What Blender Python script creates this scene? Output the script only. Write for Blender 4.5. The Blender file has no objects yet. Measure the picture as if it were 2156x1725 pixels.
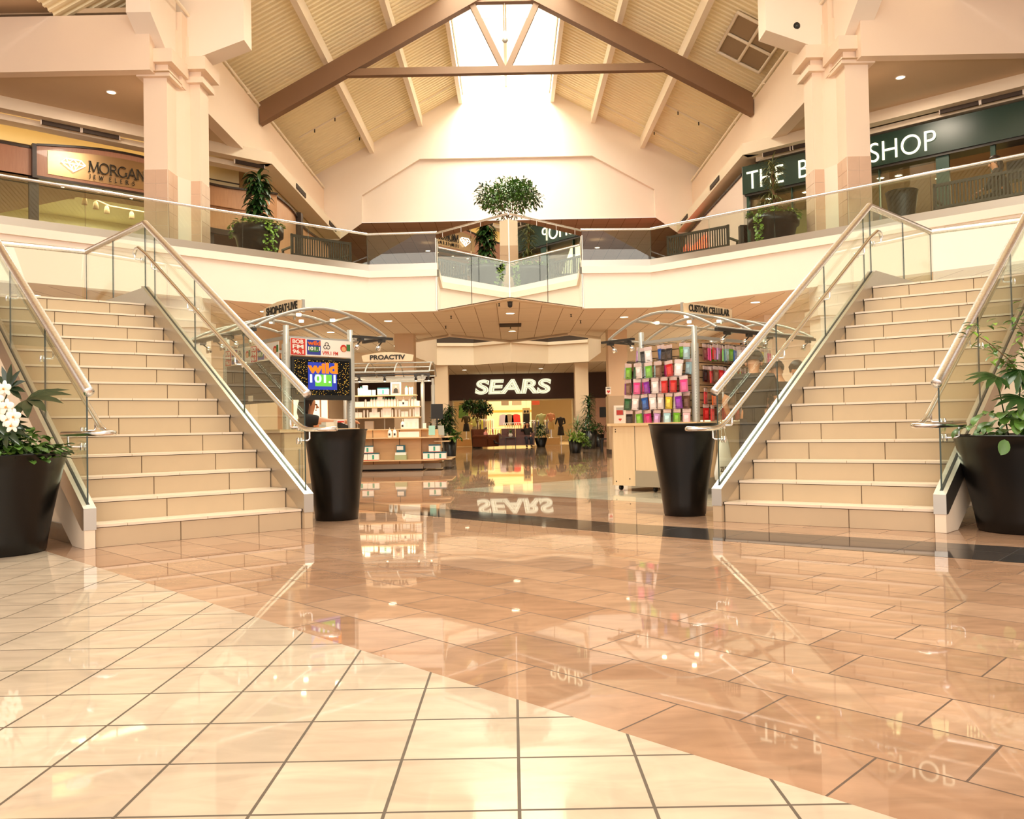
import bpy, bmesh, math, random
from mathutils import Vector, Matrix, Euler
random.seed(7)
PI = math.pi
scn = bpy.context.scene
COL = scn.collection

# ---------------------------------------------------------------- camera
EYE = 0.865
cam_d = bpy.data.cameras.new('camera')
cam_d.sensor_fit = 'HORIZONTAL'
cam_d.sensor_width = 36.0
cam_d.lens = 1715.0 / 2156.0 * 36.0
cam_d.clip_start = 0.05
cam_d.clip_end = 200
cam = bpy.data.objects.new('camera', cam_d)
COL.objects.link(cam)
PITCH, ROLL = 0.02089, -0.01879
# right, up, forward axes of the level camera looking along +Y, pitched up and rolled a little
_f = Vector((0, math.cos(PITCH), math.sin(PITCH)))
_r = Vector((1, 0, 0))
_u = _r.cross(_f)
_r2 = _r * math.cos(ROLL) + _u * math.sin(ROLL)
_u2 = _u * math.cos(ROLL) - _r * math.sin(ROLL)
cam.matrix_world = Matrix(((_r2.x, _u2.x, -_f.x, 0), (_r2.y, _u2.y, -_f.y, 0), (_r2.z, _u2.z, -_f.z, EYE), (0, 0, 0, 1)))
scn.camera = cam

# ---------------------------------------------------------------- colour management, world, lights
scn.view_settings.view_transform = 'Standard'
scn.view_settings.look = 'None'
scn.view_settings.gamma = 1.0
scn.view_settings.exposure = 0.52
scn.cycles.max_bounces = 10
scn.cycles.diffuse_bounces = 5
scn.cycles.glossy_bounces = 5
scn.cycles.transmission_bounces = 6
scn.cycles.transparent_max_bounces = 24
scn.cycles.sample_clamp_indirect = 6.0
scn.cycles.caustics_reflective = False
scn.cycles.caustics_refractive = False
scn.cycles.use_denoising = True

world = bpy.data.worlds.new('sky')
scn.world = world
world.use_nodes = True
_bg = world.node_tree.nodes['Background']
_bg.inputs[0].default_value = (1.0, 0.915, 0.82, 1)
_bg.inputs[1].default_value = 0.8

def area(name, loc, sx, sy, power, color=(1, 0.86, 0.66), rot=(0, 0, 0), spread=None):
    l = bpy.data.lights.new(name, 'AREA')
    l.shape = 'RECTANGLE'; l.size = sx; l.size_y = sy; l.energy = power; l.color = color
    if spread: l.spread = spread
    o = bpy.data.objects.new(name, l); COL.objects.link(o)
    o.location = loc; o.rotation_euler = rot
    return o
# daylight above the ridge skylight, an added front fill, and the mall's own downlight banks
area('skylight_daylight', (0, 16, 15.2), 3.4, 30, 5000, (1, 0.94, 0.88))
area('front_fill', (0, -8, 7.0), 22, 10, 1500, (1, 0.91, 0.82), rot=(PI / 2 + 0.4, 0, 0))  # added fill behind the camera, tilted up to brighten walls and roof
area('store_downlights', (0, 39.5, 3.1), 7, 5, 330, (1, 0.8, 0.5))
area('upper_far_downlights', (0, 35, 8.2), 8, 6, 120, (1, 0.72, 0.5))

def spot(name, loc, power, color=(1, 0.8, 0.54), ang=2.7):
    l = bpy.data.lights.new(name, 'SPOT')
    l.energy = power; l.color = color; l.spot_size = ang; l.spot_blend = 0.6; l.shadow_soft_size = 0.1
    o = bpy.data.objects.new(name, l); COL.objects.link(o); o.location = loc
    return o
# ---------------------------------------------------------------- object helpers
def lin(c):
    return tuple(((x / 12.92) if x <= 0.04045 else ((x + 0.055) / 1.055) ** 2.4) for x in c)
def rgb(r, g, b, k=0.72):
    c = lin((r / 255, g / 255, b / 255)); m = 0.3 * c[0] + 0.55 * c[1] + 0.15 * c[2]
    return tuple(m + (x - m) * k for x in c)

def setp(o, label=None, cat=None, group=None, kind=None):
    if label: o['label'] = label
    if cat: o['category'] = cat
    if group: o['group'] = group
    if kind: o['kind'] = kind
    return o

class MB:
    """collects faces of one mesh; smooth flag per face, material slot per face"""
    def __init__(s):
        s.v = []; s.f = []; s.m = []; s.s = []
    def add(s, vs, fs, mi=0, sm=False):
        n = len(s.v)
        s.v.extend([tuple(p) for p in vs])
        for f in fs:
            s.f.append(tuple(i + n for i in f)); s.m.append(mi); s.s.append(sm)
        return s
    def quad(s, a, b, c, d, mi=0):
        return s.add([a, b, c, d], [(0, 1, 2, 3)], mi)
    def poly(s, pts, mi=0):
        return s.add(pts, [tuple(range(len(pts)))], mi)
    def box(s, x0, y0, z0, x1, y1, z1, mi=0):
        return s.add([(x0, y0, z0), (x1, y0, z0), (x1, y1, z0), (x0, y1, z0), (x0, y0, z1), (x1, y0, z1), (x1, y1, z1), (x0, y1, z1)],
                     [(0, 3, 2, 1), (4, 5, 6, 7), (0, 1, 5, 4), (1, 2, 6, 5), (2, 3, 7, 6), (3, 0, 4, 7)], mi)
    def hexa(s, b, t, mi=0):
        """b, t: four bottom and four top corners in the same order"""
        return s.add(list(b) + list(t), [(3, 2, 1, 0), (4, 5, 6, 7), (0, 1, 5, 4), (1, 2, 6, 5), (2, 3, 7, 6), (3, 0, 4, 7)], mi)
    def obox(s, o, a, b, c, mi=0):
        """box with corner o and edge vectors a, b, c"""
        o, a, b, c = Vector(o), Vector(a), Vector(b), Vector(c)
        if a.cross(b).dot(c) < 0: a, b = b, a
        B = [o, o + a, o + a + b, o + b]
        return s.hexa(B, [p + c for p in B], mi)
    def prism(s, pts, z0, z1, mi=0):
        n = len(pts)
        vs = [(p[0], p[1], z0) for p in pts] + [(p[0], p[1], z1) for p in pts]
        fs = [tuple(range(n - 1, -1, -1)), tuple(range(n, 2 * n))] + [(i, (i + 1) % n, n + (i + 1) % n, n + i) for i in range(n)]
        return s.add(vs, fs, mi)
    def extrude(s, pts, d, mi=0):
        """closed 3D polygon pushed along the vector d"""
        n = len(pts); d = Vector(d)
        vs = [Vector(p) for p in pts]; vs = vs + [p + d for p in vs]
        fs = [tuple(range(n - 1, -1, -1)), tuple(range(n, 2 * n))] + [(i, (i + 1) % n, n + (i + 1) % n, n + i) for i in range(n)]
        return s.add(vs, fs, mi)
    def tube(s, pts, r, n=10, mi=0, caps=True, closed=False):
        pts = [Vector(p) for p in pts]
        rr = r if isinstance(r, (list, tuple)) else [r] * len(pts)
        m = len(pts); vs = []; prev = None
        for i, p in enumerate(pts):
            t = (pts[min(i + 1, m - 1)] - pts[max(i - 1, 0)])
            if t.length < 1e-9: t = Vector((0, 0, 1))
            t.normalize()
            if prev is None:
                a = t.cross(Vector((0, 0, 1)))
                if a.length < 1e-3: a = t.cross(Vector((1, 0, 0)))
            else:
                a = prev - t * prev.dot(t)
                if a.length < 1e-6: a = t.cross(Vector((0, 1, 0)))
            a.normalize(); b = t.cross(a); prev = a
            k = 1.0
            if 0 < i < m - 1:
                t1 = (p - pts[i - 1]).normalized(); t2 = (pts[i + 1] - p).normalized()
                k = 1.0 / max(0.5, math.sqrt(max(0.01, (1 + t1.dot(t2)) / 2)))
            for j in range(n):
                an = 2 * PI * j / n
                vs.append(p + (a * math.cos(an) + b * math.sin(an)) * rr[i] * (k if k < 1.3 else 1.3))
        fs = []
        for i in range(m - 1):
            for j in range(n):
                fs.append((i * n + j, i * n + (j + 1) % n, (i + 1) * n + (j + 1) % n, (i + 1) * n + j))
        s.add(vs, fs, mi, True)
        if caps:
            s.add(vs[:n], [tuple(range(n - 1, -1, -1))], mi)
            s.add(vs[-n:], [tuple(range(n))], mi)
        return s
    def lathe(s, prof, c=(0, 0, 0), n=24, mi=0, axis=None, smooth=True, caps=True):
        c = Vector(c)
        vs = []
        ax = Vector(axis).normalized() if axis else Vector((0, 0, 1))
        a = ax.orthogonal().normalized() if axis else Vector((1, 0, 0)); b = ax.cross(a)
        for r, z in prof:
            for j in range(n):
                an = 2 * PI * j / n
                vs.append(c + ax * z + (a * math.cos(an) + b * math.sin(an)) * r)
        fs = [(i * n + j, i * n + (j + 1) % n, (i + 1) * n + (j + 1) % n, (i + 1) * n + j) for i in range(len(prof) - 1) for j in range(n)]
        s.add(vs, fs, mi, smooth)
        if caps and prof[0][0] > 1e-4: s.add(vs[:n], [tuple(range(n - 1, -1, -1))], mi)
        if caps and prof[-1][0] > 1e-4: s.add(vs[-n:], [tuple(range(n))], mi)
        return s
    def ball(s, c, r, mi=0, n=10, m=6):
        rx, ry, rz = r if isinstance(r, (tuple, list)) else (r, r, r)
        c = Vector(c); vs = []
        for i in range(m + 1):
            th = PI * i / m
            for j in range(n):
                an = 2 * PI * j / n
                vs.append(c + Vector((rx * math.sin(th) * math.cos(an), ry * math.sin(th) * math.sin(an), rz * math.cos(th))))
        fs = [(i * n + j, (i + 1) * n + j, (i + 1) * n + (j + 1) % n, i * n + (j + 1) % n) for i in range(m) for j in range(n)]
        return s.add(vs, fs, mi, True)
    def xf(s, M):
        s.v = [tuple(M @ Vector(p)) for p in s.v]
        return s
    def mesh(s, name, mats):
        me = bpy.data.meshes.new(name)
        me.from_pydata(s.v, [], s.f)
        for m in (mats if isinstance(mats, (list, tuple)) else [mats]): me.materials.append(m)
        me.polygons.foreach_set('material_index', s.m)
        me.polygons.foreach_set('use_smooth', s.s)
        me.update()
        return me
    def build(s, name, mats, parent=None, loc=None):
        o = bpy.data.objects.new(name, s.mesh(name, mats)); COL.objects.link(o)
        if parent is not None: o.parent = parent
        if loc is not None: o.location = loc
        return o

def empty(name, loc=(0, 0, 0), rz=0.0, label=None, cat=None, group=None):
    o = bpy.data.objects.new(name, None); COL.objects.link(o)
    o.location = loc; o.rotation_euler = (0, 0, rz); o.empty_display_size = 0.1
    return setp(o, label, cat, group)

def struct(name, mb, mats):
    return setp(mb.build(name, mats), kind='structure')

def dup(root, loc=None, rz=None, label=None, group=None, swap=None, name=None, scale=None):
    """copy of a thing with its parts and sub-parts; mesh data is shared unless a material is swapped"""
    def cp(o, par):
        c = o.copy(); COL.objects.link(c); c.parent = par
        if swap and o.type == 'MESH' and any(m in swap for m in o.data.materials):
            c.data = o.data.copy()
            for i, m in enumerate(c.data.materials):
                if m in swap: c.data.materials[i] = swap[m]
        for ch in o.children: cp(ch, c)
        return c
    r = cp(root, None)
    if loc is not None: r.location = loc
    if rz is not None: r.rotation_euler = (0, 0, rz)
    if scale is not None: r.scale = (scale,) * 3 if isinstance(scale, (int, float)) else scale
    if label: r['label'] = label
    if group: r['group'] = group
    return r

# ---------------------------------------------------------------- lettering (built-in face turned into meshes)
_txt = {}
def text_raw(body, bold=0.0, shear=0.0, depth=0.01, space=1.0):
    key = (body, bold, shear, depth, space)
    if key not in _txt:
        cu = bpy.data.curves.new('txt', 'FONT'); cu.body = body; cu.offset = bold; cu.shear = shear
        cu.extrude = depth / 2; cu.space_character = space; cu.resolution_u = 6
        ob = bpy.data.objects.new('txt', cu); COL.objects.link(ob)
        dg = bpy.context.evaluated_depsgraph_get()
        me = bpy.data.meshes.new_from_object(ob.evaluated_get(dg))
        vs = [tuple(v.co) for v in me.vertices]; fs = [tuple(p.vertices) for p in me.polygons]
        bpy.data.objects.remove(ob); bpy.data.curves.remove(cu); bpy.data.meshes.remove(me)
        _txt[key] = (vs, fs)
    return _txt[key]
def put_text(mb, body, origin, right, up, w=None, h=None, depth=0.02, bold=0.0, shear=0.0, mi=0, anchor='l', space=1.0):
    """letters of width w and height h starting at origin (lower left), running along right, rising along up"""
    vs, fs = text_raw(body, bold, shear, 1.0, space)
    x0 = min(v[0] for v in vs); x1 = max(v[0] for v in vs); y0 = min(v[1] for v in vs); y1 = max(v[1] for v in vs)
    kx = (w / (x1 - x0)) if w else None; ky = (h / (y1 - y0)) if h else None
    if kx is None: kx = ky
    if ky is None: ky = kx
    R_ = Vector(right).normalized(); U_ = Vector(up).normalized(); N_ = R_.cross(U_)
    O = Vector(origin)
    if anchor == 'c': O = O - R_ * (x1 - x0) * kx / 2
    out = [O + R_ * (v[0] - x0) * kx + U_ * (v[1] - y0) * ky + N_ * (v[2] + 0.5) * depth for v in vs]
    mb.add(out, fs, mi)
    return mb

# ---------------------------------------------------------------- materials
def newmat(name):
    m = bpy.data.materials.new(name); m.use_nodes = True
    nt = m.node_tree; nt.nodes.clear()
    out = nt.nodes.new('ShaderNodeOutputMaterial')
    return m, nt, out
def N(nt, t, **kw):
    n = nt.nodes.new(t)
    for k, v in kw.items():
        if k in n.inputs.keys(): n.inputs[k].default_value = v
        else: setattr(n, k, v)
    return n
def flat(name, col, rough=0.5, metal=0.0, spec=0.5, noise=0.0, nscale=8.0, bump=0.0, bscale=60.0, coat=0.0, emit=None, estr=0.0):
    m, nt, out = newmat(name)
    b = N(nt, 'ShaderNodeBsdfPrincipled')
    b.inputs['Base Color'].default_value = (*col, 1); b.inputs['Roughness'].default_value = rough
    b.inputs['Metallic'].default_value = metal; b.inputs['Specular IOR Level'].default_value = spec
    b.inputs['Coat Weight'].default_value = coat; b.inputs['Coat Roughness'].default_value = 0.08
    if emit: b.inputs['Emission Color'].default_value = (*emit, 1); b.inputs['Emission Strength'].default_value = estr
    tc = None
    if noise or bump:
        tc = N(nt, 'ShaderNodeTexCoord')
    if noise:
        no = N(nt, 'ShaderNodeTexNoise'); no.inputs['Scale'].default_value = nscale; no.inputs['Detail'].default_value = 4
        nt.links.new(tc.outputs['Object'], no.inputs['Vector'])
        mx = N(nt, 'ShaderNodeMix', data_type='RGBA')
        mx.inputs['A'].default_value = (*[c * (1 - noise) for c in col], 1); mx.inputs['B'].default_value = (*[min(1, c * (1 + noise)) for c in col], 1)
        nt.links.new(no.outputs['Fac'], mx.inputs['Factor']); nt.links.new(mx.outputs['Result'], b.inputs['Base Color'])
    if bump:
        n2 = N(nt, 'ShaderNodeTexNoise'); n2.inputs['Scale'].default_value = bscale
        nt.links.new(tc.outputs['Object'], n2.inputs['Vector'])
        bp = N(nt, 'ShaderNodeBump'); bp.inputs['Strength'].default_value = bump; bp.inputs['Distance'].default_value = 0.01
        nt.links.new(n2.outputs['Fac'], bp.inputs['Height']); nt.links.new(bp.outputs['Normal'], b.inputs['Normal'])
    nt.links.new(b.outputs[0], out.inputs[0])
    return m
def emis(name, col, s):
    m, nt, out = newmat(name)
    e = N(nt, 'ShaderNodeEmission'); e.inputs[0].default_value = (*col, 1); e.inputs[1].default_value = s
    nt.links.new(e.outputs[0], out.inputs[0]); return m
def glass(name, tint=(0.93, 0.97, 0.92), ior=1.52, rough=0.0):
    m, nt, out = newmat(name)
    t = N(nt, 'ShaderNodeBsdfTransparent'); t.inputs[0].default_value = (*tint, 1)
    g = N(nt, 'ShaderNodeBsdfGlossy'); g.inputs['Roughness'].default_value = rough; g.inputs[0].default_value = (1, 1, 1, 1)
    fr = N(nt, 'ShaderNodeFresnel')
    ge = N(nt, 'ShaderNodeNewGeometry'); io = N(nt, 'ShaderNodeMix', data_type='FLOAT')   # a thin pane reflects the same from both sides
    io.inputs['A'].default_value = ior; io.inputs['B'].default_value = 1 / ior
    nt.links.new(ge.outputs['Backfacing'], io.inputs['Factor']); nt.links.new(io.outputs['Result'], fr.inputs[0])
    mx = N(nt, 'ShaderNodeMixShader')
    nt.links.new(fr.outputs[0], mx.inputs[0]); nt.links.new(t.outputs[0], mx.inputs[1]); nt.links.new(g.outputs[0], mx.inputs[2])
    nt.links.new(mx.outputs[0], out.inputs[0]); return m

def tiled(name, e, n, w, h, u0, v0, c1, c2, mortar, ms=0.004, off=0.0, rough=0.08, vein=0.25, vscale=1.6, spec=0.5, planes=False, bump=0.012, bias=0.0, wavy=0.02):
    """tiles whose rows run along e and stack along n (world vectors)"""
    m, nt, out = newmat(name)
    L = nt.links.new
    geo = N(nt, 'ShaderNodeNewGeometry')
    def dot(vec, sub, div):
        d = N(nt, 'ShaderNodeVectorMath', operation='DOT_PRODUCT'); d.inputs[1].default_value = vec
        L(geo.outputs['Position'], d.inputs[0])
        s_ = N(nt, 'ShaderNodeMath', operation='SUBTRACT'); L(d.outputs['Value'], s_.inputs[0]); s_.inputs[1].default_value = sub
        return s_
    u = dot(e, u0, 1); v = dot(n, v0, 1)
    cb = N(nt, 'ShaderNodeCombineXYZ'); L(u.outputs[0], cb.inputs[0]); L(v.outputs[0], cb.inputs[1])
    br = N(nt, 'ShaderNodeTexBrick'); br.offset = off; br.offset_frequency = 2; br.squash = 1.0
    L(cb.outputs[0], br.inputs['Vector'])
    br.inputs['Scale'].default_value = 1.0; br.inputs['Brick Width'].default_value = w; br.inputs['Row Height'].default_value = h
    br.inputs['Mortar Size'].default_value = ms; br.inputs['Mortar Smooth'].default_value = 0.1; br.inputs['Bias'].default_value = bias
    br.inputs['Color1'].default_value = (*c1, 1); br.inputs['Color2'].default_value = (*c2, 1); br.inputs['Mortar'].default_value = (*mortar, 1)
    no = N(nt, 'ShaderNodeTexNoise'); no.inputs['Scale'].default_value = vscale; no.inputs['Detail'].default_value = 8; no.inputs['Distortion'].default_value = 1.2
    mp = N(nt, 'ShaderNodeMapping'); mp.inputs['Rotation'].default_value = (0, 0, 0.5); mp.inputs['Scale'].default_value = (1, 3.0, 1)
    L(geo.outputs['Position'], mp.inputs['Vector']); L(mp.outputs[0], no.inputs['Vector'])
    rp = N(nt, 'ShaderNodeMapRange'); rp.inputs['From Min'].default_value = 0.3; rp.inputs['From Max'].default_value = 0.75
    rp.inputs['To Min'].default_value = 1 - vein; rp.inputs['To Max'].default_value = 1 + vein * 0.6
    L(no.outputs['Fac'], rp.inputs['Value'])
    mul = N(nt, 'ShaderNodeVectorMath', operation='SCALE'); L(br.outputs['Color'], mul.inputs[0]); L(rp.outputs[0], mul.inputs['Scale'])
    b = N(nt, 'ShaderNodeBsdfPrincipled'); L(mul.outputs[0], b.inputs['Base Color'])
    b.inputs['Specular IOR Level'].default_value = spec
    rr = N(nt, 'ShaderNodeMapRange'); rr.inputs['To Min'].default_value = rough; rr.inputs['To Max'].default_value = 0.7
    L(br.outputs['Fac'], rr.inputs['Value']); L(rr.outputs[0], b.inputs['Roughness'])
    # joints sit a hair lower, and each tile waves a little
    n3 = N(nt, 'ShaderNodeTexNoise'); n3.inputs['Scale'].default_value = 2.3; n3.inputs['Detail'].default_value = 1
    L(geo.outputs['Position'], n3.inputs['Vector'])
    mm = N(nt, 'ShaderNodeMath', operation='MULTIPLY_ADD'); L(br.outputs['Fac'], mm.inputs[0]); mm.inputs[1].default_value = -0.3
    m3 = N(nt, 'ShaderNodeMath', operation='MULTIPLY'); L(n3.outputs['Fac'], m3.inputs[0]); m3.inputs[1].default_value = wavy / max(bump, 1e-6)
    L(m3.outputs[0], mm.inputs[2])
    bp = N(nt, 'ShaderNodeBump'); bp.inputs['Strength'].default_value = 1.0; bp.inputs['Distance'].default_value = bump
    L(mm.outputs[0], bp.inputs['Height']); L(bp.outputs['Normal'], b.inputs['Normal'])
    L(b.outputs[0], out.inputs[0])
    return m
def wood(name, c1, c2, axis='Z', scale=6.0, rough=0.35, coat=0.2):
    m, nt, out = newmat(name); L = nt.links.new
    tc = N(nt, 'ShaderNodeTexCoord'); mp = N(nt, 'ShaderNodeMapping')
    mp.inputs['Scale'].default_value = {'Z': (6, 6, 0.5), 'X': (0.5, 6, 6), 'Y': (6, 0.5, 6)}[axis]
    L(tc.outputs['Object'], mp.inputs['Vector'])
    no = N(nt, 'ShaderNodeTexNoise'); no.inputs['Scale'].default_value = scale; no.inputs['Detail'].default_value = 6; no.inputs['Distortion'].default_value = 0.6
    L(mp.outputs[0], no.inputs['Vector'])
    mx = N(nt, 'ShaderNodeMix', data_type='RGBA'); mx.inputs['A'].default_value = (*c1, 1); mx.inputs['B'].default_value = (*c2, 1)
    L(no.outputs['Fac'], mx.inputs['Factor'])
    b = N(nt, 'ShaderNodeBsdfPrincipled'); L(mx.outputs['Result'], b.inputs['Base Color'])
    b.inputs['Roughness'].default_value = rough; b.inputs['Coat Weight'].default_value = coat
    L(b.outputs[0], out.inputs[0]); return m
def metal(name, col=(0.62, 0.58, 0.52), rough=0.3, brushed=True, axis=(1, 1, 30)):
    m, nt, out = newmat(name); L = nt.links.new
    b = N(nt, 'ShaderNodeBsdfPrincipled'); b.inputs['Base Color'].default_value = (*col, 1); b.inputs['Metallic'].default_value = 1.0
    b.inputs['Roughness'].default_value = rough
    if brushed:
        tc = N(nt, 'ShaderNodeTexCoord'); no = N(nt, 'ShaderNodeTexNoise'); no.inputs['Scale'].default_value = 40
        mp = N(nt, 'ShaderNodeMapping'); mp.inputs['Scale'].default_value = axis
        L(tc.outputs['Object'], mp.inputs['Vector']); L(mp.outputs[0], no.inputs['Vector'])
        r = N(nt, 'ShaderNodeMapRange'); r.inputs['To Min'].default_value = rough * 0.75; r.inputs['To Max'].default_value = rough * 1.3
        L(no.outputs['Fac'], r.inputs['Value']); L(r.outputs[0], b.inputs['Roughness'])
    L(b.outputs[0], out.inputs[0]); return m

M = {}
r2 = 1 / math.sqrt(2)
M['cream_tile_floor'] = tiled('cream_tile_floor', (1, 0, 0), (0, 1, 0), 0.3048, 0.2905, 0.0, 1.855, rgb(204, 176, 146), rgb(196, 166, 136), rgb(96, 74, 52), ms=0.0042, rough=0.03, vein=0.15, vscale=3.0, wavy=0.00012, spec=0.42, bump=0.002)
M['tan_tile_floor'] = tiled('tan_tile_floor', (r2, -r2, 0), (r2, r2, 0), 0.6, 0.30, -1.831, 1.838, rgb(172, 120, 80), rgb(192, 142, 102), rgb(96, 64, 40), ms=0.0032, off=0.35, rough=0.025, vein=0.2, vscale=3.2, wavy=0.00012, spec=0.42, bump=0.002)
M['dark_tile_floor'] = tiled('dark_tile_floor', (0.735, -0.678, 0), (0.678, 0.735, 0), 0.6, 0.62, 0.0, 5.33, rgb(58, 52, 50), rgb(70, 60, 56), rgb(44, 38, 34), ms=0.002, rough=0.05, vein=0.2, wavy=0.00012, bump=0.002)
M['pale_tile_floor'] = tiled('pale_tile_floor', (r2, -r2, 0), (r2, r2, 0), 0.45, 0.45, 0.0, 0.1, rgb(206, 190, 160), rgb(196, 178, 146), rgb(150, 130, 100), ms=0.003, rough=0.05, vein=0.15, wavy=0.0002, bump=0.002)
M['brown_tile_floor'] = tiled('brown_tile_floor', (1, 0, 0), (0, 1, 0), 0.45, 0.3, 0.0, 0.1, rgb(128, 98, 66), rgb(158, 124, 86), rgb(92, 66, 44), ms=0.003, rough=0.05, vein=0.4, vscale=3, wavy=0.0002, bump=0.002, off=0.4)
M['plaster'] = flat('cream_plaster', rgb(250, 230, 210), 0.6, noise=0.02, nscale=2, bump=0.05, bscale=80)
M['plaster_warm'] = flat('warm_plaster', rgb(240, 214, 178), 0.65, noise=0.03, nscale=2, bump=0.05, bscale=80)
M['plaster_tan'] = flat('tan_plaster', rgb(222, 186, 140), 0.7, noise=0.03, nscale=2)
M['plaster_pink'] = flat('peach_plaster', rgb(248, 216, 186), 0.6, noise=0.02, nscale=2)
M['cove'] = flat('yellow_cove_paint', rgb(240, 214, 140), 0.6, noise=0.03, nscale=3)
M['ceil_tile'] = tiled('ceiling_tile', (1, 0, 0), (0, 1, 0), 0.53, 2.4, 0.22, 0.3, rgb(252, 236, 210), rgb(248, 230, 204), rgb(168, 130, 88), ms=0.008, rough=0.8, vein=0.03, spec=0.1, wavy=0, bump=0.004)
M['ceil_tile_up'] = tiled('upper_ceiling_tile', (1, 0, 0), (0, 1, 0), 0.6, 1.2, 0.22, 0.3, rgb(222, 176, 138), rgb(218, 170, 130), rgb(160, 112, 74), ms=0.01, rough=0.8, vein=0.03, spec=0.1, wavy=0, bump=0.004)
M['deck'] = flat('cream_roof_deck', rgb(255, 238, 196, .9), 0.5, noise=0.03, nscale=1.5)
M['beam'] = flat('brown_painted_steel', rgb(136, 90, 44), 0.55, noise=0.05, nscale=3)
M['purlin'] = flat('peach_painted_steel', rgb(254, 236, 208), 0.5)
M['pier_tile'] = None
M['steel'] = metal('brushed_steel', (0.9, 0.9, 0.92), 0.27)
M['steel_bright'] = metal('polished_steel', (0.84, 0.83, 0.82), 0.18, brushed=False)
M['steel_clad'] = metal('brushed_cladding', (0.56, 0.51, 0.45), 0.34, axis=(1, 1, 1))
M['alu'] = flat('grey_powder_coat', rgb(176, 170, 158), 0.35, metal=0.3, spec=0.6)
M['dark_metal'] = flat('dark_grey_metal', rgb(60, 54, 48), 0.4, metal=0.3)
M['glass'] = glass('clear_glass')
M['glass_edge'] = flat('green_glass_edge', rgb(44, 66, 56), 0.15, spec=0.8)
M['mirror'] = metal('mirror_silver', (0.92, 0.93, 0.86), 0.005, brushed=False)
M['black_pot'] = flat('black_glazed_pot', rgb(14, 11, 9), 0.3, spec=0.35, noise=0.1, nscale=20)
M['black_plastic'] = flat('black_plastic', rgb(26, 24, 22), 0.4)
M['black_paint'] = flat('black_lettering', rgb(40, 34, 24), 0.6)
M['stair_tile'] = None
M['soil'] = flat('dark_soil', rgb(44, 30, 20), 0.9, noise=0.3, nscale=40)
M['lamp_glow'] = emis('warm_lamp_glow', (1, 0.8, 0.5), 9)
M['vent_dark'] = flat('dark_vent_grille', rgb(66, 44, 26), 0.7)
# ================================================================ the setting
Z2 = 4.57        # upper floor
ZC = 3.70        # lower ceiling
ZU = 8.28        # underside of the upper side walls
YE = 30.5        # gable end wall
def mx_(p): return (-p[0],) + tuple(p[1:])

# ---- floor: five kinds of stone tile laid edge to edge
fl = MB()
def zone(pts, mi, z): fl.poly([(x, y, z) for x, y in pts], mi)
zone([(-16, -10), (16, -10), (16, 37.0), (-16, 37.0)], 1, -0.0012)
zone([(-13, 15.6), (-13, -10), (12.6, -10), (12.6, -10.0)], 0, 0.0)
zone([(-9.5, 16.03), (0.839, 6.50), (3.012, 4.84), (14, -3.57), (14, -2.98), (3.375, 5.417), (0.926, 7.157), (-9.2, 16.5)], 2, 0.0)
zone([(-0.862, 11.343), (14, -3.5), (14, 24.0), (12.1, 22.5)], 3, -0.0006)
zone([(-15, 21), (-4, 18.2), (-0.77, 16.48), (2.6, 20.4), (5, 23), (15, 27), (15, 36.2), (-15, 36.2)], 4, 0.0)
struct('floor', fl, [M['cream_tile_floor'], M['tan_tile_floor'], M['dark_tile_floor'], M['pale_tile_floor'], M['brown_tile_floor']])
struct('floor_store', MB().box(-9, 36.2, -0.1, 9, 48, 0.004), flat('store_floor', rgb(214, 180, 118), 0.25))

# ---- lower ceiling and the upper floor slab above it
PLL = [(-14, 10.44), (-3.42, 19.65), (-1.74, 19.58)]
PROW = (0, 17.87)
FRONT = PLL + [PROW] + [mx_(p) for p in reversed(PLL)]
VN = [(2.9, 26.2), (1.8, 24.8), (0, 26.7), (-1.85, 24.6), (-3.2, 26.2)]    # near edge of the next opening
VF = [(-2.75, 30.2), (-1.4, 30.5), (0, 29.5), (1.4, 30.6), (2.85, 29.9)]   # far edge
ce = MB()
ce.poly([(x, y, ZC) for x, y in FRONT + [(14, 26.2)] + VN + [(-14, 26.2)]][::-1], 0)
ce.poly([(-14, 26.2, ZC), (-3.2, 26.2, ZC), (-2.75, 30.2, ZC), (-14, 30.2, ZC)], 0)
ce.poly([(2.9, 26.2, ZC), (14, 26.2, ZC), (14, 29.9, ZC), (2.85, 29.9, ZC)], 0)
ce.poly([(x, y, 3.2) for x, y in [(-14, 30.2)] + VF + [(14, 29.9), (14, 36.3), (-14, 36.3)]], 0)
struct('ceiling_lower', ce, M['ceil_tile'])
fa = MB()
def band(mb, pts, z0, z1, mi=0):
    for a, b in zip(pts, pts[1:]): mb.quad((a[0], a[1], z0), (b[0], b[1], z0), (b[0], b[1], z1), (a[0], a[1], z1), mi)
band(fa, VN, ZC - 0.06, Z2 + 0.2); band(fa, [(-14, 30.2)] + VF + [(14, 29.9)], 3.2, 4.02, 0); band(fa, [(-14, 30.2)] + VF + [(14, 29.9)], 4.02, Z2 + 0.5, 1)
band(fa, [(-3.2, 26.2), (-2.75, 30.2)], 3.2, Z2 + 0.3); band(fa, [(2.9, 26.2), (2.85, 29.9)], 3.2, Z2 + 0.3)
struct('wall_opening', fa, [M['plaster_warm'], M['vent_dark']])
tm = MB()
for pts in (VN, VF):
    for a, b in zip(pts, pts[1:]):
        d = Vector((b[0] - a[0], b[1] - a[1], 0)); n_ = Vector((d.y, -d.x, 0)).normalized() * 0.06
        tm.obox((a[0], a[1], 3.9 if pts is VF else ZC - 0.08), d, n_, (0, 0, 0.1))
struct('trim_1', tm, M['plaster_warm'])
up = MB()
up.poly([(x, y, Z2) for x, y in FRONT + [(14, 26.2)] + VN + [(-14, 26.2)]], 0)
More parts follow.
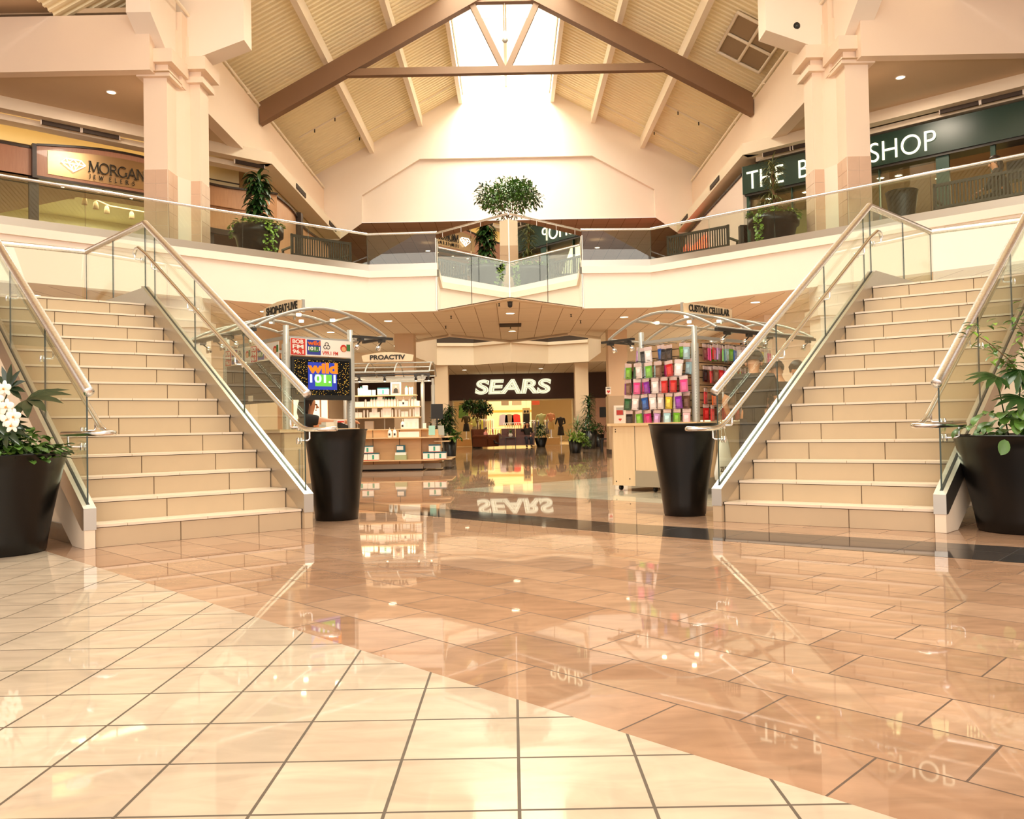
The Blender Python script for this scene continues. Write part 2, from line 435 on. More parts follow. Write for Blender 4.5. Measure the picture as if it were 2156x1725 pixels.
up.poly([(-14, 26.2, Z2), (-3.2, 26.2, Z2), (-2.75, 30.2, Z2), (-14, 30.2, Z2)], 0)
up.poly([(2.9, 26.2, Z2), (14, 26.2, Z2), (14, 29.9, Z2), (2.85, 29.9, Z2)], 0)
up.poly([(x, y, Z2) for x, y in [(-14, 30.2)] + VF + [(14, 29.9), (14, 44), (-14, 44)]], 0)
struct('floor_upper', up, M['brown_tile_floor'])

# ---- balcony front: fascia, ledge, brushed curb cladding
def offs(pts, d):
    out = []
    for i, p in enumerate(pts):
        ns = []
        for a, b in ((pts[i - 1], p) if i else (None, None), (p, pts[i + 1]) if i < len(pts) - 1 else (None, None)):
            if a is None: continue
            t = Vector((b[0] - a[0], b[1] - a[1])).normalized(); ns.append(Vector((t.y, -t.x)))
        n_ = sum(ns, Vector((0, 0))); n_ /= n_.length
        k = 1 / max(0.4, n_.dot(ns[0]))
        out.append((p[0] + n_.x * d * k, p[1] + n_.y * d * k))
    return out
def strip(mb, pts, d0, d1, z0, z1, mi=0):
    A, B = offs(pts, d0), offs(pts, d1)
    for i in range(len(pts) - 1):
        q = [A[i], A[i + 1], B[i + 1], B[i]]
        mb.hexa([(x, y, z0) for x, y in q], [(x, y, z1) for x, y in q], mi)
for sgn, nm in ((1, 'left'), (-1, 'right')):
    P = PLL if sgn == 1 else [mx_(p) for p in reversed(PLL)]
    b = MB(); strip(b, P, 0, -0.25, ZC - 0.02, 4.52); struct('wall_balcony_' + nm, b, M['plaster'])
    b = MB(); strip(b, P, 0.07, -0.25, 4.52, 4.685); struct('trim_2' if sgn == 1 else 'trim_3', b, M['plaster'])
    b = MB(); strip(b, P, 0.035, -0.14, 4.685, 4.845); struct('trim_4' if sgn == 1 else 'trim_5', b, M['steel_clad'])
b = MB(); strip(b, [PLL[-1], PROW, mx_(PLL[-1])], -0.04, -0.25, ZC - 0.02, 4.85); struct('wall_balcony_prow', b, M['plaster_warm'])

# ---- upper side walls along the nave, the cross walls over the piers
for s, nm in ((-1, 'left'), (1, 'right')):
    w = MB(); w.box(min(s * 6.93, s * 7.25), 17.3, ZU, max(s * 6.93, s * 7.25), YE, 9.9)
    struct('wall_' + nm, w, M['plaster_pink'])
    w = MB(); w.box(min(s * 7.25, s * 15), 16.45, ZU, max(s * 7.25, s * 15), 16.7, 9.42 if s < 0 else 13.0)
    struct('wall_cross_' + nm, w, M['plaster_pink'])
    # fascia beam that leaves the storefront line and runs back along the nave
    nrm = Vector((s * 0.653, 0.757, 0)); d_ = Vector((-s * 0.757, 0.653, 0))
    def pl(off, t): return nrm * off + d_ * t          # t grows towards the nave
    w = MB()
    t_end = 0
    c0 = Vector((s * 6.33, 21.75, 0)); c1 = Vector((s * 15.0, (20.6 - 0.653 * 15.0) / 0.757, 0))
    e0 = Vector((s * 6.33, 30.5, 0))
    def wallq(mb, a, b, z0, z1, th, mi=0):
        d = (b - a); n_ = Vector((-d.y, d.x, 0)).normalized() * th
        if n_.dot(nrm) < 0: n_ = -n_
        mb.obox((a.x, a.y, z0), d, n_, (0, 0, z1 - z0), mi)
    wallq(w, c0, c1, 8.05, 8.36, 0.3); w.box(min(s * 6.33, s * 6.9), 21.75, 8.05, max(s * 6.33, s * 6.9), YE, 8.36)
    wallq(w, Vector((s * 6.75, 21.98, 0)), c1 + nrm * 0.33, 7.93, 8.06, 0.35)
    struct('trim_6' if s < 0 else 'trim_7', w, M['plaster_warm'])
    # soffit over the upper walkway
    w = MB(); w.poly([(s * 6.93, 16.6, 8.32), (s * 15, 16.6, 8.32), (s * 15, 24, 8.32), (s * 6.93, 24, 8.32)]); w.poly([(s * 6.6, 24, 8.32), (s * 15, 24, 8.32), (s * 15, 42, 8.32), (s * 6.6, 42, 8.32)])
    struct('ceiling_walkway_' + nm, w, M['plaster_tan'])
    # pipe along the eave
    b = MB(); b.tube([(s * 6.9, 15, 9.97), (s * 6.9, YE - 0.1, 9.97)], 0.035)
    for k in range(6): b.box(s * 6.9 - 0.03, 16 + k * 2.8, 9.9, s * 6.9 + 0.03, 16.05 + k * 2.8, 10.02)
    o = b.build('eave_pipe', M['purlin'])
    setp(o, 'cream pipe running along the top of the %s upper wall under the roof' % nm, 'pipe', kind='thing')

# ---- gable end wall with its shallow recessed panel
SL = 0.541
def zroof(x): return 13.52 - SL * (abs(x) - 1.62)
RP = [(-5.52, 8.68), (-5.50, 9.68), (-3.3, 11.02), (3.2, 11.02), (5.52, 9.70), (5.55, 8.68)]
w = MB()
# the opening below the recess: wall ends at ZU on the sides
def gq(pts, y, mi=0): w.poly([(x, y, z) for x, z in pts], mi)
gq([(-9, 8.0), (-6.4, 8.0), (-5.52, 8.62), (-5.52, 8.68), (-5.5, 9.68), (-9, 9.68)], YE)
gq([(9, 9.7), (5.52, 9.7), (5.55, 8.68), (5.55, 8.62), (6.4, 8.0), (9, 8.0)], YE)
gq([(-9, 9.68), (-5.5, 9.68), (-3.3, 11.02), (-3.3, zroof(3.3)), (-6.9, zroof(6.9)), (-9, 9.69)], YE)
gq([(-3.3, 11.02), (3.2, 11.02), (3.2, zroof(3.2)), (1.62, 13.52), (-1.62, 13.52), (-3.3, zroof(3.3))], YE)
gq([(3.2, 11.02), (5.52, 9.7), (9, 9.7), (9, 9.71), (6.9, zroof(6.9)), (3.2, zroof(3.2))], YE)
gq(RP, YE + 0.16)
for a, b_ in zip(RP, RP[1:]):
    w.quad((a[0], YE, a[1]), (b_[0], YE, b_[1]), (b_[0], YE + 0.16, b_[1]), (a[0], YE + 0.16, a[1]))
gq([(-1.62, 13.52), (1.62, 13.52), (1.62, 14.6), (-1.62, 14.6)], YE)
struct('wall_end', w, M['plaster'])
w = MB(); w.poly([(-9, YE + .05, 8.64), (9, YE + .05, 8.64), (9, 44, 8.64), (-9, 44, 8.64)])
struct('ceiling_upper_far', w, M['ceil_tile_up'])
struct('wall_upper_back', MB().box(-15, 42, Z2, 15, 42.3, 8.7), M['plaster_tan'])
struct('wall_back_lower', MB().box(-9, 47.5, 0, 9, 47.8, 3.6), flat('store_back_wall', rgb(238, 206, 130), 0.6))

# ---- roof: corrugated deck both sides of the ridge skylight
for s, nm in ((-1, 'left'), (1, 'right')):
    b = MB()
    prof = []
    y = -2.0
    while y < YE + 0.2:
        prof += [(y, 0), (y + 0.075, 0), (y + 0.095, 0.04), (y + 0.17, 0.04)]; y += 0.19
    xe = 9.2
    vs = []
    for y, dz in prof:
        vs.append((s * 1.62, y, zroof(1.62) + dz)); vs.append((s * xe, y, zroof(xe) + dz))
    fs = [(2 * i, 2 * i + 1, 2 * i + 3, 2 * i + 2) for i in range(len(prof) - 1)]
    b.add(vs, fs)
    struct('ceiling_roof_' + nm, b, M['deck'])
    # outer side of the roof void
    struct('wall_outer_' + nm, MB().box(min(s * 15, s * 15.2), 8, 0, max(s * 15, s * 15.2), 44, 14), M['plaster_tan'])
    b = MB(); b.box(min(s * 7.2, s * 15), 16.7, 9.6, max(s * 7.2, s * 15), YE, 9.7); b.box(min(s * 9.0, s * 15), -2, 9.62, max(s * 9.0, s * 15), 16.7, 9.72)
    struct('ceiling_side_' + nm, b, M['plaster_tan'])
    # purlins running the length of the nave
    for x, dx in ((5.02, 0.16), (3.18, 0.16), (1.66, 0.14)):
        z = zroof(x)
        o = MB().box(min(s * x, s * (x + dx)), -2, z - 0.42, max(s * x, s * (x + dx)), YE, z - 0.02).build('roof_purlin', M['purlin'])
        setp(o, 'peach %s roof purlin running the length of the %s roof slope' % ({5.02: 'lowest', 3.18: 'middle', 1.66: 'topmost, skylight-edge'}[x], nm), 'purlin', kind='thing')
    # conduits across the deck, down the slope
    for yk, xa, xb in ((24.6, 1.8, 6.9), (26.9, 5.2, 6.9), (29.3, 1.7, 6.9), (18.5, 5.2, 6.9)):
        b = MB(); b.tube([(s * xa, yk, zroof(xa) - 0.05), (s * xb, yk, zroof(xb) - 0.05)], 0.022, n=6)
        o = b.build('sprinkler_pipe', M['purlin'])
        for q in range(2):
            xx = xa + (xb - xa) * (0.3 + 0.4 * q)
            MB().tube([(s * xx, yk, zroof(xx) - 0.05), (s * xx, yk, zroof(xx) - 0.17)], 0.02, n=6).build('sprinkler_head', M['dark_metal'], o)
        setp(o, 'thin %s sprinkler pipe running down the %s roof slope' % ({24.6: 'near', 26.9: 'short far', 29.3: 'farthest', 18.5: 'nearest short'}[yk], nm), 'pipe', kind='thing')
# ridge skylight: glazing and bars
b = MB(); b.box(-1.62, -2, 14.4, 1.62, YE, 14.42, 0)
for k in range(9): b.box(-1.62, -1.5 + k * 4, 14.3, 1.62, -1.44 + k * 4, 14.4, 1)
b.box(-1.64, -2, 13.45, -1.6, YE, 14.45, 1); b.box(1.6, -2, 13.45, 1.64, YE, 14.45, 1)
sk = struct('window_1', b, [M['glass'], M['plaster']])
b = MB(); b.box(-0.05, -2, 13.7, 0.05, YE, 13.86)
setp(b.build('ridge_beam', M['purlin']), 'thin cream ridge bar running under the middle of the skylight', 'beam', kind='thing')

# ---- roof truss
tr = empty('roof_truss', (0, 22.7, 10.8), label='brown steel roof truss spanning the nave below the skylight', cat='truss')
def tpt(p): return (p[0], 0, p[1] - 10.8)
for s in (-1, 1):
    xs = [(s * 0.4, 13.62), (s * 6.9, 10.06)]
    a, c = xs
    pts = [(a[0], -0.13, a[1] - 10.8), (c[0], -0.13, c[1] - 10.8), (c[0], -0.13, c[1] - 0.6 - 10.8), (a[0], -0.13, a[1] - 0.6 - 10.8)]
    MB().extrude(pts, (0, 0.26, 0)).build('rafter', M['beam'], tr)
    b = MB()
    a2 = Vector((s * 1.0, 0, 12.95 - 10.8)); c2 = Vector((s * 0.06, 0, 10.92 - 10.8)); dd = (c2 - a2).normalized(); nn = Vector((dd.z, 0, -dd.x)) * 0.08
    b.extrude([a2 - nn + Vector((0, -.06, 0)), c2 - nn + Vector((0, -.06, 0)), c2 + nn + Vector((0, -.06, 0)), a2 + nn + Vector((0, -.06, 0))], (0, 0.12, 0))
    b.build('brace', M['beam'], tr)
MB().box(-4.95, -0.09, -0.02, 4.95, 0.09, 0.18).build('tie_beam', M['beam'], tr)
MB().box(-1.0, -0.09, 2.0, 1.0, 0.09, 2.16).build('collar', M['beam'], tr)
b = MB().lathe([(0.03, 0), (0.05, -0.05), (0.05, -0.2), (0.09, -0.26), (0.05, -0.32), (0.02, -0.34)], (0, 22.7, 12.0))
b.tube([(0, 22.7, 13.7), (0, 22.7, 12.0)], 0.012, n=6)
setp(b.build('pendant_lamp', M['alu']), 'small pendant lamp hanging in the V of the roof truss', 'lamp')
# air grille set in the right roof slope
g = empty('ceiling_grille', (0, 0, 0), label='white four-pane square air grille set in the right roof slope', cat='vent')
gx0, gx1, gy0, gy1 = 5.85, 7.0, 20.2, 22.3
def gp(x, y, dz=-0.1): return (x, y, zroof(x) + dz)
f_ = MB()
for a, c in (((gx0, gy0), (gx1, gy0)), ((gx0, gy1), (gx1, gy1)), ((gx0, (gy0 + gy1) / 2), (gx1, (gy0 + gy1) / 2)), ((gx0, gy0), (gx0, gy1)), ((gx1, gy0), (gx1, gy1)), (((gx0 + gx1) / 2, gy0), ((gx0 + gx1) / 2, gy1))):
    f_.tube([gp(*a), gp(*c)], 0.05, n=4)
f_.build('frame', M['purlin'], g)
for ix in range(2):
    for iy in range(2):
        x0 = gx0 + ix * 0.575 + 0.03; y0 = gy0 + iy * 1.05 + 0.03
        MB().quad(gp(x0, y0, -0.06), gp(x0 + 0.52, y0, -0.06), gp(x0 + 0.52, y0 + 0.99, -0.06), gp(x0, y0 + 0.99, -0.06)).build('louvre', flat('louvre_tan', rgb(170, 140, 100), 0.6) if not (ix or iy) else bpy.data.materials['louvre_tan'], g)

# ---- piers: twin square shafts on a common core, tiled base, two capitals, corbels above
M['pier_tile'] = flat('peach_pier_tile', rgb(226, 178, 142), 0.18, noise=0.05, nscale=6)
M['grout'] = flat('white_grout', rgb(246, 226, 202), 0.7)
def tiled_faces(mb, x0, y0, x1, y1, z0, z1, tw=0.235, th=0.262, g=0.006):
    """thin tile slabs over the front (y0) and inner side faces of a square shaft"""
    n_z = max(1, round((z1 - z0) / th)); hz = (z1 - z0) / n_z
    def face(o, d, n_):
        L_ = Vector(d).length; k = max(1, round(L_ / tw)); dx = Vector(d) / k
        for i in range(k):
            for j in range(n_z):
                p = Vector(o) + dx * i + dx.normalized() * g / 2 + Vector((0, 0, j * hz + g / 2))
                mb.obox(p, dx - dx.normalized() * g, n_, (0, 0, hz - g))
    face((x0, y0, z0), (x1 - x0, 0, 0), (0, -0.012, 0))
    face((x0, y0, z0), (0, y1 - y0, 0), (-0.012, 0, 0))
    face((x1, y0, z0), (0, y1 - y0, 0), (0.012, 0, 0))
for s, nm in ((-1, 'left'), (1, 'right')):
    pr_ = setp(empty('column', (0, 0, 0)), kind='structure')
    pr_.name = 'column_' + nm
    def bx(mb, xa, ya, z0, xb, yb, z1, g=0):
        mb.box(min(s * xa, s * xb) - g, ya - g, z0, max(s * xa, s * xb) + g, yb + g, z1)
    ZB = 4.45; EYEV = Vector((0, 0, EYE))
    def back(mb):
        mb.v = [tuple(EYEV + (Vector(p) - EYEV) * 1.035) for p in mb.v]; return mb      # the pier stands clear behind the railing line
    sh = MB(); bx(sh, 6.81, 16.22, ZB, 7.28, 16.7, 8.3); bx(sh, 6.45, 17.02, ZB, 6.93, 17.5, 8.45)
    sh.prism([(s * x, y) for x, y in ([(7.2, 16.5), (6.88, 16.5), (6.62, 17.1), (6.62, 17.4), (7.2, 17.4)] if s > 0 else [(7.2, 17.4), (6.62, 17.4), (6.62, 17.1), (6.88, 16.5), (7.2, 16.5)])], ZB, 9.2)
    back(sh).build('shaft', M['plaster_pink'], pr_)
    t = MB(); tiled_faces(t, min(s * 6.81, s * 7.28), 16.22, max(s * 6.81, s * 7.28), 16.7, ZB, 6.15); tiled_faces(t, min(s * 6.45, s * 6.93), 17.02, max(s * 6.45, s * 6.93), 17.5, ZB, 6.15)
    back(t).build('tile_base', M['pier_tile'], pr_)
    g_ = MB(); bx(g_, 6.81, 16.22, ZB, 7.28, 16.7, 6.15, 0.004); bx(g_, 6.45, 17.02, ZB, 6.93, 17.5, 6.15, 0.004)
    g_.prism([(s * x, y - 0.01) for x, y in ([(6.88, 16.5), (6.62, 17.1), (6.66, 17.12), (6.92, 16.52)] if s > 0 else [(6.92, 16.52), (6.66, 17.12), (6.62, 17.1), (6.88, 16.5)])], ZB, 6.15)
    back(g_).build('grout_core', M['grout'], pr_)
    for zz, q in ((8.0, (6.81, 16.22, 7.28, 16.7)), (8.2, (6.45, 17.02, 6.93, 17.5))):
        c = MB(); bx(c, q[0], q[1], zz, q[2], q[3], zz + 0.12, 0.1); bx(c, q[0], q[1], zz + 0.12, q[2], q[3], zz + 0.34, 0.045); bx(c, q[0], q[1], zz + 0.25, q[2], q[3], zz + 0.52, 0.18)
        back(c).build('capital', M['plaster_pink'], pr_)
    c = MB()
    # corbel towards the camera
    xa, xb = s * 6.81, s * 7.28
    for (x0, x1) in ((min(xa, xb), max(xa, xb)),):
        c.extrude([(x0, 16.3, 8.5), (x0, 15.5, 8.97), (x0, 15.5, 13.2), (x0, 16.7, 13.2), (x0, 16.7, 8.5)], (x1 - x0, 0, 0))
    # corbel towards the nave
    c.extrude([(s * 6.6, 17.0, 8.72), (s * 5.5, 17.0, 9.12), (s * 5.5, 17.0, 13.2), (s * 7.2, 17.0, 13.2), (s * 7.2, 17.0, 8.72)], (0, 0.5, 0))
    back(c).build('corbel', M['plaster'], pr_)
    # the same pier below the walkway
    lw = MB(); bx(lw, 6.45, 16.9, 0, 7.3, 17.5, ZC); bx(lw, 6.45, 16.9, 3.05, 7.3, 17.5, 3.2, 0.08)
    struct('column_lower_' + nm, lw, M['plaster'])

# ---- ground-floor walls under the balcony
for s, nm in ((-1, 'left'), (1, 'right')):
    w = MB()
    nrm = Vector((s * 0.653, 0.757, 0)); d_ = Vector((-s * 0.757, 0.653, 0))
    a = nrm * 21.0 + d_ * (-7); b_ = nrm * 21.0 + d_ * 9.0
    wallq(w, a, b_, 0, ZC, 0.2); w.box(min(s * 6.75, s * 6.95), 21.6, 0, max(s * 6.75, s * 6.95), 36.1, ZC); struct('wall_lower_' + nm, w, M['plaster'] if s > 0 else M['plaster_warm'])
    t = MB(); 
    for k in range(13): wallq(t, nrm * 20.97 + d_ * (-7 + 1.2 * k), nrm * 20.97 + d_ * (-7 + 1.2 * k + 0.02), 0, 3.3, 0.03)
    for z in (0.9, 1.7, 2.5, 3.3): wallq(t, nrm * 20.97 + d_ * -7, nrm * 20.97 + d_ * 8.9, z, z + 0.02, 0.03)
    struct('trim_8' if s < 0 else 'trim_9', t, M['plaster_tan'])
for x0, x1, y0, y1, zt in ((2.9, 3.47, 24.25, 24.85, ZC), (-3.47, -2.9, 24.25, 24.85, ZC), (-2.87, -2.37, 30.35, 30.9, 3.2), (2.37, 2.87, 30.35, 30.9, 3.2)):
    c = MB(); c.box(x0, y0, 0, x1, y1, zt, 0)
    if y0 < 25: c.box(x0 - 0.03, y0 - 0.03, 0, x1 + 0.03, y1 + 0.03, 1.72, 1)
    else: c.box(x0 - 0.02, y0 - 0.02, 0, x1 + 0.02, y1 + 0.02, 1.2, 1)
    c.box(x0 - 0.04, y0 - 0.04, 0, x1 + 0.04, y1 + 0.04, 0.13, 2)
    struct('column_concourse', c, [M['plaster_tan'], flat('beige_column_tile', rgb(190, 158, 112), 0.4) if 'beige_column_tile' not in bpy.data.materials else bpy.data.materials['beige_column_tile'], M['vent_dark']])
# ================================================================ staircases
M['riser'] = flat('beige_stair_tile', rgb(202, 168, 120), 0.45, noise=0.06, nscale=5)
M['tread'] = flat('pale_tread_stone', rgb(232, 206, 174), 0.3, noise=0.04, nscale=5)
M['joint'] = flat('brown_grout', rgb(120, 92, 56), 0.8)
M['dark_base'] = flat('dark_stone_base', rgb(52, 42, 34), 0.12)
RS = 0.1725
def arc3(p0, p1, p2, n=5):
    """rounded corner samples between p0 and p2 around p1"""
    p0, p1, p2 = Vector(p0), Vector(p1), Vector(p2)
    return [(p0 * (1 - t) * (1 - t) + p1 * 2 * t * (1 - t) + p2 * t * t) for t in [i / n for i in range(n + 1)]]
def stair(nm, P0, A, S, zc0, zk, rz0, rzk, joints_in, joints_out, s_top, seg_jt):
    P0, A, S = Vector((*P0, 0)), Vector((*A, 0)), Vector((*S, 0))
    Au = A.normalized()
    def P(u, s, z): return P0 + A * u + S * s + Vector((0, 0, z))
    def Pd(d, s, z): return P0 + Au * d + S * s + Vector((0, 0, z))
    W = A.length
    st = empty('staircase', tuple(P0), label='%s staircase of beige stone steps climbing to the %s landing' % (nm, nm), cat='staircase')
    inv = Matrix.Translation(-P0)
    def fin(mb, name, mats, par=st):
        mb.xf(inv if par is st else Matrix.Translation(-Vector(par.location))); return mb.build(name, mats, par)
    body = MB(); ris = MB(); trd = MB()
    g = 0.004
    cuts = [0.0, 0.38, 1.02, W]
    for i in range(14):
        z0, z1 = i * RS, (i + 1) * RS
        # rough core
        q = [Pd(0, i + 0.03, 0), Pd(W, i + 0.03, 0), Pd(W, 14 if i == 13 else i + 1.03, 0), Pd(0, 14 if i == 13 else i + 1.03, 0)]
        zb = max(0.0, z0 - 0.6)
        body.hexa([v + Vector((0, 0, zb)) for v in q], [v + Vector((0, 0, z1 - 0.022)) for v in q])
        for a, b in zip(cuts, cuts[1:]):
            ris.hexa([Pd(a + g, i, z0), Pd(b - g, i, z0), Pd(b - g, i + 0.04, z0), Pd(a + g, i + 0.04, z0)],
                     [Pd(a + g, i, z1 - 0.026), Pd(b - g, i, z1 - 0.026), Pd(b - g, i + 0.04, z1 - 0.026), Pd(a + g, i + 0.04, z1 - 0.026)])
        tc = [0.0, 0.2, 0.81, 1.42, W] if i % 2 == 0 else [0.0, 0.5, 1.1, W]
        e = i + 1.02 if i < 13 else i + 8.2
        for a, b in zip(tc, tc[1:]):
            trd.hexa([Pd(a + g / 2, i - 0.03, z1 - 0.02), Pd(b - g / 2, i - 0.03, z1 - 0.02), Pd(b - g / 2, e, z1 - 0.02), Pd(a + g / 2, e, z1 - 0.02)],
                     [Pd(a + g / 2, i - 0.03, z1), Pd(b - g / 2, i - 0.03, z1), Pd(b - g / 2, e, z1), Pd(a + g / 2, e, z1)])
    ZL = 14 * RS
    # landing slab, carried on towards the second flight
    q = [Pd(-0.09, 13.1, 0), Pd(3.6, 13.1, 0), Pd(3.6, 21.1, 0), Pd(-0.09, 21.1, 0)]
    body.hexa([v + Vector((0, 0, ZL - 0.32)) for v in q], [v + Vector((0, 0, ZL - 0.021)) for v in q])
    trd.hexa([Pd(W + .1, 13.1, ZL - 0.02), Pd(3.6, 13.1, ZL - 0.02), Pd(3.6, 21.1, ZL - 0.02), Pd(W + .1, 21.1, ZL - 0.02)],
             [Pd(W + .1, 13.1, ZL), Pd(3.6, 13.1, ZL), Pd(3.6, 21.1, ZL), Pd(W + .1, 21.1, ZL)])
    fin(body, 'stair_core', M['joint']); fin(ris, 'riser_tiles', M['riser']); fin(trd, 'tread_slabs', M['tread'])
    # plaster stringers and the brushed metal channels on top of them
    def zt(s): return zc0 + zk * s
    for side, d0, d1 in (('inner', -0.092, -0.004), ('outer', W + 0.004, W + 0.092)):
        st_ = 13.4
        cl = MB()
        prof = [(-0.15, 0.14), (-0.15, zt(-0.15)), (st_, zt(st_)), (st_, zt(st_) - 0.2), (0.0, 0.14)]
        cl.extrude([Pd(d0, s, z) for s, z in prof], Au * (d1 - d0), 0)
        # dark slot the glass stands in
        dm = (d0 + d1) / 2
        cl.extrude([Pd(dm - 0.012, s, z) for s, z in [(0.0, zt(0) + 0.001), (st_, zt(st_) + 0.001), (st_, zt(st_) - 0.01), (0.0, zt(0) - 0.01)]], Au * 0.024, 1)
        fin(cl, 'channel_cladding', [M['steel_clad'], M['dark_metal']])
        sk_ = MB()
        low = 0.2 if side == 'outer' else 0.2
        sk_.extrude([Pd(d0 + 0.006, s, z) for s, z in [(-0.13, 0.0), (-0.13, 0.14), (0.0, 0.14), (st_, zt(st_) - 0.2), (st_, zt(st_) - 0.2 - 0.45), (0.9, 0.0)]], Au * (d1 - d0 - 0.012), 0)
        fin(sk_, 'stringer', M['riser'] if side == 'inner' else M['plaster_warm'])
    # wall that closes the space under the flight
    uw = MB()
    uw.extrude([Pd(W - 0.02, s, z) for s, z in [(1.0, 0.0), (1.0, 0.05), (13.4, 13.4 * RS - 0.35), (21, ZL - 0.35), (21, 0.0)]], Au * 0.05, 0)
    uw.extrude([Pd(W + 0.03, s, z) for s, z in [(1.15, 0.0), (1.9, 0.14), (21, 0.14), (21, 0.0)]], Au * 0.02, 1)
    fin(uw, 'under_stair_wall', [M['plaster_warm'], M['dark_base']])
    # landing curb: back along the inner edge, then outward along the rear edge
    cb = MB()
    cb.hexa([Pd(-0.092, 13.4, ZL - 0.2), Pd(-0.004, 13.4, ZL - 0.2), Pd(-0.004, 21.0, ZL - 0.2), Pd(-0.092, 21.3, ZL - 0.2)],
            [Pd(-0.092, 13.4, ZL + 0.2), Pd(-0.004, 13.4, ZL + 0.2), Pd(-0.004, 21.0, ZL + 0.2), Pd(-0.092, 21.3, ZL + 0.2)])
    cb.hexa([Pd(-0.092, 21.3, ZL - 0.2), Pd(-0.004, 21.0, ZL - 0.2), Pd(3.6, 21.0, ZL - 0.2), Pd(3.6, 21.3, ZL - 0.2)],
            [Pd(-0.092, 21.3, ZL + 0.2), Pd(-0.004, 21.0, ZL + 0.2), Pd(3.6, 21.0, ZL + 0.2), Pd(3.6, 21.3, ZL + 0.2)])
    fin(cb, 'landing_curb', M['steel_clad'])
    # ---- railings
    def rz(s): return rz0 + rzk * s
    def pane(par, a, b, za0, zb0, za1, zb1):
        """upright glass sheet between plan points a and b"""
        n_ = Vector((-(b - a).y, (b - a).x, 0)).normalized() * 0.006
        z_ = lambda v, z: Vector((v.x, v.y, z))
        mb = MB()
        A0, B0, B1, A1 = z_(a, za0), z_(b, zb0), z_(b, zb1), z_(a, za1)
        mb.quad(A0 + n_, B0 + n_, B1 + n_, A1 + n_, 0); mb.quad(A0 - n_, A1 - n_, B1 - n_, B0 - n_, 0)
        mb.quad(A0 - n_, A0 + n_, A1 + n_, A1 - n_, 1); mb.quad(B0 + n_, B0 - n_, B1 - n_, B1 + n_, 1)
        fin(mb, 'glass_panel', [M['glass'], M['glass_edge']], par)
    for side in ('inner', 'outer'):
        dm = -0.048 if side == 'inner' else W + 0.048
        inn = 1 if side == 'inner' else -1
        rl = empty('stair_railing', tuple(Pd(dm, 0, 0)), label='glass railing with round steel rail on the %s side of the %s staircase' % ('inner, mall-centre' if side == 'inner' else 'outer, planter', nm), cat='railing')
        jts = joints_in if side == 'inner' else joints_out
        for a, b in zip(jts, jts[1:]):
            pane(rl, Pd(dm, a + 0.012, 0), Pd(dm, b - 0.012, 0), zt(a) - 0.05, zt(b) - 0.05, rz(a) - 0.01, rz(b) - 0.01)
        s_end = 13.35
        top = [Pd(dm, -0.15, rz(-0.15)), Pd(dm, s_end, rz(s_end))]
        if side == 'inner':
            zl = rz(s_end)
            pane(rl, Pd(dm, jts[-1] + 0.03, 0), Pd(dm, 17.3, 0), ZL + 0.12, ZL + 0.12, zl - 0.01, zl - 0.01)
            pane(rl, Pd(dm, 17.36, 0), Pd(dm, 21.15, 0), ZL + 0.12, ZL + 0.12, zl - 0.01, zl - 0.01)
            for k in range(3): pane(rl, Pd(dm + 0.02 + k * 1.2, 21.15, 0), Pd(dm + 1.2 + k * 1.2, 21.15, 0), ZL + 0.12, ZL + 0.12, zl - 0.01, zl - 0.01)
            top += [Pd(dm, 21.15, zl), Pd(3.6, 21.15, zl)]
        r = MB()
        # straight runs as separate tubes with mitred ends
        for a, b in zip(top, top[1:]): r.tube([a, b], 0.038, n=16)
        for p in top[1:-1]: r.ball(p, 0.0385, n=14, m=8)
        fin(r, 'top_rail', M['steel'], rl)
        e = MB(); dirn = (top[0] - top[1]).normalized()
        e.lathe([(0.0, 0.0), (0.039, 0.0), (0.039, -0.006)], top[0] + dirn * 0.001, axis=dirn, n=16); fin(e, 'rail_end_cap', M['steel'], rl)
        # smaller handrail on brackets, inside the glass
        dh = dm + inn * 0.085
        off = -0.275
        def hz(s): return rz(s) + off
        hp = [Pd(dh, 13.0 + 0.3, hz(13.0) + 0.02)]
        hp += [Pd(dh, 12.4, hz(12.4)), Pd(dh, 0.1, hz(0.1))]
        z_e = hz(-0.2) - 0.03
        hp += arc3(Pd(dh, -0.0, hz(0.0)), Pd(dh, -0.45, z_e), Pd(dh, -0.9, z_e), 4)
        hp += arc3(Pd(dh, -0.95, z_e), Pd(dh, -1.45, z_e), Pd(dm, -1.5, z_e), 5)[1:]
        hp += arc3(Pd(dm - inn * 0.03, -1.5, z_e), Pd(dm - inn * 0.09, -1.45, z_e), Pd(dm - inn * 0.1, -0.9, z_e), 4)
        hp += [Pd(dm - inn * 0.1, 0.9, z_e)]
        h = MB(); h.tube(hp, 0.021, n=10)
        # top end curls down to its bracket
        hq = arc3(hp[0], Pd(dh, 13.75, hz(13.0) + 0.03), Pd(dh, 13.75, hz(13.0) - 0.05), 4)
        h.tube(hq, 0.021, n=10)
        fin(h, 'handrail', M['steel_bright'], rl)
        for s in (0.35, 4.2, 8.2, 11.8, 13.7):
            b = MB(); zz = hz(min(s, 13.0)) - 0.085
            b.tube([Pd(dh, s, zz + 0.07), Pd(dh, s, zz + 0.01)] + arc3(Pd(dh, s, zz + 0.01), Pd(dh, s, zz - 0.015), Pd(dh - inn * 0.02, s, zz - 0.015), 3) + [Pd(dm + inn * 0.01, s, zz - 0.015)], 0.008, n=8)
            for k in (1, -1): b.lathe([(0.0, 0.0), (0.03, 0.0), (0.03, 0.012), (0, 0.012)], Pd(dm + k * 0.007, s, zz - 0.015), axis=Au * k, n=16)
            fin(b, 'handrail_bracket', M['steel'], rl)
        b = MB(); zz = z_e - 0.085
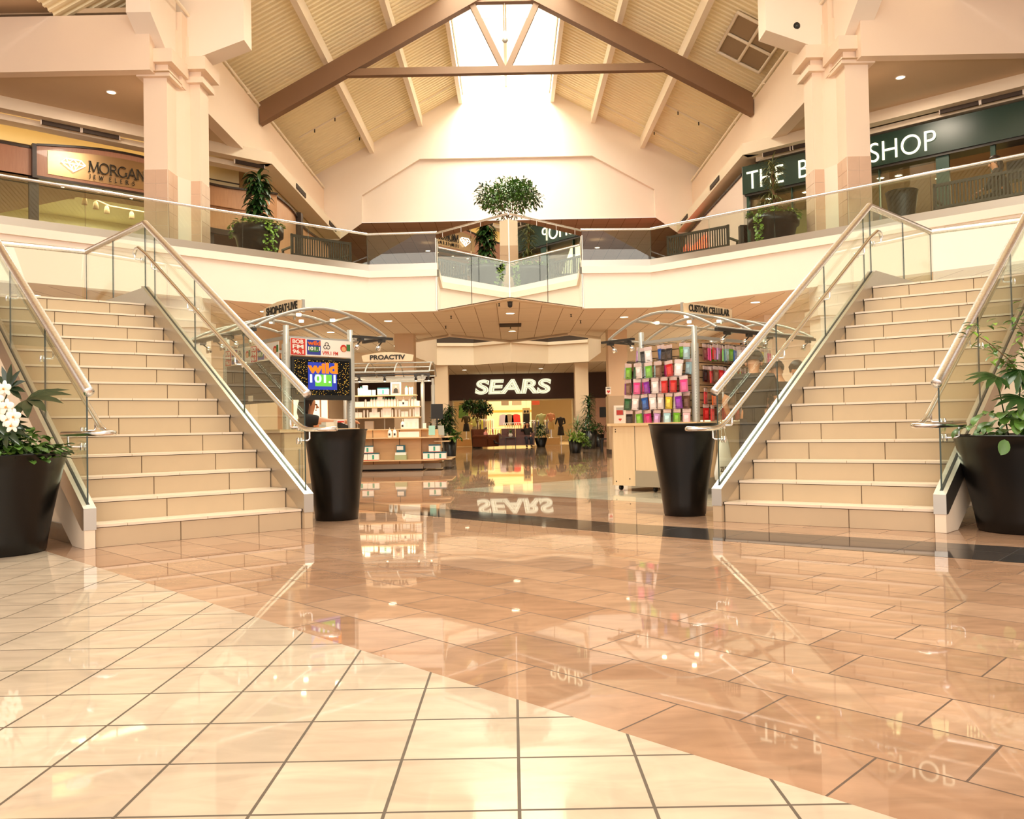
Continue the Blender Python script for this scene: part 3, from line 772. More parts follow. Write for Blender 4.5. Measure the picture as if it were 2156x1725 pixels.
        b.tube([Pd(dm - inn * 0.1, 0.4, zz + 0.07), Pd(dm - inn * 0.1, 0.4, zz), Pd(dm - inn * 0.08, 0.4, zz - 0.015), Pd(dm, 0.4, zz - 0.015)], 0.008, n=8)
        for k in (1, -1): b.lathe([(0.0, 0.0), (0.03, 0.0), (0.03, 0.012), (0, 0.012)], Pd(dm + k * 0.007, 0.4, zz - 0.015), axis=Au * k, n=16)
        fin(b, 'handrail_bracket', M['steel'], rl)
    return st
stair('left', (-1.88, 7.22), (-1.318, -0.985), (-0.191, 0.1905), 0.33, 0.1725, 1.21, 0.1645, (0.02, 4.2, 8.3, 12.3, 13.35), (0.02, 3.9, 7.9, 11.9, 13.35), 13.4, None)
stair('right', (1.84, 7.13), (1.37, -0.9), (0.183, 0.1775), 0.315, 0.1710, 1.155, 0.1665, (0.02, 4.3, 8.5, 12.6, 13.35), (0.02, 3.9, 7.9, 11.9, 13.35), 13.4, None)

# ================================================================ upper balcony railings
def along(pts):
    segs = []
    for a, b in zip(pts, pts[1:]):
        segs.append((Vector((a[0], a[1], 0)), Vector((b[0], b[1], 0))))
    return segs
def balcony_rail(nm, pts, label, zr=5.60, ztop=5.57, pane_w=1.5, z0=4.83):
    t = empty('balcony_railing', (pts[0][0], pts[0][1], 4.84), label=label, cat='railing')
    L0 = Vector(t.location)
    r = MB()
    for a, b in along(pts):
        r.tube([a + Vector((0, 0, zr)), b + Vector((0, 0, zr))], 0.03, n=12)
    for p in pts: r.ball((p[0], p[1], zr), 0.031, n=10, m=6)
    r.xf(Matrix.Translation(-L0)).build('top_rail', M['steel'], t)
    for a, b in along(pts):
        n_ = max(1, round((b - a).length / pane_w))
        for k in range(n_):
            p = a + (b - a) * (k / n_); q = a + (b - a) * ((k + 1) / n_)
            d = (q - p).normalized() * 0.006; p = p + d; q = q - d
            nn = Vector((-(q - p).y, (q - p).x, 0)).normalized() * 0.006
            z_ = lambda v, z: Vector((v.x, v.y, z))
            mb = MB()
            mb.quad(z_(p, z0) + nn, z_(q, z0) + nn, z_(q, ztop) + nn, z_(p, ztop) + nn, 0)
            mb.quad(z_(p, z0) - nn, z_(p, ztop) - nn, z_(q, ztop) - nn, z_(q, z0) - nn, 0)
            mb.quad(z_(p, z0) - nn, z_(p, z0) + nn, z_(p, ztop) + nn, z_(p, ztop) - nn, 1)
            mb.quad(z_(q, z0) - nn, z_(q, z0) + nn, z_(q, ztop) + nn, z_(q, ztop) - nn, 1)
            mb.xf(Matrix.Translation(-L0)).build('glass_panel', [M['glass'], M['glass_edge']], t)
    return t
balcony_rail('left', [(-14 - 0.03, 10.49), (-3.44, 19.70), (-1.76, 19.63)], 'glass railing with steel rail along the left side of the upper balcony')
balcony_rail('right', [(14 + 0.03, 10.49), (3.44, 19.70), (1.76, 19.63)], 'glass railing with steel rail along the right side of the upper balcony')
# mirrored prow
pw = empty('mirrored_prow', (0, 17.95, 3.7), label='V-shaped mirror-clad balcony front with rail at the centre', cat='mirror panels')
for s in (-1, 1):
    a = Vector((0, 17.82, 0)); b = Vector((s * 1.75, 19.575, 0)); d = b - a; nrm = Vector((d.y, -d.x, 0)).normalized()
    if nrm.y > 0: nrm = -nrm
    for k in range(2):
        p = a + d * (k * 0.5 + 0.004); q = a + d * (k * 0.5 + 0.496)
        mb = MB(); mb.obox((p.x, p.y, 3.71), (q - p), -nrm * 0.02, (0, 0, 1.72)); mb.xf(Matrix.Translation(-pw.location)).build('mirror_panel', M['mirror'], pw)
    mb = MB(); mb.tube([a + Vector((0, 0, 5.55)), b + Vector((0, 0.05, 5.58))], 0.025, n=10); mb.xf(Matrix.Translation(-pw.location)).build('top_rail', M['steel'], pw)
    for k in range(4):
        p = a + d * (0.1 + 0.27 * k) - nrm * 0.01
        mb = MB(); mb.tube([(p.x, p.y, 5.42), (p.x, p.y, 5.54)], 0.009, n=6); mb.xf(Matrix.Translation(-pw.location)).build('rail_post', M['steel_bright'], pw)
mb = MB(); mb.box(-0.012, 17.8, 3.7, 0.012, 17.82, 5.45); mb.xf(Matrix.Translation(-pw.location)).build('edge_trim', M['steel_clad'], pw)
for s in (-1, 1):
    mb = MB(); mb.box(s * 1.765 - 0.01, 19.55, 3.7, s * 1.765 + 0.01, 19.59, 5.45); mb.xf(Matrix.Translation(-pw.location)).build('edge_trim', M['steel_clad'], pw)
# ================================================================ storefronts on the upper level
def fr(s):
    """local frame of the diagonal storefront line: outward normal and direction towards the nave"""
    return Vector((s * 0.653, 0.757, 0)).normalized(), Vector((-s * 0.757, 0.653, 0)).normalized()
def PL(s, off, t, z=0.0):
    n_, d_ = fr(s); return n_ * off + d_ * t + Vector((0, 0, z))
def wall_ab(mb, s, off, t0, t1, z0, z1, th=0.12, mi=0):
    n_, d_ = fr(s)
    mb.obox(PL(s, off, t0, z0), d_ * (t1 - t0), n_ * th, (0, 0, z1 - z0), mi)
M['wood_red'] = wood('reddish_wood_veneer', rgb(176, 104, 58), rgb(204, 132, 82), 'Z')
M['wood_gold'] = wood('golden_wood_veneer', rgb(190, 120, 54), rgb(222, 154, 84), 'Z')
M['wood_dark'] = flat('dark_wood_trim', rgb(56, 36, 22), 0.35)
M['brass'] = metal('polished_brass', rgb(196, 156, 92), 0.32, axis=(1, 1, 1))
M['store_ceiling'] = flat('tan_store_ceiling', rgb(186, 138, 80), 0.6)
M['green_sign'] = flat('dark_green_enamel', rgb(20, 58, 44), 0.3, spec=0.5)
M['green_frame'] = flat('green_frame_paint', rgb(22, 74, 58), 0.35)
M['glow_letter'] = emis('lit_cream_letter', (1.0, 0.93, 0.62), 1.5)
M['downlight'] = emis('downlight_glow', (1, 0.84, 0.55), 6)
def downlight(p, r=0.09, lab='round recessed downlight in the ceiling', group='recessed ceiling downlights', up=False):
    t = empty('ceiling_light', p, label=lab, cat='ceiling light', group=group)
    MB().lathe([(r, 0), (r * 1.25, 0), (r * 1.25, -0.012), (r, -0.012), (r, 0)], (0, 0, 0), n=16, caps=False).build('trim_ring', M['plaster'], t)
    MB().lathe([(0.0, -0.006), (r, -0.006)], (0, 0, 0), n=16).build('lens', M['downlight'], t)
    return t

# ---------------- left: jeweller
s = -1
o = empty('jewelry_storefront', tuple(PL(s, 21.6, 5.5, Z2)), label='wood and brass storefront of the jeweller behind the left balcony', cat='storefront')
def F(mb, name, mats, par):
    mb.xf(Matrix.Translation(-Vector(par.location))); return mb.build(name, mats, par)
b = MB(); wall_ab(b, s, 21.62, -4, 3.95, 6.95, 7.6); wall_ab(b, s, 21.6, -4, 3.95, 7.58, 7.63, 0.14, 1); F(b, 'fascia_panel', [M['wood_red'], M['wood_dark']], o)
# arched sign panel
n_, d_ = fr(s)
arc = [(4.02 + 3.9 * k / 14, 7.64 + 0.2 * math.sin(PI * (k / 14))) for k in range(15)]
b = MB(); b.extrude([PL(s, 21.52, t, z) for t, z in [(4.02, 6.93)] + arc + [(7.92, 6.93)]], n_ * 0.2, 0)
F(b, 'sign_panel', M['wood_red'], o)
b = MB()
for k in range(14):
    (t0, z0), (t1, z1) = arc[k], arc[k + 1]
    b.extrude([PL(s, 21.48, t0, z0), PL(s, 21.48, t1, z1), PL(s, 21.48, t1, z1 + 0.05), PL(s, 21.48, t0, z0 + 0.05)], n_ * 0.26)
wall_ab(b, s, 21.48, 3.93, 4.02, 6.88, 7.68, 0.26); wall_ab(b, s, 21.48, 4.02, 7.95, 6.88, 6.94, 0.26); wall_ab(b, s, 21.48, 7.92, 8.02, 6.88, 7.68, 0.26)
F(b, 'panel_edge', M['wood_dark'], o)
b = MB(); b.extrude([PL(s, 21.5, t, z) for t, z in [(4.25, 7.02), (4.25, 7.58)] + [(4.25 + 3.4 * k / 10, 7.58 + 0.13 * math.sin(PI * k / 10)) for k in range(1, 10)] + [(7.65, 7.58), (7.65, 7.02)]], n_ * 0.03)
F(b, 'brass_plate', M['brass'], o)
# writing: cut serif capitals drawn stroke by stroke
def stroke(mb, pts, w, off, o3, R_, U_, N_, depth):
    for a, b_ in zip(pts, pts[1:]):
        a = Vector(a); b_ = Vector(b_); d = (b_ - a)
        if d.length < 1e-6: continue
        d.normalize(); nn = Vector((-d.y, d.x)) * w / 2; e = d * w * 0.25
        q = [a - nn - e, b_ - nn + e, b_ + nn + e, a + nn - e]
        mb.extrude([o3 + R_ * p.x + U_ * p.y for p in q], N_ * depth)
def serif_word(mb, word, o3, R_, U_, h, adv=1.0, wk=0.11, depth=0.03):
    R_ = R_.normalized(); U_ = U_.normalized(); N_ = R_.cross(U_)
    def ring(cx_, cy_, rx, ry, a0, a1, n=14): return [(cx_ + rx * math.cos(math.radians(a0 + (a1 - a0) * i / n)), cy_ + ry * math.sin(math.radians(a0 + (a1 - a0) * i / n))) for i in range(n + 1)]
    G = {'M': (1.0, [[(0.1, 0), (0.17, 1)], [(0.17, 1), (0.5, 0.05)], [(0.5, 0.05), (0.85, 1)], [(0.85, 1), (0.92, 0)]], [(0.1, 0), (0.92, 0), (0.14, 1), (0.88, 1)]),
         'O': (0.95, [ring(0.47, 0.5, 0.4, 0.5, 0, 360, 20)], []),
         'R': (0.8, [[(0.15, 0), (0.15, 1)], [(0.15, 0.98)] + ring(0.38, 0.74, 0.24, 0.24, 90, -90, 8) + [(0.15, 0.5)], [(0.4, 0.5), (0.75, 0)]], [(0.15, 0), (0.15, 1), (0.76, 0)]),
         'G': (0.95, [ring(0.47, 0.5, 0.4, 0.5, 45, 330, 18), [(0.8, 0.12), (0.8, 0.45)]], [(0.8, 0.45)]),
         'A': (0.88, [[(0.08, 0), (0.42, 1)], [(0.42, 1), (0.78, 0)], [(0.2, 0.36), (0.66, 0.36)]], [(0.08, 0), (0.78, 0)]),
         'N': (0.92, [[(0.14, 0), (0.14, 1)], [(0.14, 1), (0.78, 0.02)], [(0.78, 0), (0.78, 1)]], [(0.14, 0), (0.1, 1), (0.78, 1)]),
         'J': (0.5, [[(0.32, 1), (0.32, 0), (0.2, -0.15)]], [(0.32, 1)]),
         'E': (0.62, [[(0.14, 0), (0.14, 1)], [(0.14, 0.98), (0.5, 0.98)], [(0.14, 0.52), (0.42, 0.52)], [(0.14, 0.02), (0.54, 0.02)]], []),
         'W': (1.1, [[(0.06, 1), (0.3, 0)], [(0.3, 0), (0.53, 0.9)], [(0.53, 0.9), (0.76, 0)], [(0.76, 0), (1.0, 1)]], [(0.06, 1), (1.0, 1)]),
         'L': (0.6, [[(0.14, 0), (0.14, 1)], [(0.14, 0.02), (0.54, 0.02)]], [(0.14, 1)]),
         'S': (0.6, [ring(0.3, 0.75, 0.2, 0.23, 30, 250, 8) + ring(0.3, 0.26, 0.22, 0.25, 80, -150, 8)], [])}
    x = 0
    for ch in word:
        if ch not in G: x += 0.5 * adv; continue
        wd, st_, se = G[ch]
        for p in st_: stroke(mb, [((x + a) * h, b * h) for a, b in p], wk * h, 0, o3, R_, U_, N_, depth)
        for a, b in se: stroke(mb, [((x + a - 0.09) * h, b * h), ((x + a + 0.09) * h, b * h)], 0.05 * h, 0, o3, R_, U_, N_, depth)
        x += wd * adv
    return x * h
R_ = d_; U_ = Vector((0, 0, 1))
# text runs from the left of the photo (low t) to the right
b = MB(); serif_word(b, 'MORGAN', PL(s, 21.46, 5.11, 7.235), R_, U_, 0.25, 0.96, wk=0.085); F(b, 'sign_lettering', M['black_paint'], o)
b = MB(); serif_word(b, 'JEWELERS', PL(s, 21.46, 5.12, 7.07), R_, U_, 0.095, 2.15, wk=0.11); F(b, 'sign_lettering', M['black_paint'], o)
b = MB()
dm = [(0, 0.19), (0.1, 0.295), (0.42, 0.295), (0.52, 0.19), (0.26, 0.0)]
ed = [(0, 1), (1, 2), (2, 3), (3, 4), (4, 0), (0, 3)]
xt = [((0.1, 0.295), (0.15, 0.19)), ((0.26, 0.295), (0.15, 0.19)), ((0.26, 0.295), (0.37, 0.19)), ((0.42, 0.295), (0.37, 0.19)), ((0.15, 0.19), (0.26, 0)), ((0.37, 0.19), (0.26, 0)), ((0.15, 0.19), (0.22, 0.08)), ((0.22, 0.08), (0.26, 0.19)), ((0.26, 0.19), (0.3, 0.08)), ((0.3, 0.08), (0.37, 0.19))]
for a, c in [(dm[i], dm[j]) for i, j in ed] + xt:
    stroke(b, [a, c], 0.016, 0, PL(s, 21.45, 4.53, 7.16), R_, U_, R_.cross(U_), 0.02)
F(b, 'diamond_emblem', emis('lit_white_emblem', (1, 0.97, 0.9), 1.6), o)
# golden wood wall that waves on towards the nave, dark foot rail
b = MB(); m_ = MB()
def wave(t): return 21.62 + 0.1 * math.sin(t * 2.4)
ts = [8.05 + 0.12 * k for k in range(17)]
for t0, t1 in zip(ts, ts[1:]):
    a, c = PL(s, wave(t0), t0), PL(s, wave(t1), t1)
    b.quad((a.x, a.y, 6.3), (c.x, c.y, 6.3), (c.x, c.y, 7.52), (a.x, a.y, 7.52))
    m_.obox((a.x, a.y, 7.5), c - a, n_ * -0.08, (0, 0, 0.05)); m_.obox((a.x, a.y, 6.2), c - a, n_ * -0.1, (0, 0, 0.14))
yy = [22.84 + 0.35 * k for k in range(19)]
def wx(y): return -6.6 + 0.12 * math.sin((y - 22.84) * 1.3)
for y0, y1 in zip(yy, yy[1:]):
    x0, x1 = wx(y0), wx(y1); z0 = 7.5 - 0.06 * abs(math.sin((y0 - 22.8) * 0.9)); z1 = 7.5 - 0.06 * abs(math.sin((y1 - 22.8) * 0.9))
    b.quad((x0, y0, Z2), (x1, y1, Z2), (x1, y1, z1), (x0, y0, z0))
    m_.extrude([(x0, y0, z0), (x1, y1, z1), (x1, y1, z1 + 0.05), (x0, y0, z0 + 0.05)], (0.06, 0, 0))
m_.box(-6.62, 25.0, Z2, -6.4, 25.25, 7.6)
F(b, 'curved_wood_wall', M['wood_gold'], o); F(m_, 'dark_trim', M['wood_dark'], o)
# posts and interior
b = MB(); wall_ab(b, s, 21.7, -4, -3.8, Z2, 7.0); wall_ab(b, s, 21.7, 8.0, 8.25, Z2, 6.3); wall_ab(b, s, 21.7, 3.9, 4.1, Z2, 6.95); F(b, 'door_post', M['wood_dark'], o)
b = MB()
b.poly([PL(s, 21.6, -5, 6.95), PL(s, 22.9, -5, 6.95), PL(s, 22.9, 9.4, 6.95), PL(s, 21.6, 9.4, 6.95)])
b.poly([PL(s, 22.9, -5, 6.95), PL(s, 27.5, -5, 6.95), PL(s, 27.5, 3.2, 6.95), PL(s, 22.9, 5.2, 6.95)])
F(b, 'shop_ceiling', M['store_ceiling'], o)
b = MB()
b.poly([PL(s, 22.9, 5.2, 7.5), PL(s, 27.5, 3.2, 7.5), PL(s, 27.5, 9.4, 7.5), PL(s, 22.9, 9.4, 7.5)])
for a, c in ((PL(s, 22.9, 5.2), PL(s, 27.5, 3.2)), (PL(s, 22.9, 5.2), PL(s, 22.9, 9.4))): b.quad(a + Vector((0, 0, 6.95)), c + Vector((0, 0, 6.95)), c + Vector((0, 0, 7.5)), a + Vector((0, 0, 7.5)))
wall_ab(b, s, 27.4, -5, 9.4, Z2, 7.5)
F(b, 'shop_back_wall', flat('pale_green_wall', rgb(232, 224, 168), 0.6), o)
area('jeweller_light', tuple(PL(s, 24.8, 6.6, 7.4)), 3, 3, 190, (1, 0.9, 0.6))
tk = [(4.9, 23.1), (5.6, 23.4), (6.0, 23.9), (6.4, 24.2), (5.35, 23.0), (7.0, 24.4)]
tr_ = MB(); tr_.tube([PL(s, 22.95, 4.9, 7.18), PL(s, 24.2, 6.3, 7.18), PL(s, 24.4, 8.2, 7.18)], 0.025, n=6)
lt = empty('track_light_bar', tuple(PL(s, 23.6, 6, 7.18)), label='ceiling track with bell-shaped spotlights inside the jeweller', cat='track light')
F(tr_, 'track', M['plaster_tan'], lt)
for t, off in ((5.1, 23.1), (5.5, 23.5), (5.85, 23.8), (6.2, 24.1), (6.9, 24.3), (7.6, 24.35)):
    p = PL(s, off, t, 7.16)
    h = MB(); h.lathe([(0.02, 0), (0.055, -0.05), (0.075, -0.22), (0.07, -0.22)], p, n=12); h = F(h, 'spotlight', M['plaster_tan'], lt)
    g = MB(); g.lathe([(0.0, -0.215), (0.07, -0.215)], p, n=12); g.xf(Matrix.Translation(-Vector(lt.location))); g.build('lens', M['downlight'], h)
for t, off in ((0.6, 22.1), (1.5, 22.5), (2.2, 22.2), (2.0, 22.9), (2.7, 23.2), (3.3, 22.3), (4.0, 22.1), (4.7, 22.15), (5.5, 22.1), (6.3, 22.2), (1.2, 23.3), (3.2, 23.6), (8.6, 22.2), (9.0, 22.6)):
    downlight(tuple(PL(s, off, t, 6.948)), 0.04, 'tiny starry downlight in the brown ceiling of the jeweller', 'small lights in the jeweller ceiling')
# lit cove between bulkhead and shop fronts
for s, nm in ((-1, 'left'), (1, 'right')):
    b = MB(); wall_ab(b, s, 22.3, -6, 9.2, 6.95, 8.3, 0.1); b.box(min(s * 6.95, s * 7.05), 22.6, 6.95, max(s * 6.95, s * 7.05), YE, 8.3)
    struct('wall_cove_' + nm, b, M['cove'] if s < 0 else M['plaster_tan'])
    b = MB(); wall_ab(b, s, 22.26, -6, 9.2, 7.84, 7.865, 0.03); struct('trim_10' if s < 0 else 'trim_11', b, M['wood_dark'])
    # dark air grilles in the bulkhead
    for k, t in enumerate((4.0, 4.85, 8.5) if s < 0 else (3.0, 3.85, 8.15, 7.4)):
        v = empty('air_grille', tuple(PL(s, 20.9, t, 8.0)), label='dark louvred air grille in the bulkhead over the %s storefront' % nm, cat='air grille', group='bulkhead grilles ' + nm)
        b = MB(); wall_ab(b, s, 20.84, t, t + 0.8, 7.955, 8.105, 0.05); F(b, 'louvres', M['vent_dark'], v)
        b = MB(); wall_ab(b, s, 20.83, t - 0.02, t, 7.94, 8.12, 0.06); wall_ab(b, s, 20.83, t + 0.8, t + 0.82, 7.94, 8.12, 0.06); F(b, 'frame', M['plaster'], v)
    for y in (24.2, 28.6):
        b = MB(); b.box(s * 6.32 - 0.015, y, 8.12, s * 6.32 + 0.015, y + 1.1, 8.26); setp(b.build('air_grille', M['vent_dark']), 'slim air grille in the %s nave fascia' % nm, 'air grille', 'nave fascia grilles ' + nm)
area('cove_light_left', tuple(PL(-1, 21.9, 4, 7.7)), 8, 0.25, 22, (1, 0.75, 0.35), rot=(PI, 0, math.atan2(fr(-1)[1].y, fr(-1)[1].x)))
area('walkway_lights_left', (-8.7, 17.7, 8.27), 0.8, 0.8, 60, (1, 0.85, 0.66))
area('walkway_lights_right', (8.7, 17.7, 8.27), 0.8, 0.8, 60, (1, 0.85, 0.66))

# ---------------- right: bath and body shop with the long green sign
s = 1; n_, d_ = fr(s); R_ = -d_
g = empty('shop_sign', tuple(PL(s, 21.0, 5, 7.06)), label='long dark green fascia sign with glowing letters THE BODY SHOP', cat='sign')
b = MB(); wall_ab(b, s, 21.0, -4.5, 9.62, 7.1, 7.86, 0.6); F(b, 'sign_box', M['green_sign'], g)
b = MB(); wall_ab(b, s, 21.04, -4.5, 9.58, 7.04, 7.1, 0.5); F(b, 'lower_edge', M['dark_metal'], g)
b = MB(); wall_ab(b, s, 21.02, 9.62, 9.64, 7.1, 7.86, 0.58); F(b, 'sign_end', M['alu'], g)
b = MB(); put_text(b, 'THE', PL(s, 20.98, 9.48, 7.2), R_, (0, 0, 1), w=1.02, h=0.47, depth=0.03, bold=-0.01); F(b, 'sign_lettering', M['glow_letter'], g)
b = MB(); put_text(b, 'BODY', PL(s, 20.98, 8.05, 7.2), R_, (0, 0, 1), w=1.5, h=0.47, depth=0.03, bold=-0.01); F(b, 'sign_lettering', M['glow_letter'], g)
b = MB(); put_text(b, 'SHOP', PL(s, 20.98, 6.28, 7.2), R_, (0, 0, 1), w=1.5, h=0.47, depth=0.03, bold=-0.01); F(b, 'sign_lettering', M['glow_letter'], g)
o = empty('body_care_storefront', tuple(PL(s, 21.2, 5, Z2)), label='glazed storefront with dark green frames under the long green sign', cat='storefront')
b = MB()
for t, w in ((9.5, 0.06), (4.55, 0.28), (3.6, 0.1), (1.2, 0.28), (7.2, 0.02), (8.3, 0.02), (6.1, 0.02)): wall_ab(b, s, 21.1, t, t + w, Z2, 7.05, 0.1, 0)
F(b, 'frame', M['green_frame'], o)
b = MB(); wall_ab(b, s, 21.2, 4.8, 9.5, Z2, 7.05, 0.01); F(b, 'window_glass', M['glass'], o)
b = MB(); b.poly([PL(s, 21.2, -5, 7.05), PL(s, 27.5, -5, 7.05), PL(s, 27.5, 9.5, 7.05), PL(s, 21.2, 9.5, 7.05)]); F(b, 'shop_ceiling', M['store_ceiling'], o)
b = MB(); wall_ab(b, s, 26.8, -5, 9.5, Z2, 7.05); F(b, 'shop_back_wall', flat('olive_yellow_wall', rgb(196, 178, 70), 0.6), o)
b = MB(); wall_ab(b, s, 23.4, 8.4, 9.4, Z2, 7.0); F(b, 'yellow_side_wall', flat('lime_yellow_wall', rgb(214, 200, 100), 0.6), o)
b = MB(); wall_ab(b, s, 22.4, 0.4, 3.6, 6.5, 7.04, 0.3); F(b, 'dark_bulkhead', M['black_plastic'], o)
b = MB(); wall_ab(b, s, 21.16, 6.75, 7.05, 5.1, 6.1, 0.02); F(b, 'window_poster', flat('pale_blue_poster', rgb(208, 222, 224), 0.5), o)
b = MB(); wall_ab(b, s, 21.6, 5.4, 5.95, 5.0, 5.85, 0.05); F(b, 'yellow_card', flat('yellow_card', rgb(236, 214, 50), 0.5), o)
area('body_shop_light', tuple(PL(s, 24, 5, 6.9)), 5, 3, 90, (1, 0.85, 0.5))
for t, off in ((9.2, 21.7), (8.2, 21.8), (7.4, 22.1), (6.9, 22.8), (5.9, 22.0), (5.2, 23.0), (3.0, 21.9), (2.3, 21.8), (1.5, 22.0), (3.9, 22.6), (6.4, 24.0), (6.3, 21.9)):
    downlight(tuple(PL(s, off, t, 7.045)), 0.085, 'round downlight in the tan ceiling behind the green storefront', 'downlights behind the green storefront')
# ---------------- right, nave side: pink shop with red neon script
o = empty('pink_storefront', (6.6, 26, Z2), label='pale pink storefront with a red neon word beyond the green sign', cat='storefront')
b = MB(); b.box(6.6, 22.75, Z2, 6.75, 30.3, 7.82, 0); F(b, 'fascia_wall', flat('pale_pink_panel', rgb(240, 208, 190), 0.5), o)
b = MB(); b.box(6.56, 22.75, 7.8, 6.62, 30.3, 7.86); b.box(6.5, 22.8, 5.6, 6.62, 24.6, 5.72); b.box(6.5, 22.75, Z2, 6.75, 22.95, 6.4); F(b, 'dark_trim', M['black_plastic'], o)
b = MB(); b.box(6.52, 23.0, Z2, 6.58, 24.4, 5.6); F(b, 'shop_pane', M['vent_dark'], o)
neon = emis('red_neon', (1.0, 0.08, 0.03), 4.0)
b = MB(); put_text(b, 'Famous', (6.52, 30.2, 6.55), (0, -1, 0), (0, 0.0, 1), w=3.3, h=0.85, depth=0.05, shear=0.25); F(b, 'neon_lettering', neon, o)
b = MB(); b.box(6.53, 27.0, 6.3, 6.57, 30.2, 6.37); F(b, 'neon_underline', neon, o)

# added glowing panes, framed like shop windows, to brighten the lower ceiling
M['fill_glow'] = emis('warm_fill_glow', (1, 0.78, 0.48), 1.3)
for s, nm in ((-1, 'left'), (1, 'right')):
    o = empty('shop_pane', (s * 6.7, 26.5, 0.4), label='added glowing fill pane with window-like frame on the %s of the lower concourse' % nm, cat='fill panel')
    MB().box(-0.03, -3.0, 0.1, 0.03, 3.0, 2.7).build('glow_pane', M['fill_glow'], o)
    for k in range(6):
        y = -3.05 + k * 1.2; MB().box(-0.06, y, 0, 0.06, y + 0.1, 2.8).build('frame_bar', M['maple_frame'] if 'maple_frame' in M else M['wood_gold'], o)
    MB().box(-0.06, -3.05, 2.7, 0.06, 3.05, 2.85).build('frame_head', M['wood_gold'], o)

# ================================================================ department store at the far end
YS = 36.0
M['brown_band'] = flat('dark_brown_fascia', rgb(82, 44, 18), 0.6, noise=0.06, nscale=6)
o = empty('department_store_front', (0, YS, 0), label='dark brown department store fascia with lit white letters SEARS', cat='storefront')
b = MB(); b.box(-15, YS, 2.06, 15, YS + 0.3, 3.7); F(b, 'fascia_band', M['brown_band'], o)
b = MB(); b.box(-15, YS + 0.1, 0, -2.62, YS + 0.3, 2.06); b.box(2.7, YS + 0.1, 0, 3.4, YS + 0.3, 2.06); b.box(3.4, YS + 0.2, 0, 15, YS + 0.4, 2.06); F(b, 'side_wall', M['plaster_tan'], o)
b = MB(); b.box(-2.64, YS, 2.0, 2.72, YS + 0.25, 2.07); b.box(-2.64, YS, 0, -2.58, YS + 0.2, 2.0); b.box(2.66, YS, 0, 2.72, YS + 0.2, 2.0); F(b, 'door_frame', M['cove'], o)
lm_ = emis('lit_white_letter', (1.0, 0.95, 0.66), 0.78)
b = MB(); put_text(b, 'SEARS', (-1.62, YS - 0.06, 2.3), (1, 0, 0), (0, 0, 1), w=3.37, h=0.66, depth=0.05, bold=0.045, shear=0.12); F(b, 'sign_lettering', lm_, o)
b = MB(); put_text(b, 'SEARS', (-1.592, YS - 0.115, 2.328), (1, 0, 0), (0, 0, 1), w=3.314, h=0.604, depth=0.01, bold=0.008, shear=0.12); F(b, 'letter_outline', emis('lit_letter_line', (0.5, 0.42, 0.16), 0.7), o)
b = MB(); put_text(b, 'SEARS', (-1.582, YS - 0.13, 2.338), (1, 0, 0), (0, 0, 1), w=3.294, h=0.584, depth=0.01, bold=-0.008, shear=0.12); F(b, 'letter_face', lm_, o)
struct('ceiling_store', MB().box(-9, YS + 0.3, 3.25, 9, 48, 3.3), flat('store_ceiling_cream', rgb(240, 222, 170), 0.6))
# second shop poster to the right of the opening
p_ = empty('wall_poster', (4.3, YS + 0.1, 0.1), label='tall pink poster with a black caption block beside the department store', cat='poster')
b = MB(); b.box(-0.6, 0, 0, 0.75, 0.04, 2.0); b.build('poster_sheet', flat('pink_poster', rgb(236, 176, 138), 0.5), p_)
b = MB(); b.box(-0.42, -0.02, 1.1, 0.3, 0, 1.55); b.build('caption_block', M['black_plastic'], p_)
b = MB(); b.lathe([(0.0, 0), (0.22, 0), (0.22, 0.01)], (0.25, -0.005, 1.2), axis=(0, -1, 0), n=14); b.lathe([(0.0, 0), (0.3, 0), (0.3, 0.01)], (0.1, -0.003, 0.6), axis=(0, -1, 0), n=14); b.build('poster_shape', flat('brown_print', rgb(150, 80, 34), 0.6), p_)
# ceiling downlights of the lower level, diffuser and camera dome
for x, y in ((-3.2, 21.3), (3.0, 21.4), (-5.8, 19.2), (5.8, 19.2), (3.8, 27.8), (-3.9, 27.8), (5.2, 23.5), (-5.2, 23.5), (0.05, 24.1), (-7.6, 17.9), (7.6, 17.9), (-9.6, 16.4), (9.6, 16.4), (-0.0, 20.3)):
    spot('lower_downlight_lamp', (x, y, ZC - 0.06), 130)
    downlight((x, y, ZC - 0.001), 0.11, 'round downlight in the tiled ceiling under the balcony', 'downlights under the balcony')
for x in (-1.9, 1.2): spot('far_downlight_lamp', (x, 33.0, 3.14), 110); downlight((x, 33.0, 3.199), 0.1, 'round downlight in the low ceiling before the department store', 'downlights before the department store')
for x, y in ((-1.2, 33.5), (1.75, 33.8), (-1.9, 36.5), (2.3, 36.2), (-3.4, 34.0), (3.7, 34.0)): downlight((x, y, 8.3), 0.1, 'round downlight in the far upper ceiling', 'downlights in the far upper ceiling')
for s in (-1, 1): downlight((s * 8.6, 17.6, 8.318), 0.09, 'downlight in the %s walkway soffit beside the pier' % ('left' if s < 0 else 'right'), None)
for (x, y) in ((-1.5, 20.6), (1.55, 20.7), (-1.8, 22.6), (1.9, 22.0), (0.0, 22.9), (-4.6, 18.9), (3.9, 20.2), (-0.25, 18.6)):
    b = MB(); b.lathe([(0.03, 0), (0.012, -0.02), (0.012, -0.06), (0.03, -0.075), (0.0, -0.075)], (x, y, ZC), n=8)
    setp(b.build('ceiling_sprinkler', M['dark_metal']), 'small pendant sprinkler under the lower ceiling', 'sprinkler', 'lower ceiling sprinklers')
v = MB(); v.box(-0.3, 22.3, ZC - 0.03, 0.3, 22.9, ZC); 
setp(v.build('air_diffuser', M['vent_dark']), 'square air diffuser in the lower ceiling behind the mirrored prow', 'vent')
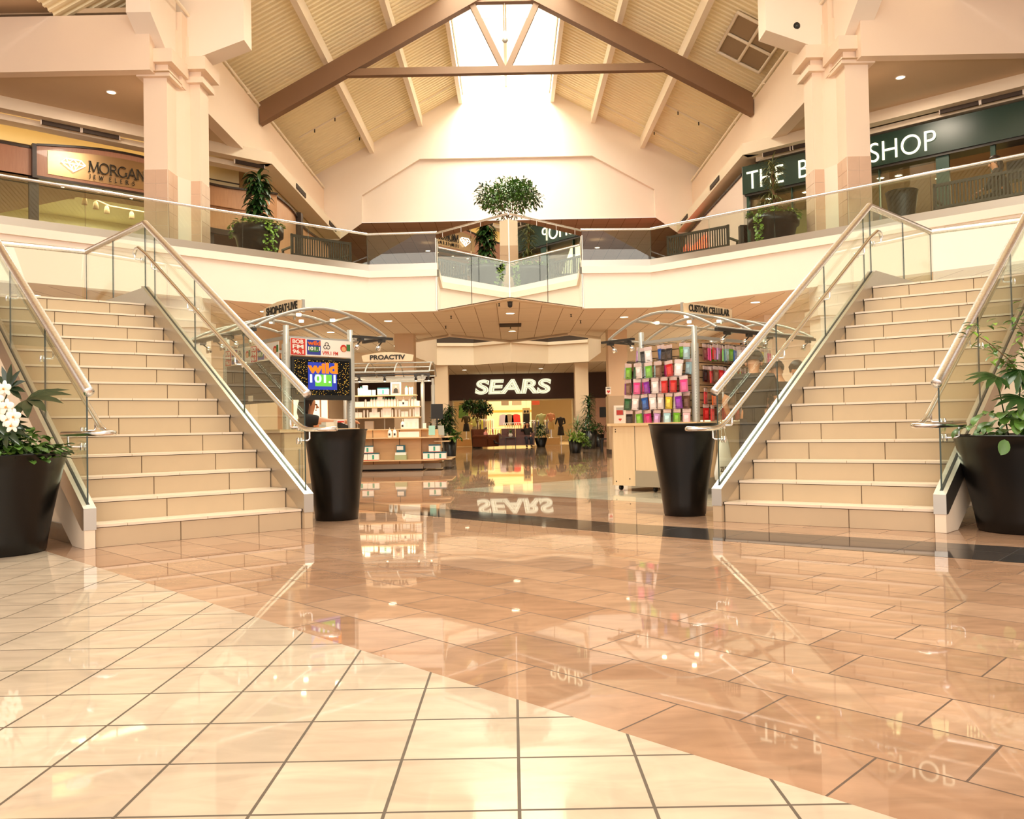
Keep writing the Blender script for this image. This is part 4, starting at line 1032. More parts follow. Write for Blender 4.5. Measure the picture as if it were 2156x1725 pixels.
c = empty('security_camera', (0.0, 18.35, ZC), label='dome security camera under the mirrored prow', cat='security camera')
MB().lathe([(0.07, 0), (0.07, -0.02), (0.055, -0.03), (0.055, -0.09)], n=16).build('housing', M['dark_metal'], c)
MB().lathe([(0.055, -0.09), (0.05, -0.125), (0.03, -0.145), (0, -0.15)], n=16).build('dome', M['black_plastic'], c)
c = MB(); c.ball((6.15, 16.93, 9.15), 0.05); c.lathe([(0.07, 0), (0.07, 0.02)], (6.15, 17.0, 9.2), axis=(0, -1, 0), n=12)
setp(c.build('security_camera', M['black_plastic']), 'small black camera ball high on the right pier corbel', 'security camera')
# ================================================================ planters and plants
M['leaf_dark'] = flat('dark_green_leaf', rgb(38, 66, 26, 1), 0.3, noise=0.4, nscale=9)
M['leaf_mid'] = flat('mid_green_leaf', rgb(78, 112, 42, 1), 0.35, noise=0.4, nscale=9)
M['leaf_light'] = flat('light_green_leaf', rgb(124, 158, 56, 1), 0.4, noise=0.35, nscale=9)
M['leaf_gloss'] = flat('glossy_grey_green_leaf', rgb(40, 54, 34, 1), 0.2, noise=0.3, nscale=9)
M['leaf_dusty'] = flat('dusty_olive_leaf', rgb(104, 104, 62, 1), 0.45, noise=0.4, nscale=9)
M['bark'] = flat('grey_brown_bark', rgb(120, 88, 56, 1), 0.8, noise=0.3, nscale=30)
M['petal'] = flat('white_petal', rgb(252, 244, 226), 0.5)
M['petal_core'] = flat('yellow_flower_centre', rgb(220, 150, 50, 1), 0.5)
RND = random.Random(11)
def leaf(mb, p, d, up, ln, w, droop=0.3, seg=4, mi=0, fold=0.15, shape=0):
    """a leaf blade from p along d, bending down with droop"""
    p, d, up = Vector(p), Vector(d).normalized(), Vector(up).normalized()
    side = d.cross(up)
    if side.length < 1e-4: side = d.orthogonal()
    side.normalize()
    vs = []; cur = p.copy(); dd = d.copy()
    for i in range(seg + 1):
        t = i / seg
        ww = w * (math.sin(PI * min(1, t * 0.92 + 0.06)) ** (0.7 if shape == 0 else 1.2)) * (1 if i < seg else 0.02)
        nrm = side.cross(dd).normalized()
        vs += [cur - side * ww / 2 + nrm * ww * fold, cur, cur + side * ww / 2 + nrm * ww * fold]
        cur = cur + dd * (ln / seg); dd = (dd + Vector((0, 0, -droop / seg * 1.6))).normalized()
    fs = []
    for i in range(seg):
        a = i * 3; fs += [(a, a + 1, a + 4, a + 3), (a + 1, a + 2, a + 5, a + 4)]
    mb.add(vs, fs, mi, True)
def rdir(zmin=-0.3, zmax=1.0):
    a = RND.uniform(0, 2 * PI); z = RND.uniform(zmin, zmax); r = math.sqrt(max(0, 1 - z * z)); return Vector((r * math.cos(a), r * math.sin(a), z))
def strap_head(mb, c, n, ln, w, droop=1.2, mi=0, spread=0.25):
    for k in range(n):
        an = k * 2.4; el = RND.uniform(0.05, 1.3)
        d = Vector((math.cos(an) * math.cos(el), math.sin(an) * math.cos(el), math.sin(el)))
        leaf(mb, Vector(c) + Vector((0, 0, RND.uniform(-spread, spread * 0.4))), d, (0, 0, 1), ln * RND.uniform(0.75, 1.15), w, droop, 5, mi)
def bush(mb, c, rx, ry, rz, n, ln, w, mi=0, droop=0.6, zmin=-0.5):
    c = Vector(c)
    for k in range(n):
        d = rdir(zmin, 1.0); q = RND.uniform(0.35, 1.0)
        p = c + Vector((d.x * rx * q, d.y * ry * q, d.z * rz * q))
        dd = (d + rdir(-1, 1) * 0.8 + Vector((0, 0, -0.2)))
        leaf(mb, p, dd, (RND.uniform(-.3, .3), RND.uniform(-.3, .3), 1), ln * RND.uniform(0.7, 1.3), w * RND.uniform(0.8, 1.2), droop, 3, mi)
def ivy(mb, c, r, n, ln, mi=0, trail=()):
    c = Vector(c)
    for k in range(n):
        an = RND.uniform(0, 2 * PI); q = r * math.sqrt(RND.uniform(0.1, 1.1))
        p = c + Vector((math.cos(an) * q, math.sin(an) * q, RND.uniform(-0.02, 0.09)))
        leaf(mb, p, Vector((math.cos(an), math.sin(an), RND.uniform(-0.3, 0.8))), (0, 0, 1), ln * RND.uniform(0.7, 1.3), ln * 0.8, 0.5, 5, mi)
    for (an, drop, wid) in trail:
        for k in range(int(drop * 110)):
            z = -RND.uniform(0, drop); a2 = an + RND.uniform(-wid, wid)
            rr = r * 1.03 - 0.25 * (-z) * 0.6 + 0.05
            p = c + Vector((math.cos(a2) * rr, math.sin(a2) * rr, z))
            leaf(mb, p, Vector((math.cos(a2) * 0.6 + RND.uniform(-.5, .5), math.sin(a2) * 0.6, RND.uniform(-1, 0.2))), (math.cos(a2), math.sin(a2), 0.5), ln * RND.uniform(0.7, 1.2), ln * 0.8, 0.4, 3, mi)
def lobed(mb, c, d, up, size, nl=7, mi=0, stem=None):
    """hand-shaped leaf of several fingers"""
    c, d, up = Vector(c), Vector(d).normalized(), Vector(up).normalized()
    side = d.cross(up).normalized()
    for k in range(nl):
        an = (k / (nl - 1) - 0.5) * 2.6
        dd = d * math.cos(an) + side * math.sin(an)
        leaf(mb, c - d * size * 0.1, dd, up, size * (0.75 + 0.35 * math.cos(an)), size * 0.24, 0.35, 4, mi, 0.1, 1)
def round_pot(name, loc, rt, rb, h, label, cat='planter', group=None, soil=True):
    t = empty(name, loc, label=label, cat=cat, group=group)
    hz = h
    prof = [(rb * 0.96, 0.0), (rb, 0.012)] + [(rb + (rt - rb) * ((k / 8) ** 1.15), 0.012 + (hz - 0.03) * k / 8) for k in range(1, 9)] + [(rt + 0.008, hz - 0.012), (rt + 0.006, hz), (rt - 0.03, hz), (rt - 0.035, hz - 0.08)]
    MB().lathe(prof, n=48).build('pot', M['black_pot'], t)
    MB().lathe([(0.0, hz - 0.075), (rt - 0.033, hz - 0.08)], n=32).build('soil', M['soil'], t)
    return t
round_pot('black_planter', (-1.72, 7.93, 0), 0.298, 0.205, 0.87, 'tall tapered black planter standing empty beside the left staircase foot')
round_pot('black_planter', (1.62, 7.74, 0), 0.318, 0.195, 0.865, 'tall tapered black planter standing empty beside the right staircase foot')
round_pot('black_planter', (7.92, 16.3, Z2), 0.3, 0.2, 0.87, 'tapered black planter standing empty behind the upper right railing')
# big planters at the photo edges
pL = round_pot('black_planter', (-3.82, 6.05, 0), 0.45, 0.31, 0.735, 'large black planter with white orchids at the left edge')
b = MB(); c0 = Vector((0, 0, 0.70)); ivy(b, c0, 0.43, 620, 0.065, 0); bush(b, (0.05, -0.1, 0.8), .34, .34, .13, 420, .065, .045); b.build('ivy', M['leaf_mid'], pL)
b = MB()
for (x, y, z, dx, dz, sz, up) in ((0.3, -0.1, 1.13, 1, 0.1, 0.3, 0.8), (0.18, -0.15, 1.22, 0.5, 0.7, 0.18, 0.3), (0.1, -0.25, 1.0, 0.3, -0.5, 0.3, 0.4), (-0.05, -0.25, 0.93, 0.2, -0.7, 0.3, 0.3), (0.02, -0.3, 1.08, -0.4, 0.3, 0.2, 0.3), (0.2, -0.25, 0.92, 0.7, -0.4, 0.2, 0.5), (-0.2, -0.3, 0.95, -0.5, -0.3, 0.28, 0.5), (-0.28, -.2, 1.05, -.6, .2, .26, .6), (0.05, -0.32, 0.86, 0.1, -0.8, 0.26, 0.2), (-.1, -.1, 1.12, .1, .5, .2, .4)):
    lobed(b, (x, y, z), (dx, -0.25, dz), (0.1, -0.5, up), sz, 7)
    b.tube([(x * 0.3, y * 0.3, 0.66), (x * 0.7, y * 0.8, z - 0.1), (x, y, z)], 0.005, n=5)
b.build('lobed_leaves', M['leaf_gloss'], pL)
orc = MB(); st_ = MB()
for (x, y, z) in ((-0.18, -.15, 1.14), (-0.11, -.16, 1.18), (-0.05, -.15, 1.12), (-.22, -.15, 1.08), (-.25, -.16, 1.16), (-.3, -.15, 1.12), (0.0, -.16, 1.09), (0.1, -.18, 1.05), (0.02, -.17, 1.15), (0.07, -.16, 1.09), (0.13, -.18, 1.12), (0.14, -.17, 1.03), (0.2, -.18, 1.07), (0.2, -.17, 0.98), (0.25, -.18, 1.0), (-.12, -.1, 1.07), (0.16, -.14, 1.2), (0.24, -.19, 0.94)):
    x += 0.1; y -= 0.2
    for k in range(5):
        an = k * 2 * PI / 5 + PI / 2; big = k in (1, 4); rr = 0.028
        c_ = Vector((x + math.cos(an) * rr, y + (0.0 if big else 0.006), z + math.sin(an) * rr))
        m5 = MB(); m5.ball((0, 0, 0), (0.027 if big else 0.017, 0.005, 0.024 if big else 0.03), 0, 12, 6)
        m5.xf(Matrix.Translation(c_) @ Matrix.Rotation(RND.uniform(-.3, .3), 4, 'Z') @ Matrix.Rotation(0 if big else PI / 2 - an, 4, 'Y')); orc.add(m5.v, m5.f, 0, True)
    orc.ball((x, y - 0.01, z - 0.005), (0.007, 0.008, 0.009), 1, 8, 5)
orc.build('orchid_flowers', [M['petal'], M['petal_core']], pL)
st_.tube([(-0.1, 0, 0.66), (-0.12, -0.05, 1.0), (-0.1, -0.1, 1.2), (0.05, -0.13, 1.17), (0.25, -0.15, 0.98)], 0.005, n=5); st_.build('stem', M['leaf_mid'], pL)
b = MB()
for k in range(26): leaf(b, (-0.25 + RND.uniform(-.1, .12), RND.uniform(-.2, .1), RND.uniform(1.15, 1.42)), rdir(-.2, .6), (0, 0, 1), 0.08, 0.04, 0.4, 3)
b.build('upper_sprigs', M['leaf_light'], pL)
pR = round_pot('black_planter', (3.88, 6.22, 0), 0.46, 0.31, 0.735, 'large black planter with mixed foliage at the right edge')
b = MB()
br_ = MB()
for (x0, y0, x1, z1) in ((0.1, 0, -0.42, 1.52), (0.12, 0, -0.1, 1.6), (0.15, 0, 0.1, 1.5), (0.1, 0, 0.25, 1.7), (0.1, 0, -0.2, 1.3), (0.1, 0, 0.3, 1.35), (0.1, 0.1, 0.05, 1.7), (0.12, 0.1, 0.38, 1.5)):
    pts = [Vector((x0, y0, 0.66)) * (1 - t) + Vector((x1, -0.1, z1)) * t + Vector((0.15 * math.sin(PI * t), 0, 0.08 * math.sin(PI * t))) for t in [i / 6 for i in range(7)]]
    br_.tube(pts, [0.008 - 0.001 * i for i in range(7)], n=5)
    for i in range(2, 7):
        for q in range(15):
            p = pts[i] + Vector((RND.uniform(-.1, .1), RND.uniform(-.1, .1), RND.uniform(-.05, .05)))
            leaf(b, p, (RND.uniform(-1, 1), RND.uniform(-1, .4), RND.uniform(-.4, .3)), (0, 0, 1), 0.075, 0.034, 0.5, 3, RND.choice((0, 0, 1)))
b.build('small_leaf_branches', [M['leaf_mid'], M['leaf_light']], pR); br_.build('branches', M['bark'], pR)
b = MB()
for (x, y, z, dx, dz, sz) in ((-0.28, -0.15, 1.17, -1, -0.1, 0.22), (-0.12, -0.2, 1.2, -0.3, -0.5, 0.2), (-0.05, -0.2, 1.14, 0.4, -0.6, 0.2), (-0.15, -0.25, 1.0, -0.6, -0.2, 0.22), (0.02, -0.3, 1.02, 0.4, 0.3, 0.24), (-0.1, -0.3, 0.92, -0.4, -0.5, 0.2), (0.2, -0.3, 1.0, 0.7, 0.1, 0.22)):
    lobed(b, (x, y, z), (dx, -0.3, dz), (0.0, -0.4, 0.8), sz, 7)
    b.tube([(x * 0.3, 0, 0.66), (x * 0.8, y * 0.8, z - 0.12), (x, y, z)], 0.005, n=5)
b.build('lobed_leaves', M['leaf_dark'], pR)
b = MB()
for k in range(130):
    an = RND.uniform(PI * .9, 2.1 * PI); q = RND.uniform(0.05, 0.46)
    leaf(b, (math.cos(an) * q, math.sin(an) * q, RND.uniform(0.72, 0.92)), (math.cos(an), math.sin(an), RND.uniform(-0.7, 0.4)), (0, 0, 1), RND.uniform(.07, .13), 0.075, 0.8, 6)
for (x, z) in ((-0.1, 0.64), (-0.05, 0.55), (0.02, 0.46), (0.06, 0.62), (0.12, 0.5), (-0.38, 0.7)): leaf(b, (x, -0.44, z), (-0.5, -0.2, -0.7), (0, -1, 0.4), 0.12, 0.085, 0.3, 6)
b.tube([(0.02, -0.4, 0.76), (0.0, -0.47, 0.66), (0.03, -0.44, 0.45)], 0.006, n=5)
b.build('trailing_leaves', M['leaf_mid'], pR)
# upper-level wide bowls with a cane plant and trailing ivy
for s, nm in ((-1, 'left'), (1, 'right')):
    t = empty('bowl_planter', (s * 5.72 if s < 0 else 6.02, 18.5 if s < 0 else 18.42, Z2), label='wide black bowl planter with %s, behind the %s upper railing' % ('leafy corn plant' if s < 0 else 'spiky dracaena', nm), cat='planter')
    MB().lathe([(0.33, 0), (0.36, 0.02), (0.5, 0.7), (0.56, 0.72), (0.57, 0.93), (0.54, 0.93), (0.52, 0.86)], n=40).build('pot', M['black_pot'], t)
    MB().lathe([(0, 0.86), (0.53, 0.86)], n=24).build('soil', M['soil'], t)
    b = MB(); b.tube([(0, 0, 0.8), (0.02, 0, 1.3), (0, 0, 2.0)], 0.035, n=8); b.tube([(0.1, 0.05, 0.8), (0.08, 0.05, 1.5)], 0.02, n=8); b.build('cane', M['bark'], t)
    b = MB()
    if s < 0:
        for z in (1.2, 1.4, 1.6, 1.78, 1.95, 2.05): strap_head(b, (0, 0, z), 34, 0.42, 0.09, 1.5)
    else:
        for z in (1.3, 1.62, 1.9, 2.08): strap_head(b, (0, 0, z), 42, 0.4, 0.03, 1.1)
        for z in (1.25,): strap_head(b, (-0.15, 0, z), 24, 0.3, 0.03, 1.1)
    b.build('leaves', M['leaf_dark'] if s < 0 else M['leaf_dusty'], t)
    b = MB(); ivy(b, (0, 0, 0.95), 0.54, 240, 0.09, 0, trail=((-0.75, 0.75, 0.3), (-2.6, 0.3, 0.3)) if s < 0 else ((-2.45, 0.6, 0.18), (-0.8, 0.15, 0.2)))
    b.build('ivy', M['leaf_light'], t)
# fig tree behind the prow
def fig_tree(name, loc, label, zc, rx, rz, n, trunk_z, ln=0.11, mat='leaf_mid', pot=(0.32, 0.24, 0.6), group=None):
    t = empty(name, loc, label=label, cat='potted tree', group=group)
    MB().lathe([(pot[1], 0), (pot[0], pot[2]), (pot[0] - 0.03, pot[2]), (pot[0] - 0.03, pot[2] - 0.05)], n=28).build('pot', M['black_pot'], t)
    b = MB()
    b.tube([(0, 0, pot[2] - 0.1), (0.03, 0, trunk_z * 0.6), (0, 0, trunk_z)], [0.035, 0.03, 0.02], n=8)
    for k in range(12):
        an = k * 2.4; rr = rx * RND.uniform(.4, .85)
        b.tube([(0, 0, trunk_z * 0.7 + 0.05 * k), (rr * 0.4 * math.cos(an), rr * 0.4 * math.sin(an), zc - rz * 0.3), (rr * math.cos(an), rr * math.sin(an), zc + rz * RND.uniform(-.5, .7))], [0.016, 0.011, 0.004], n=5)
    b.build('trunk', M['bark'], t)
    b = MB()
    cl = [(0, 0, zc, 0.75)] + [(rx * 0.62 * math.cos(k * 2.4 + 0.6), rx * 0.62 * math.sin(k * 2.4 + 0.6), zc + rz * RND.uniform(-.5, .55), 0.42) for k in range(9)]
    tot = sum(c[3] ** 2 for c in cl)
    for (x, y, z, q) in cl:
        bush(b, (x, y, z), rx * q, rx * q, rz * q, int(n * q * q / tot), ln, ln * 0.42, RND.choice((0, 0, 1)))
    b.build('foliage', [M[mat], M['leaf_dark']], t)
    return t
fig_tree('fig_tree', (0.0, 20.9, Z2), 'bushy weeping fig tree standing behind the mirrored prow', 2.08, 0.86, 0.86, 2700, 1.8, 0.105)

# ================================================================ slatted black benches
def bench(loc, rz, label, L_=1.6, group=None):
    t = empty('slat_bench', loc, rz, label, 'bench', group)
    bk = MB(); bk.box(-L_ / 2, 0.0, 0.86, L_ / 2, 0.04, 0.92); bk.box(-L_ / 2, 0.0, 0.42, L_ / 2, 0.04, 0.47)
    n_ = int(L_ / 0.062)
    for k in range(n_):
        x = -L_ / 2 + 0.05 + k * (L_ - 0.1) / (n_ - 1); bk.box(x - 0.014, 0.008, 0.46, x + 0.014, 0.03, 0.87)
    bk.build('backrest', M['dark_metal'], t)
    st__ = MB()
    for k in range(6): st__.box(-L_ / 2, 0.07 + 0.075 * k, 0.4, L_ / 2, 0.125 + 0.075 * k, 0.425)
    st__.build('seat', M['dark_metal'], t)
    for sx in (-1, 1):
        x = sx * (L_ / 2 - 0.02)
        MB().box(x - 0.02, 0, 0, x + 0.02, 0.05, 0.93).build('leg', M['dark_metal'], t)
        MB().box(x - 0.02, 0.46, 0, x + 0.02, 0.51, 0.62).build('leg', M['dark_metal'], t)
        MB().box(x - 0.025, 0, 0.6, x + 0.025, 0.52, 0.64).build('armrest', M['dark_metal'], t)
    return t
bench((-4.5, 19.55, Z2), math.atan2(0.87, 1), 'black slatted bench behind the upper left railing, right of the bowl planter')
bench((4.52, 19.5, Z2), math.atan2(-0.87, 1), 'black slatted bench behind the upper right railing, left of the bowl planter', 1.65)
bench((9.15, 15.35, Z2), math.atan2(-0.87, 1), 'black slatted bench at the far right behind the upper railing, with a seated person', 2.0)
# ================================================================ people
M['skin'] = flat('warm_skin', rgb(226, 160, 120, 1), 0.5)
M['hair_dark'] = flat('dark_brown_hair', rgb(44, 26, 18, 1), 0.5, noise=0.2, nscale=60)
M['black_cloth'] = flat('black_cotton', rgb(34, 28, 24, 1), 0.85, noise=0.15, nscale=30)
M['dark_denim'] = flat('dark_denim', rgb(40, 44, 58, 1), 0.85, noise=0.15, nscale=40)
M['grey_cap'] = flat('dark_grey_cap', rgb(56, 48, 40, 1), 0.8)
M['white_cloth'] = flat('white_cotton', rgb(236, 228, 214), 0.8)
M['eye'] = flat('dark_eye', rgb(30, 20, 14, 1), 0.2)
def skin_obj(name, chains, mat, parent=None, sub=2, extra=None):
    """smooth surface grown along chains of (point, radius); chains meeting in one point are joined; returned as a plain mesh"""
    bm = bmesh.new(); lay = bm.verts.layers.skin.verify(); key = {}
    def vert(p, r):
        k = tuple(round(x, 4) for x in p)
        if k not in key:
            v = bm.verts.new(p); v[lay].radius = (r, r) if not isinstance(r, tuple) else r; key[k] = v
            if len(key) == 1: v[lay].use_root = True
        return key[k]
    for ch in chains:
        pv = None
        for p, r in ch:
            v = vert(p, r)
            if pv is not None and pv is not v and not bm.edges.get((pv, v)): bm.edges.new((pv, v))
            pv = v
    me = bpy.data.meshes.new(name); bm.to_mesh(me); bm.free()
    ob = bpy.data.objects.new(name, me); COL.objects.link(ob)
    m1 = ob.modifiers.new('s', 'SKIN'); m1.use_smooth_shade = True
    m2 = ob.modifiers.new('u', 'SUBSURF'); m2.levels = sub; m2.render_levels = sub
    dg = bpy.context.evaluated_depsgraph_get()
    m = bpy.data.meshes.new_from_object(ob.evaluated_get(dg))
    mb = MB(); mb.add([tuple(v.co) for v in m.vertices], [tuple(p.vertices) for p in m.polygons], 0, True)
    if extra: extra(mb)
    bpy.data.objects.remove(ob); bpy.data.meshes.remove(me); bpy.data.meshes.remove(m)
    return mb.build(name, mat, parent)
def V3(*a): return Vector(a)
def person(name, loc, rz, label, P, top, bottom, hair='short', hairmat=None, cap=None, scale=1.0, group=None):
    """P: joints in local space, facing +Y. keys: hip, chest, neck, head, look(unit), shL/shR, elL/elR, haL/haR, hpL/hpR, knL/knR, anL/anR"""
    t = empty(name, loc, rz, label, 'person', group)
    t.scale = (scale,) * 3
    hip, chest, neck, head = P['hip'], P['chest'], P['neck'], P['head']
    look = P.get('look', V3(0, 1, 0)).normalized(); upv = V3(0, 0, 1); side = look.cross(upv).normalized(); upv = side.cross(look)
    ch = [[(hip, 0.14), ((hip + chest) / 2, 0.125), (chest, 0.14), (neck, 0.058), (head - upv * 0.055 + look * 0.012, 0.075), (head + upv * 0.03, 0.092), (head + upv * 0.09 - look * 0.01, 0.06)]]
    for s_ in ('L', 'R'):
        sh, el, ha = P['sh' + s_], P['el' + s_], P['ha' + s_]
        ch.append([(chest, 0.14), (sh, 0.062), ((sh + el) / 2, 0.05), (el, 0.041), ((el + ha) / 2, 0.037), (ha, 0.026), (ha + (ha - el).normalized() * 0.06, 0.032)])
        fw = (ha - el).normalized(); sd = fw.cross(V3(0, 0, 1)); sd = sd.normalized() if sd.length > .1 else V3(1, 0, 0)
        base = ha + fw * 0.06
        for k in range(4):
            o_ = sd * (k - 1.5) * 0.017; ln = (0.07, 0.08, 0.076, 0.06)[k]
            ch.append([(base, 0.032), (base + o_ + fw * 0.03, 0.01), (base + o_ * 1.1 + fw * ln * .8 + V3(0, 0, -0.012), 0.009), (base + o_ * 1.1 + fw * ln * 1.1 + V3(0, 0, -0.035), 0.007)])
        ch.append([(ha + fw * 0.03, 0.026), (ha + fw * 0.055 + sd * (0.04 if s_ == 'L' else -0.04), 0.011), (ha + fw * 0.09 + sd * (0.05 if s_ == 'L' else -0.05) + V3(0, 0, -0.01), 0.009)])
        hp, kn, an = P['hp' + s_], P['kn' + s_], P['an' + s_]
        ch.append([(hip, 0.14), (hp, 0.095), ((hp + kn) / 2, 0.078), (kn, 0.06), ((kn * 0.6 + an * 0.4), 0.056), (an, 0.04)])
    def face(mb):
        for q in (-1, 1):
            mb.ball(head + look * 0.088 + side * q * 0.033 + upv * 0.008, (0.013, 0.013, 0.008), 1, 8, 5)
            mb.ball(head + side * q * 0.093 - upv * 0.01, (0.016, 0.02, 0.03), 0, 8, 5)
        mb.tube([head + look * 0.09 + upv * 0.012, head + look * 0.113 - upv * 0.03, head + look * 0.09 - upv * 0.036], [0.008, 0.014, 0.008], 8, 0)
        mb.tube([head + look * 0.087 - side * 0.024 - upv * 0.062, head + look * 0.098 - upv * 0.061, head + look * 0.087 + side * 0.024 - upv * 0.062], [0.004, 0.008, 0.004], 6, 2)
    body = skin_obj('body', ch, [M['skin'], M['eye'], flat('lip', rgb(180, 90, 76, 1), 0.5) if 'lip' not in bpy.data.materials else bpy.data.materials['lip']], t, 2, face)
    slv = P.get('sleeve', 0.9)
    c2 = [[(hip - V3(0, 0, 0.13), 0.17), (hip, 0.165), ((hip + chest) / 2, 0.152), (chest, 0.162), (chest + (neck - chest) * 0.72, 0.085)]]
    for s_ in ('L', 'R'):
        sh, el = P['sh' + s_], P['el' + s_]
        c2.append([(chest, 0.162), (sh, 0.083), (sh + (el - sh) * min(slv, 1) * 0.5, 0.07), (sh + (el - sh) * min(slv, 1), 0.064)] + ([(el + (P['ha' + s_] - el) * (slv - 1), 0.05)] if slv > 1 else []))
    skin_obj('shirt', c2, [top], t, 2)
    c3 = [[(hip, 0.155), (hip - V3(0, 0, 0.06), 0.15)]]
    for s_ in ('L', 'R'):
        hp, kn, an = P['hp' + s_], P['kn' + s_], P['an' + s_]
        c3.append([(hip, 0.155), (hp, 0.11), ((hp + kn) / 2, 0.094), (kn, 0.078), (kn * 0.5 + an * 0.5, 0.07), (an + V3(0, 0, 0.02), 0.062)])
    skin_obj('trousers', c3, [bottom], t, 2)
    for s_ in ('L', 'R'):
        an = P['an' + s_]; d = P.get('toe', V3(0, 1, 0))
        b = MB(); b.tube([an - d * 0.06 + V3(0, 0, -0.03), an + d * 0.02 + V3(0, 0, -0.03), an + d * 0.12 + V3(0, 0, -0.045), an + d * 0.19 + V3(0, 0, -0.055)], [0.045, 0.05, 0.04, 0.02], 10); b.build('shoe', M['black_plastic'], t)
    hm = hairmat or M['hair_dark']; b = MB()
    hc = head + upv * 0.035 - look * 0.014
    n_, m_ = 18, 12; vs = []; fs = []
    for i in range(m_ + 1):
        th = PI * i / m_ * (0.62 if hair == 'short' else 0.68)
        for j in range(n_):
            an = 2 * PI * j / n_
            d = side * math.cos(an) * math.sin(th) - look * math.sin(an) * math.sin(th) + upv * math.cos(th)
            fr_ = d.dot(look)
            r_ = 0.112 + RND.uniform(-0.004, 0.004)
            if fr_ > 0.35 and th > 0.9: r_ = 0.085
            vs.append(hc + d * r_)
    fs = [(i * n_ + j, (i + 1) * n_ + j, (i + 1) * n_ + (j + 1) % n_, i * n_ + (j + 1) % n_) for i in range(m_) for j in range(n_)]
    b.add(vs, fs, 0, True)
    if hair == 'long':
        for k in range(26):
            an = PI * (k / 25) ; d = side * math.cos(an) - look * math.sin(an) * 0.9
            p = hc + d * 0.098
            b.tube([p + upv * 0.02, p - upv * 0.07 + d * 0.012, p - upv * 0.16 + d * 0.01, p - upv * 0.22 - d * 0.01], [0.02, 0.022, 0.019, 0.008], 6)
    b.build('hair', hm, t)
    if cap:
        b = MB(); vs = []
        for i in range(7):
            th = PI * 0.5 * i / 6
            for j in range(18):
                an = 2 * PI * j / 18; vs.append(hc + upv * 0.01 + (side * math.cos(an) * math.sin(th) + look * math.sin(an) * math.sin(th) * 1.05 + upv * math.cos(th)) * 0.122)
        b.add(vs, [(i * 18 + j, (i + 1) * 18 + j, (i + 1) * 18 + (j + 1) % 18, i * 18 + (j + 1) % 18) for i in range(6) for j in range(18)], 0, True)
        b.build('cap', cap, t)
    return t
def standing(h=1.7, lean=0.0, headdown=0.2, hw=0.2, armL=None, armR=None, **kw):
    k = h / 1.75
    d = dict(hip=V3(0, 0, 0.95) * k, chest=V3(0, 0.02 + lean * 0.7, 1.3) * k, neck=V3(0, 0.03 + lean, 1.5) * k, head=V3(0, 0.06 + lean * 1.2, 1.63) * k,
             look=V3(0, 1, -headdown), shL=V3(-hw, lean * .8, 1.42) * k, shR=V3(hw, lean * .8, 1.42) * k,
             elL=V3(-hw - .07, 0.05 + lean, 1.13) * k, elR=V3(hw + .07, 0.05 + lean, 1.13) * k, haL=V3(-hw + .02, 0.3 + lean, 1.1) * k, haR=V3(hw - .02, 0.3 + lean, 1.1) * k,
             hpL=V3(-.1, 0, .9) * k, hpR=V3(.1, 0, .9) * k, knL=V3(-.11, 0.02, .5) * k, knR=V3(.11, 0.02, .5) * k, anL=V3(-.12, -.02, .09), anR=V3(.12, -.02, .09))
    d.update({a: v for a, v in kw.items()}); return d
def seated(seat=0.45, lean=0.05, hw=0.19, **kw):
    d = dict(hip=V3(0, 0, seat + .12), chest=V3(0, lean, seat + .45), neck=V3(0, lean + .02, seat + .63), head=V3(0, lean + .05, seat + .77), look=V3(0, 1, -.1),
             shL=V3(-hw, lean, seat + .55), shR=V3(hw, lean, seat + .55), elL=V3(-hw - .06, lean + .08, seat + .28), elR=V3(hw + .06, lean + .08, seat + .28),
             haL=V3(-hw + .04, lean + .3, seat + .22), haR=V3(hw - .04, lean + .3, seat + .22),
             hpL=V3(-.1, .05, seat + .1), hpR=V3(.1, .05, seat + .1), knL=V3(-.12, .45, seat + .07), knR=V3(.12, .45, seat + .07), anL=V3(-.12, .47, .09), anR=V3(.12, .47, .09))
    d.update(kw); return d
# kiosk clerk: seated, reaching to the right
person('person', (-2.66, 10.05, 0), -1.2, 'person with long dark hair in a black tee, reaching across the left kiosk counter',
       seated(0.42, 0.1, look=V3(0.1, 1, -0.15), shR=V3(.19, .13, 1.0), shL=V3(-.17, .1, 1.0), elL=V3(-.17, .32, .9), haL=V3(-.06, .5, .95), elR=V3(.22, .38, .96), haR=V3(.14, .62, .965), sleeve=0.5), M['black_cloth'], M['dark_denim'], 'long')
# shoppers at the right kiosk
person('person', (2.98, 10.02, 0), -0.35, 'person in a backward dark cap and black tee, back turned, at the phone case kiosk',
       standing(1.72, 0.05, 0.4, 0.215, haL=V3(-.3, .18, .9), elL=V3(-.36, 0.02, 1.12), sleeve=0.8), M['black_cloth'], M['dark_denim'], 'short', None, M['grey_cap'])
person('person', (3.42, 10.2, 0), 0.35, 'person with short dark hair and black tee bending beside the capped shopper',
       standing(1.62, 0.1, 0.6, 0.19, sleeve=0.6), M['black_cloth'], M['dark_denim'], 'short')
person('person', (4.12, 11.65, 0), 2.6, 'young person with dark hair looking down, only the head showing above the right stair rail',
       standing(1.7, 0.06, 0.7, 0.19, sleeve=0.6), M['white_cloth'], M['dark_denim'], 'short')
person('person', (9.5, 15.5, Z2), 0.9, 'person in a dark grey top sitting on the upper right bench, hand to the face',
       seated(0.43, 0.1, elR=V3(.18, .3, .8), haR=V3(.05, .17, 1.08), look=V3(-.5, 1, -.3), sleeve=1.6), flat('dark_grey_top', rgb(60, 52, 48, 1), 0.85), M['black_cloth'], 'long')

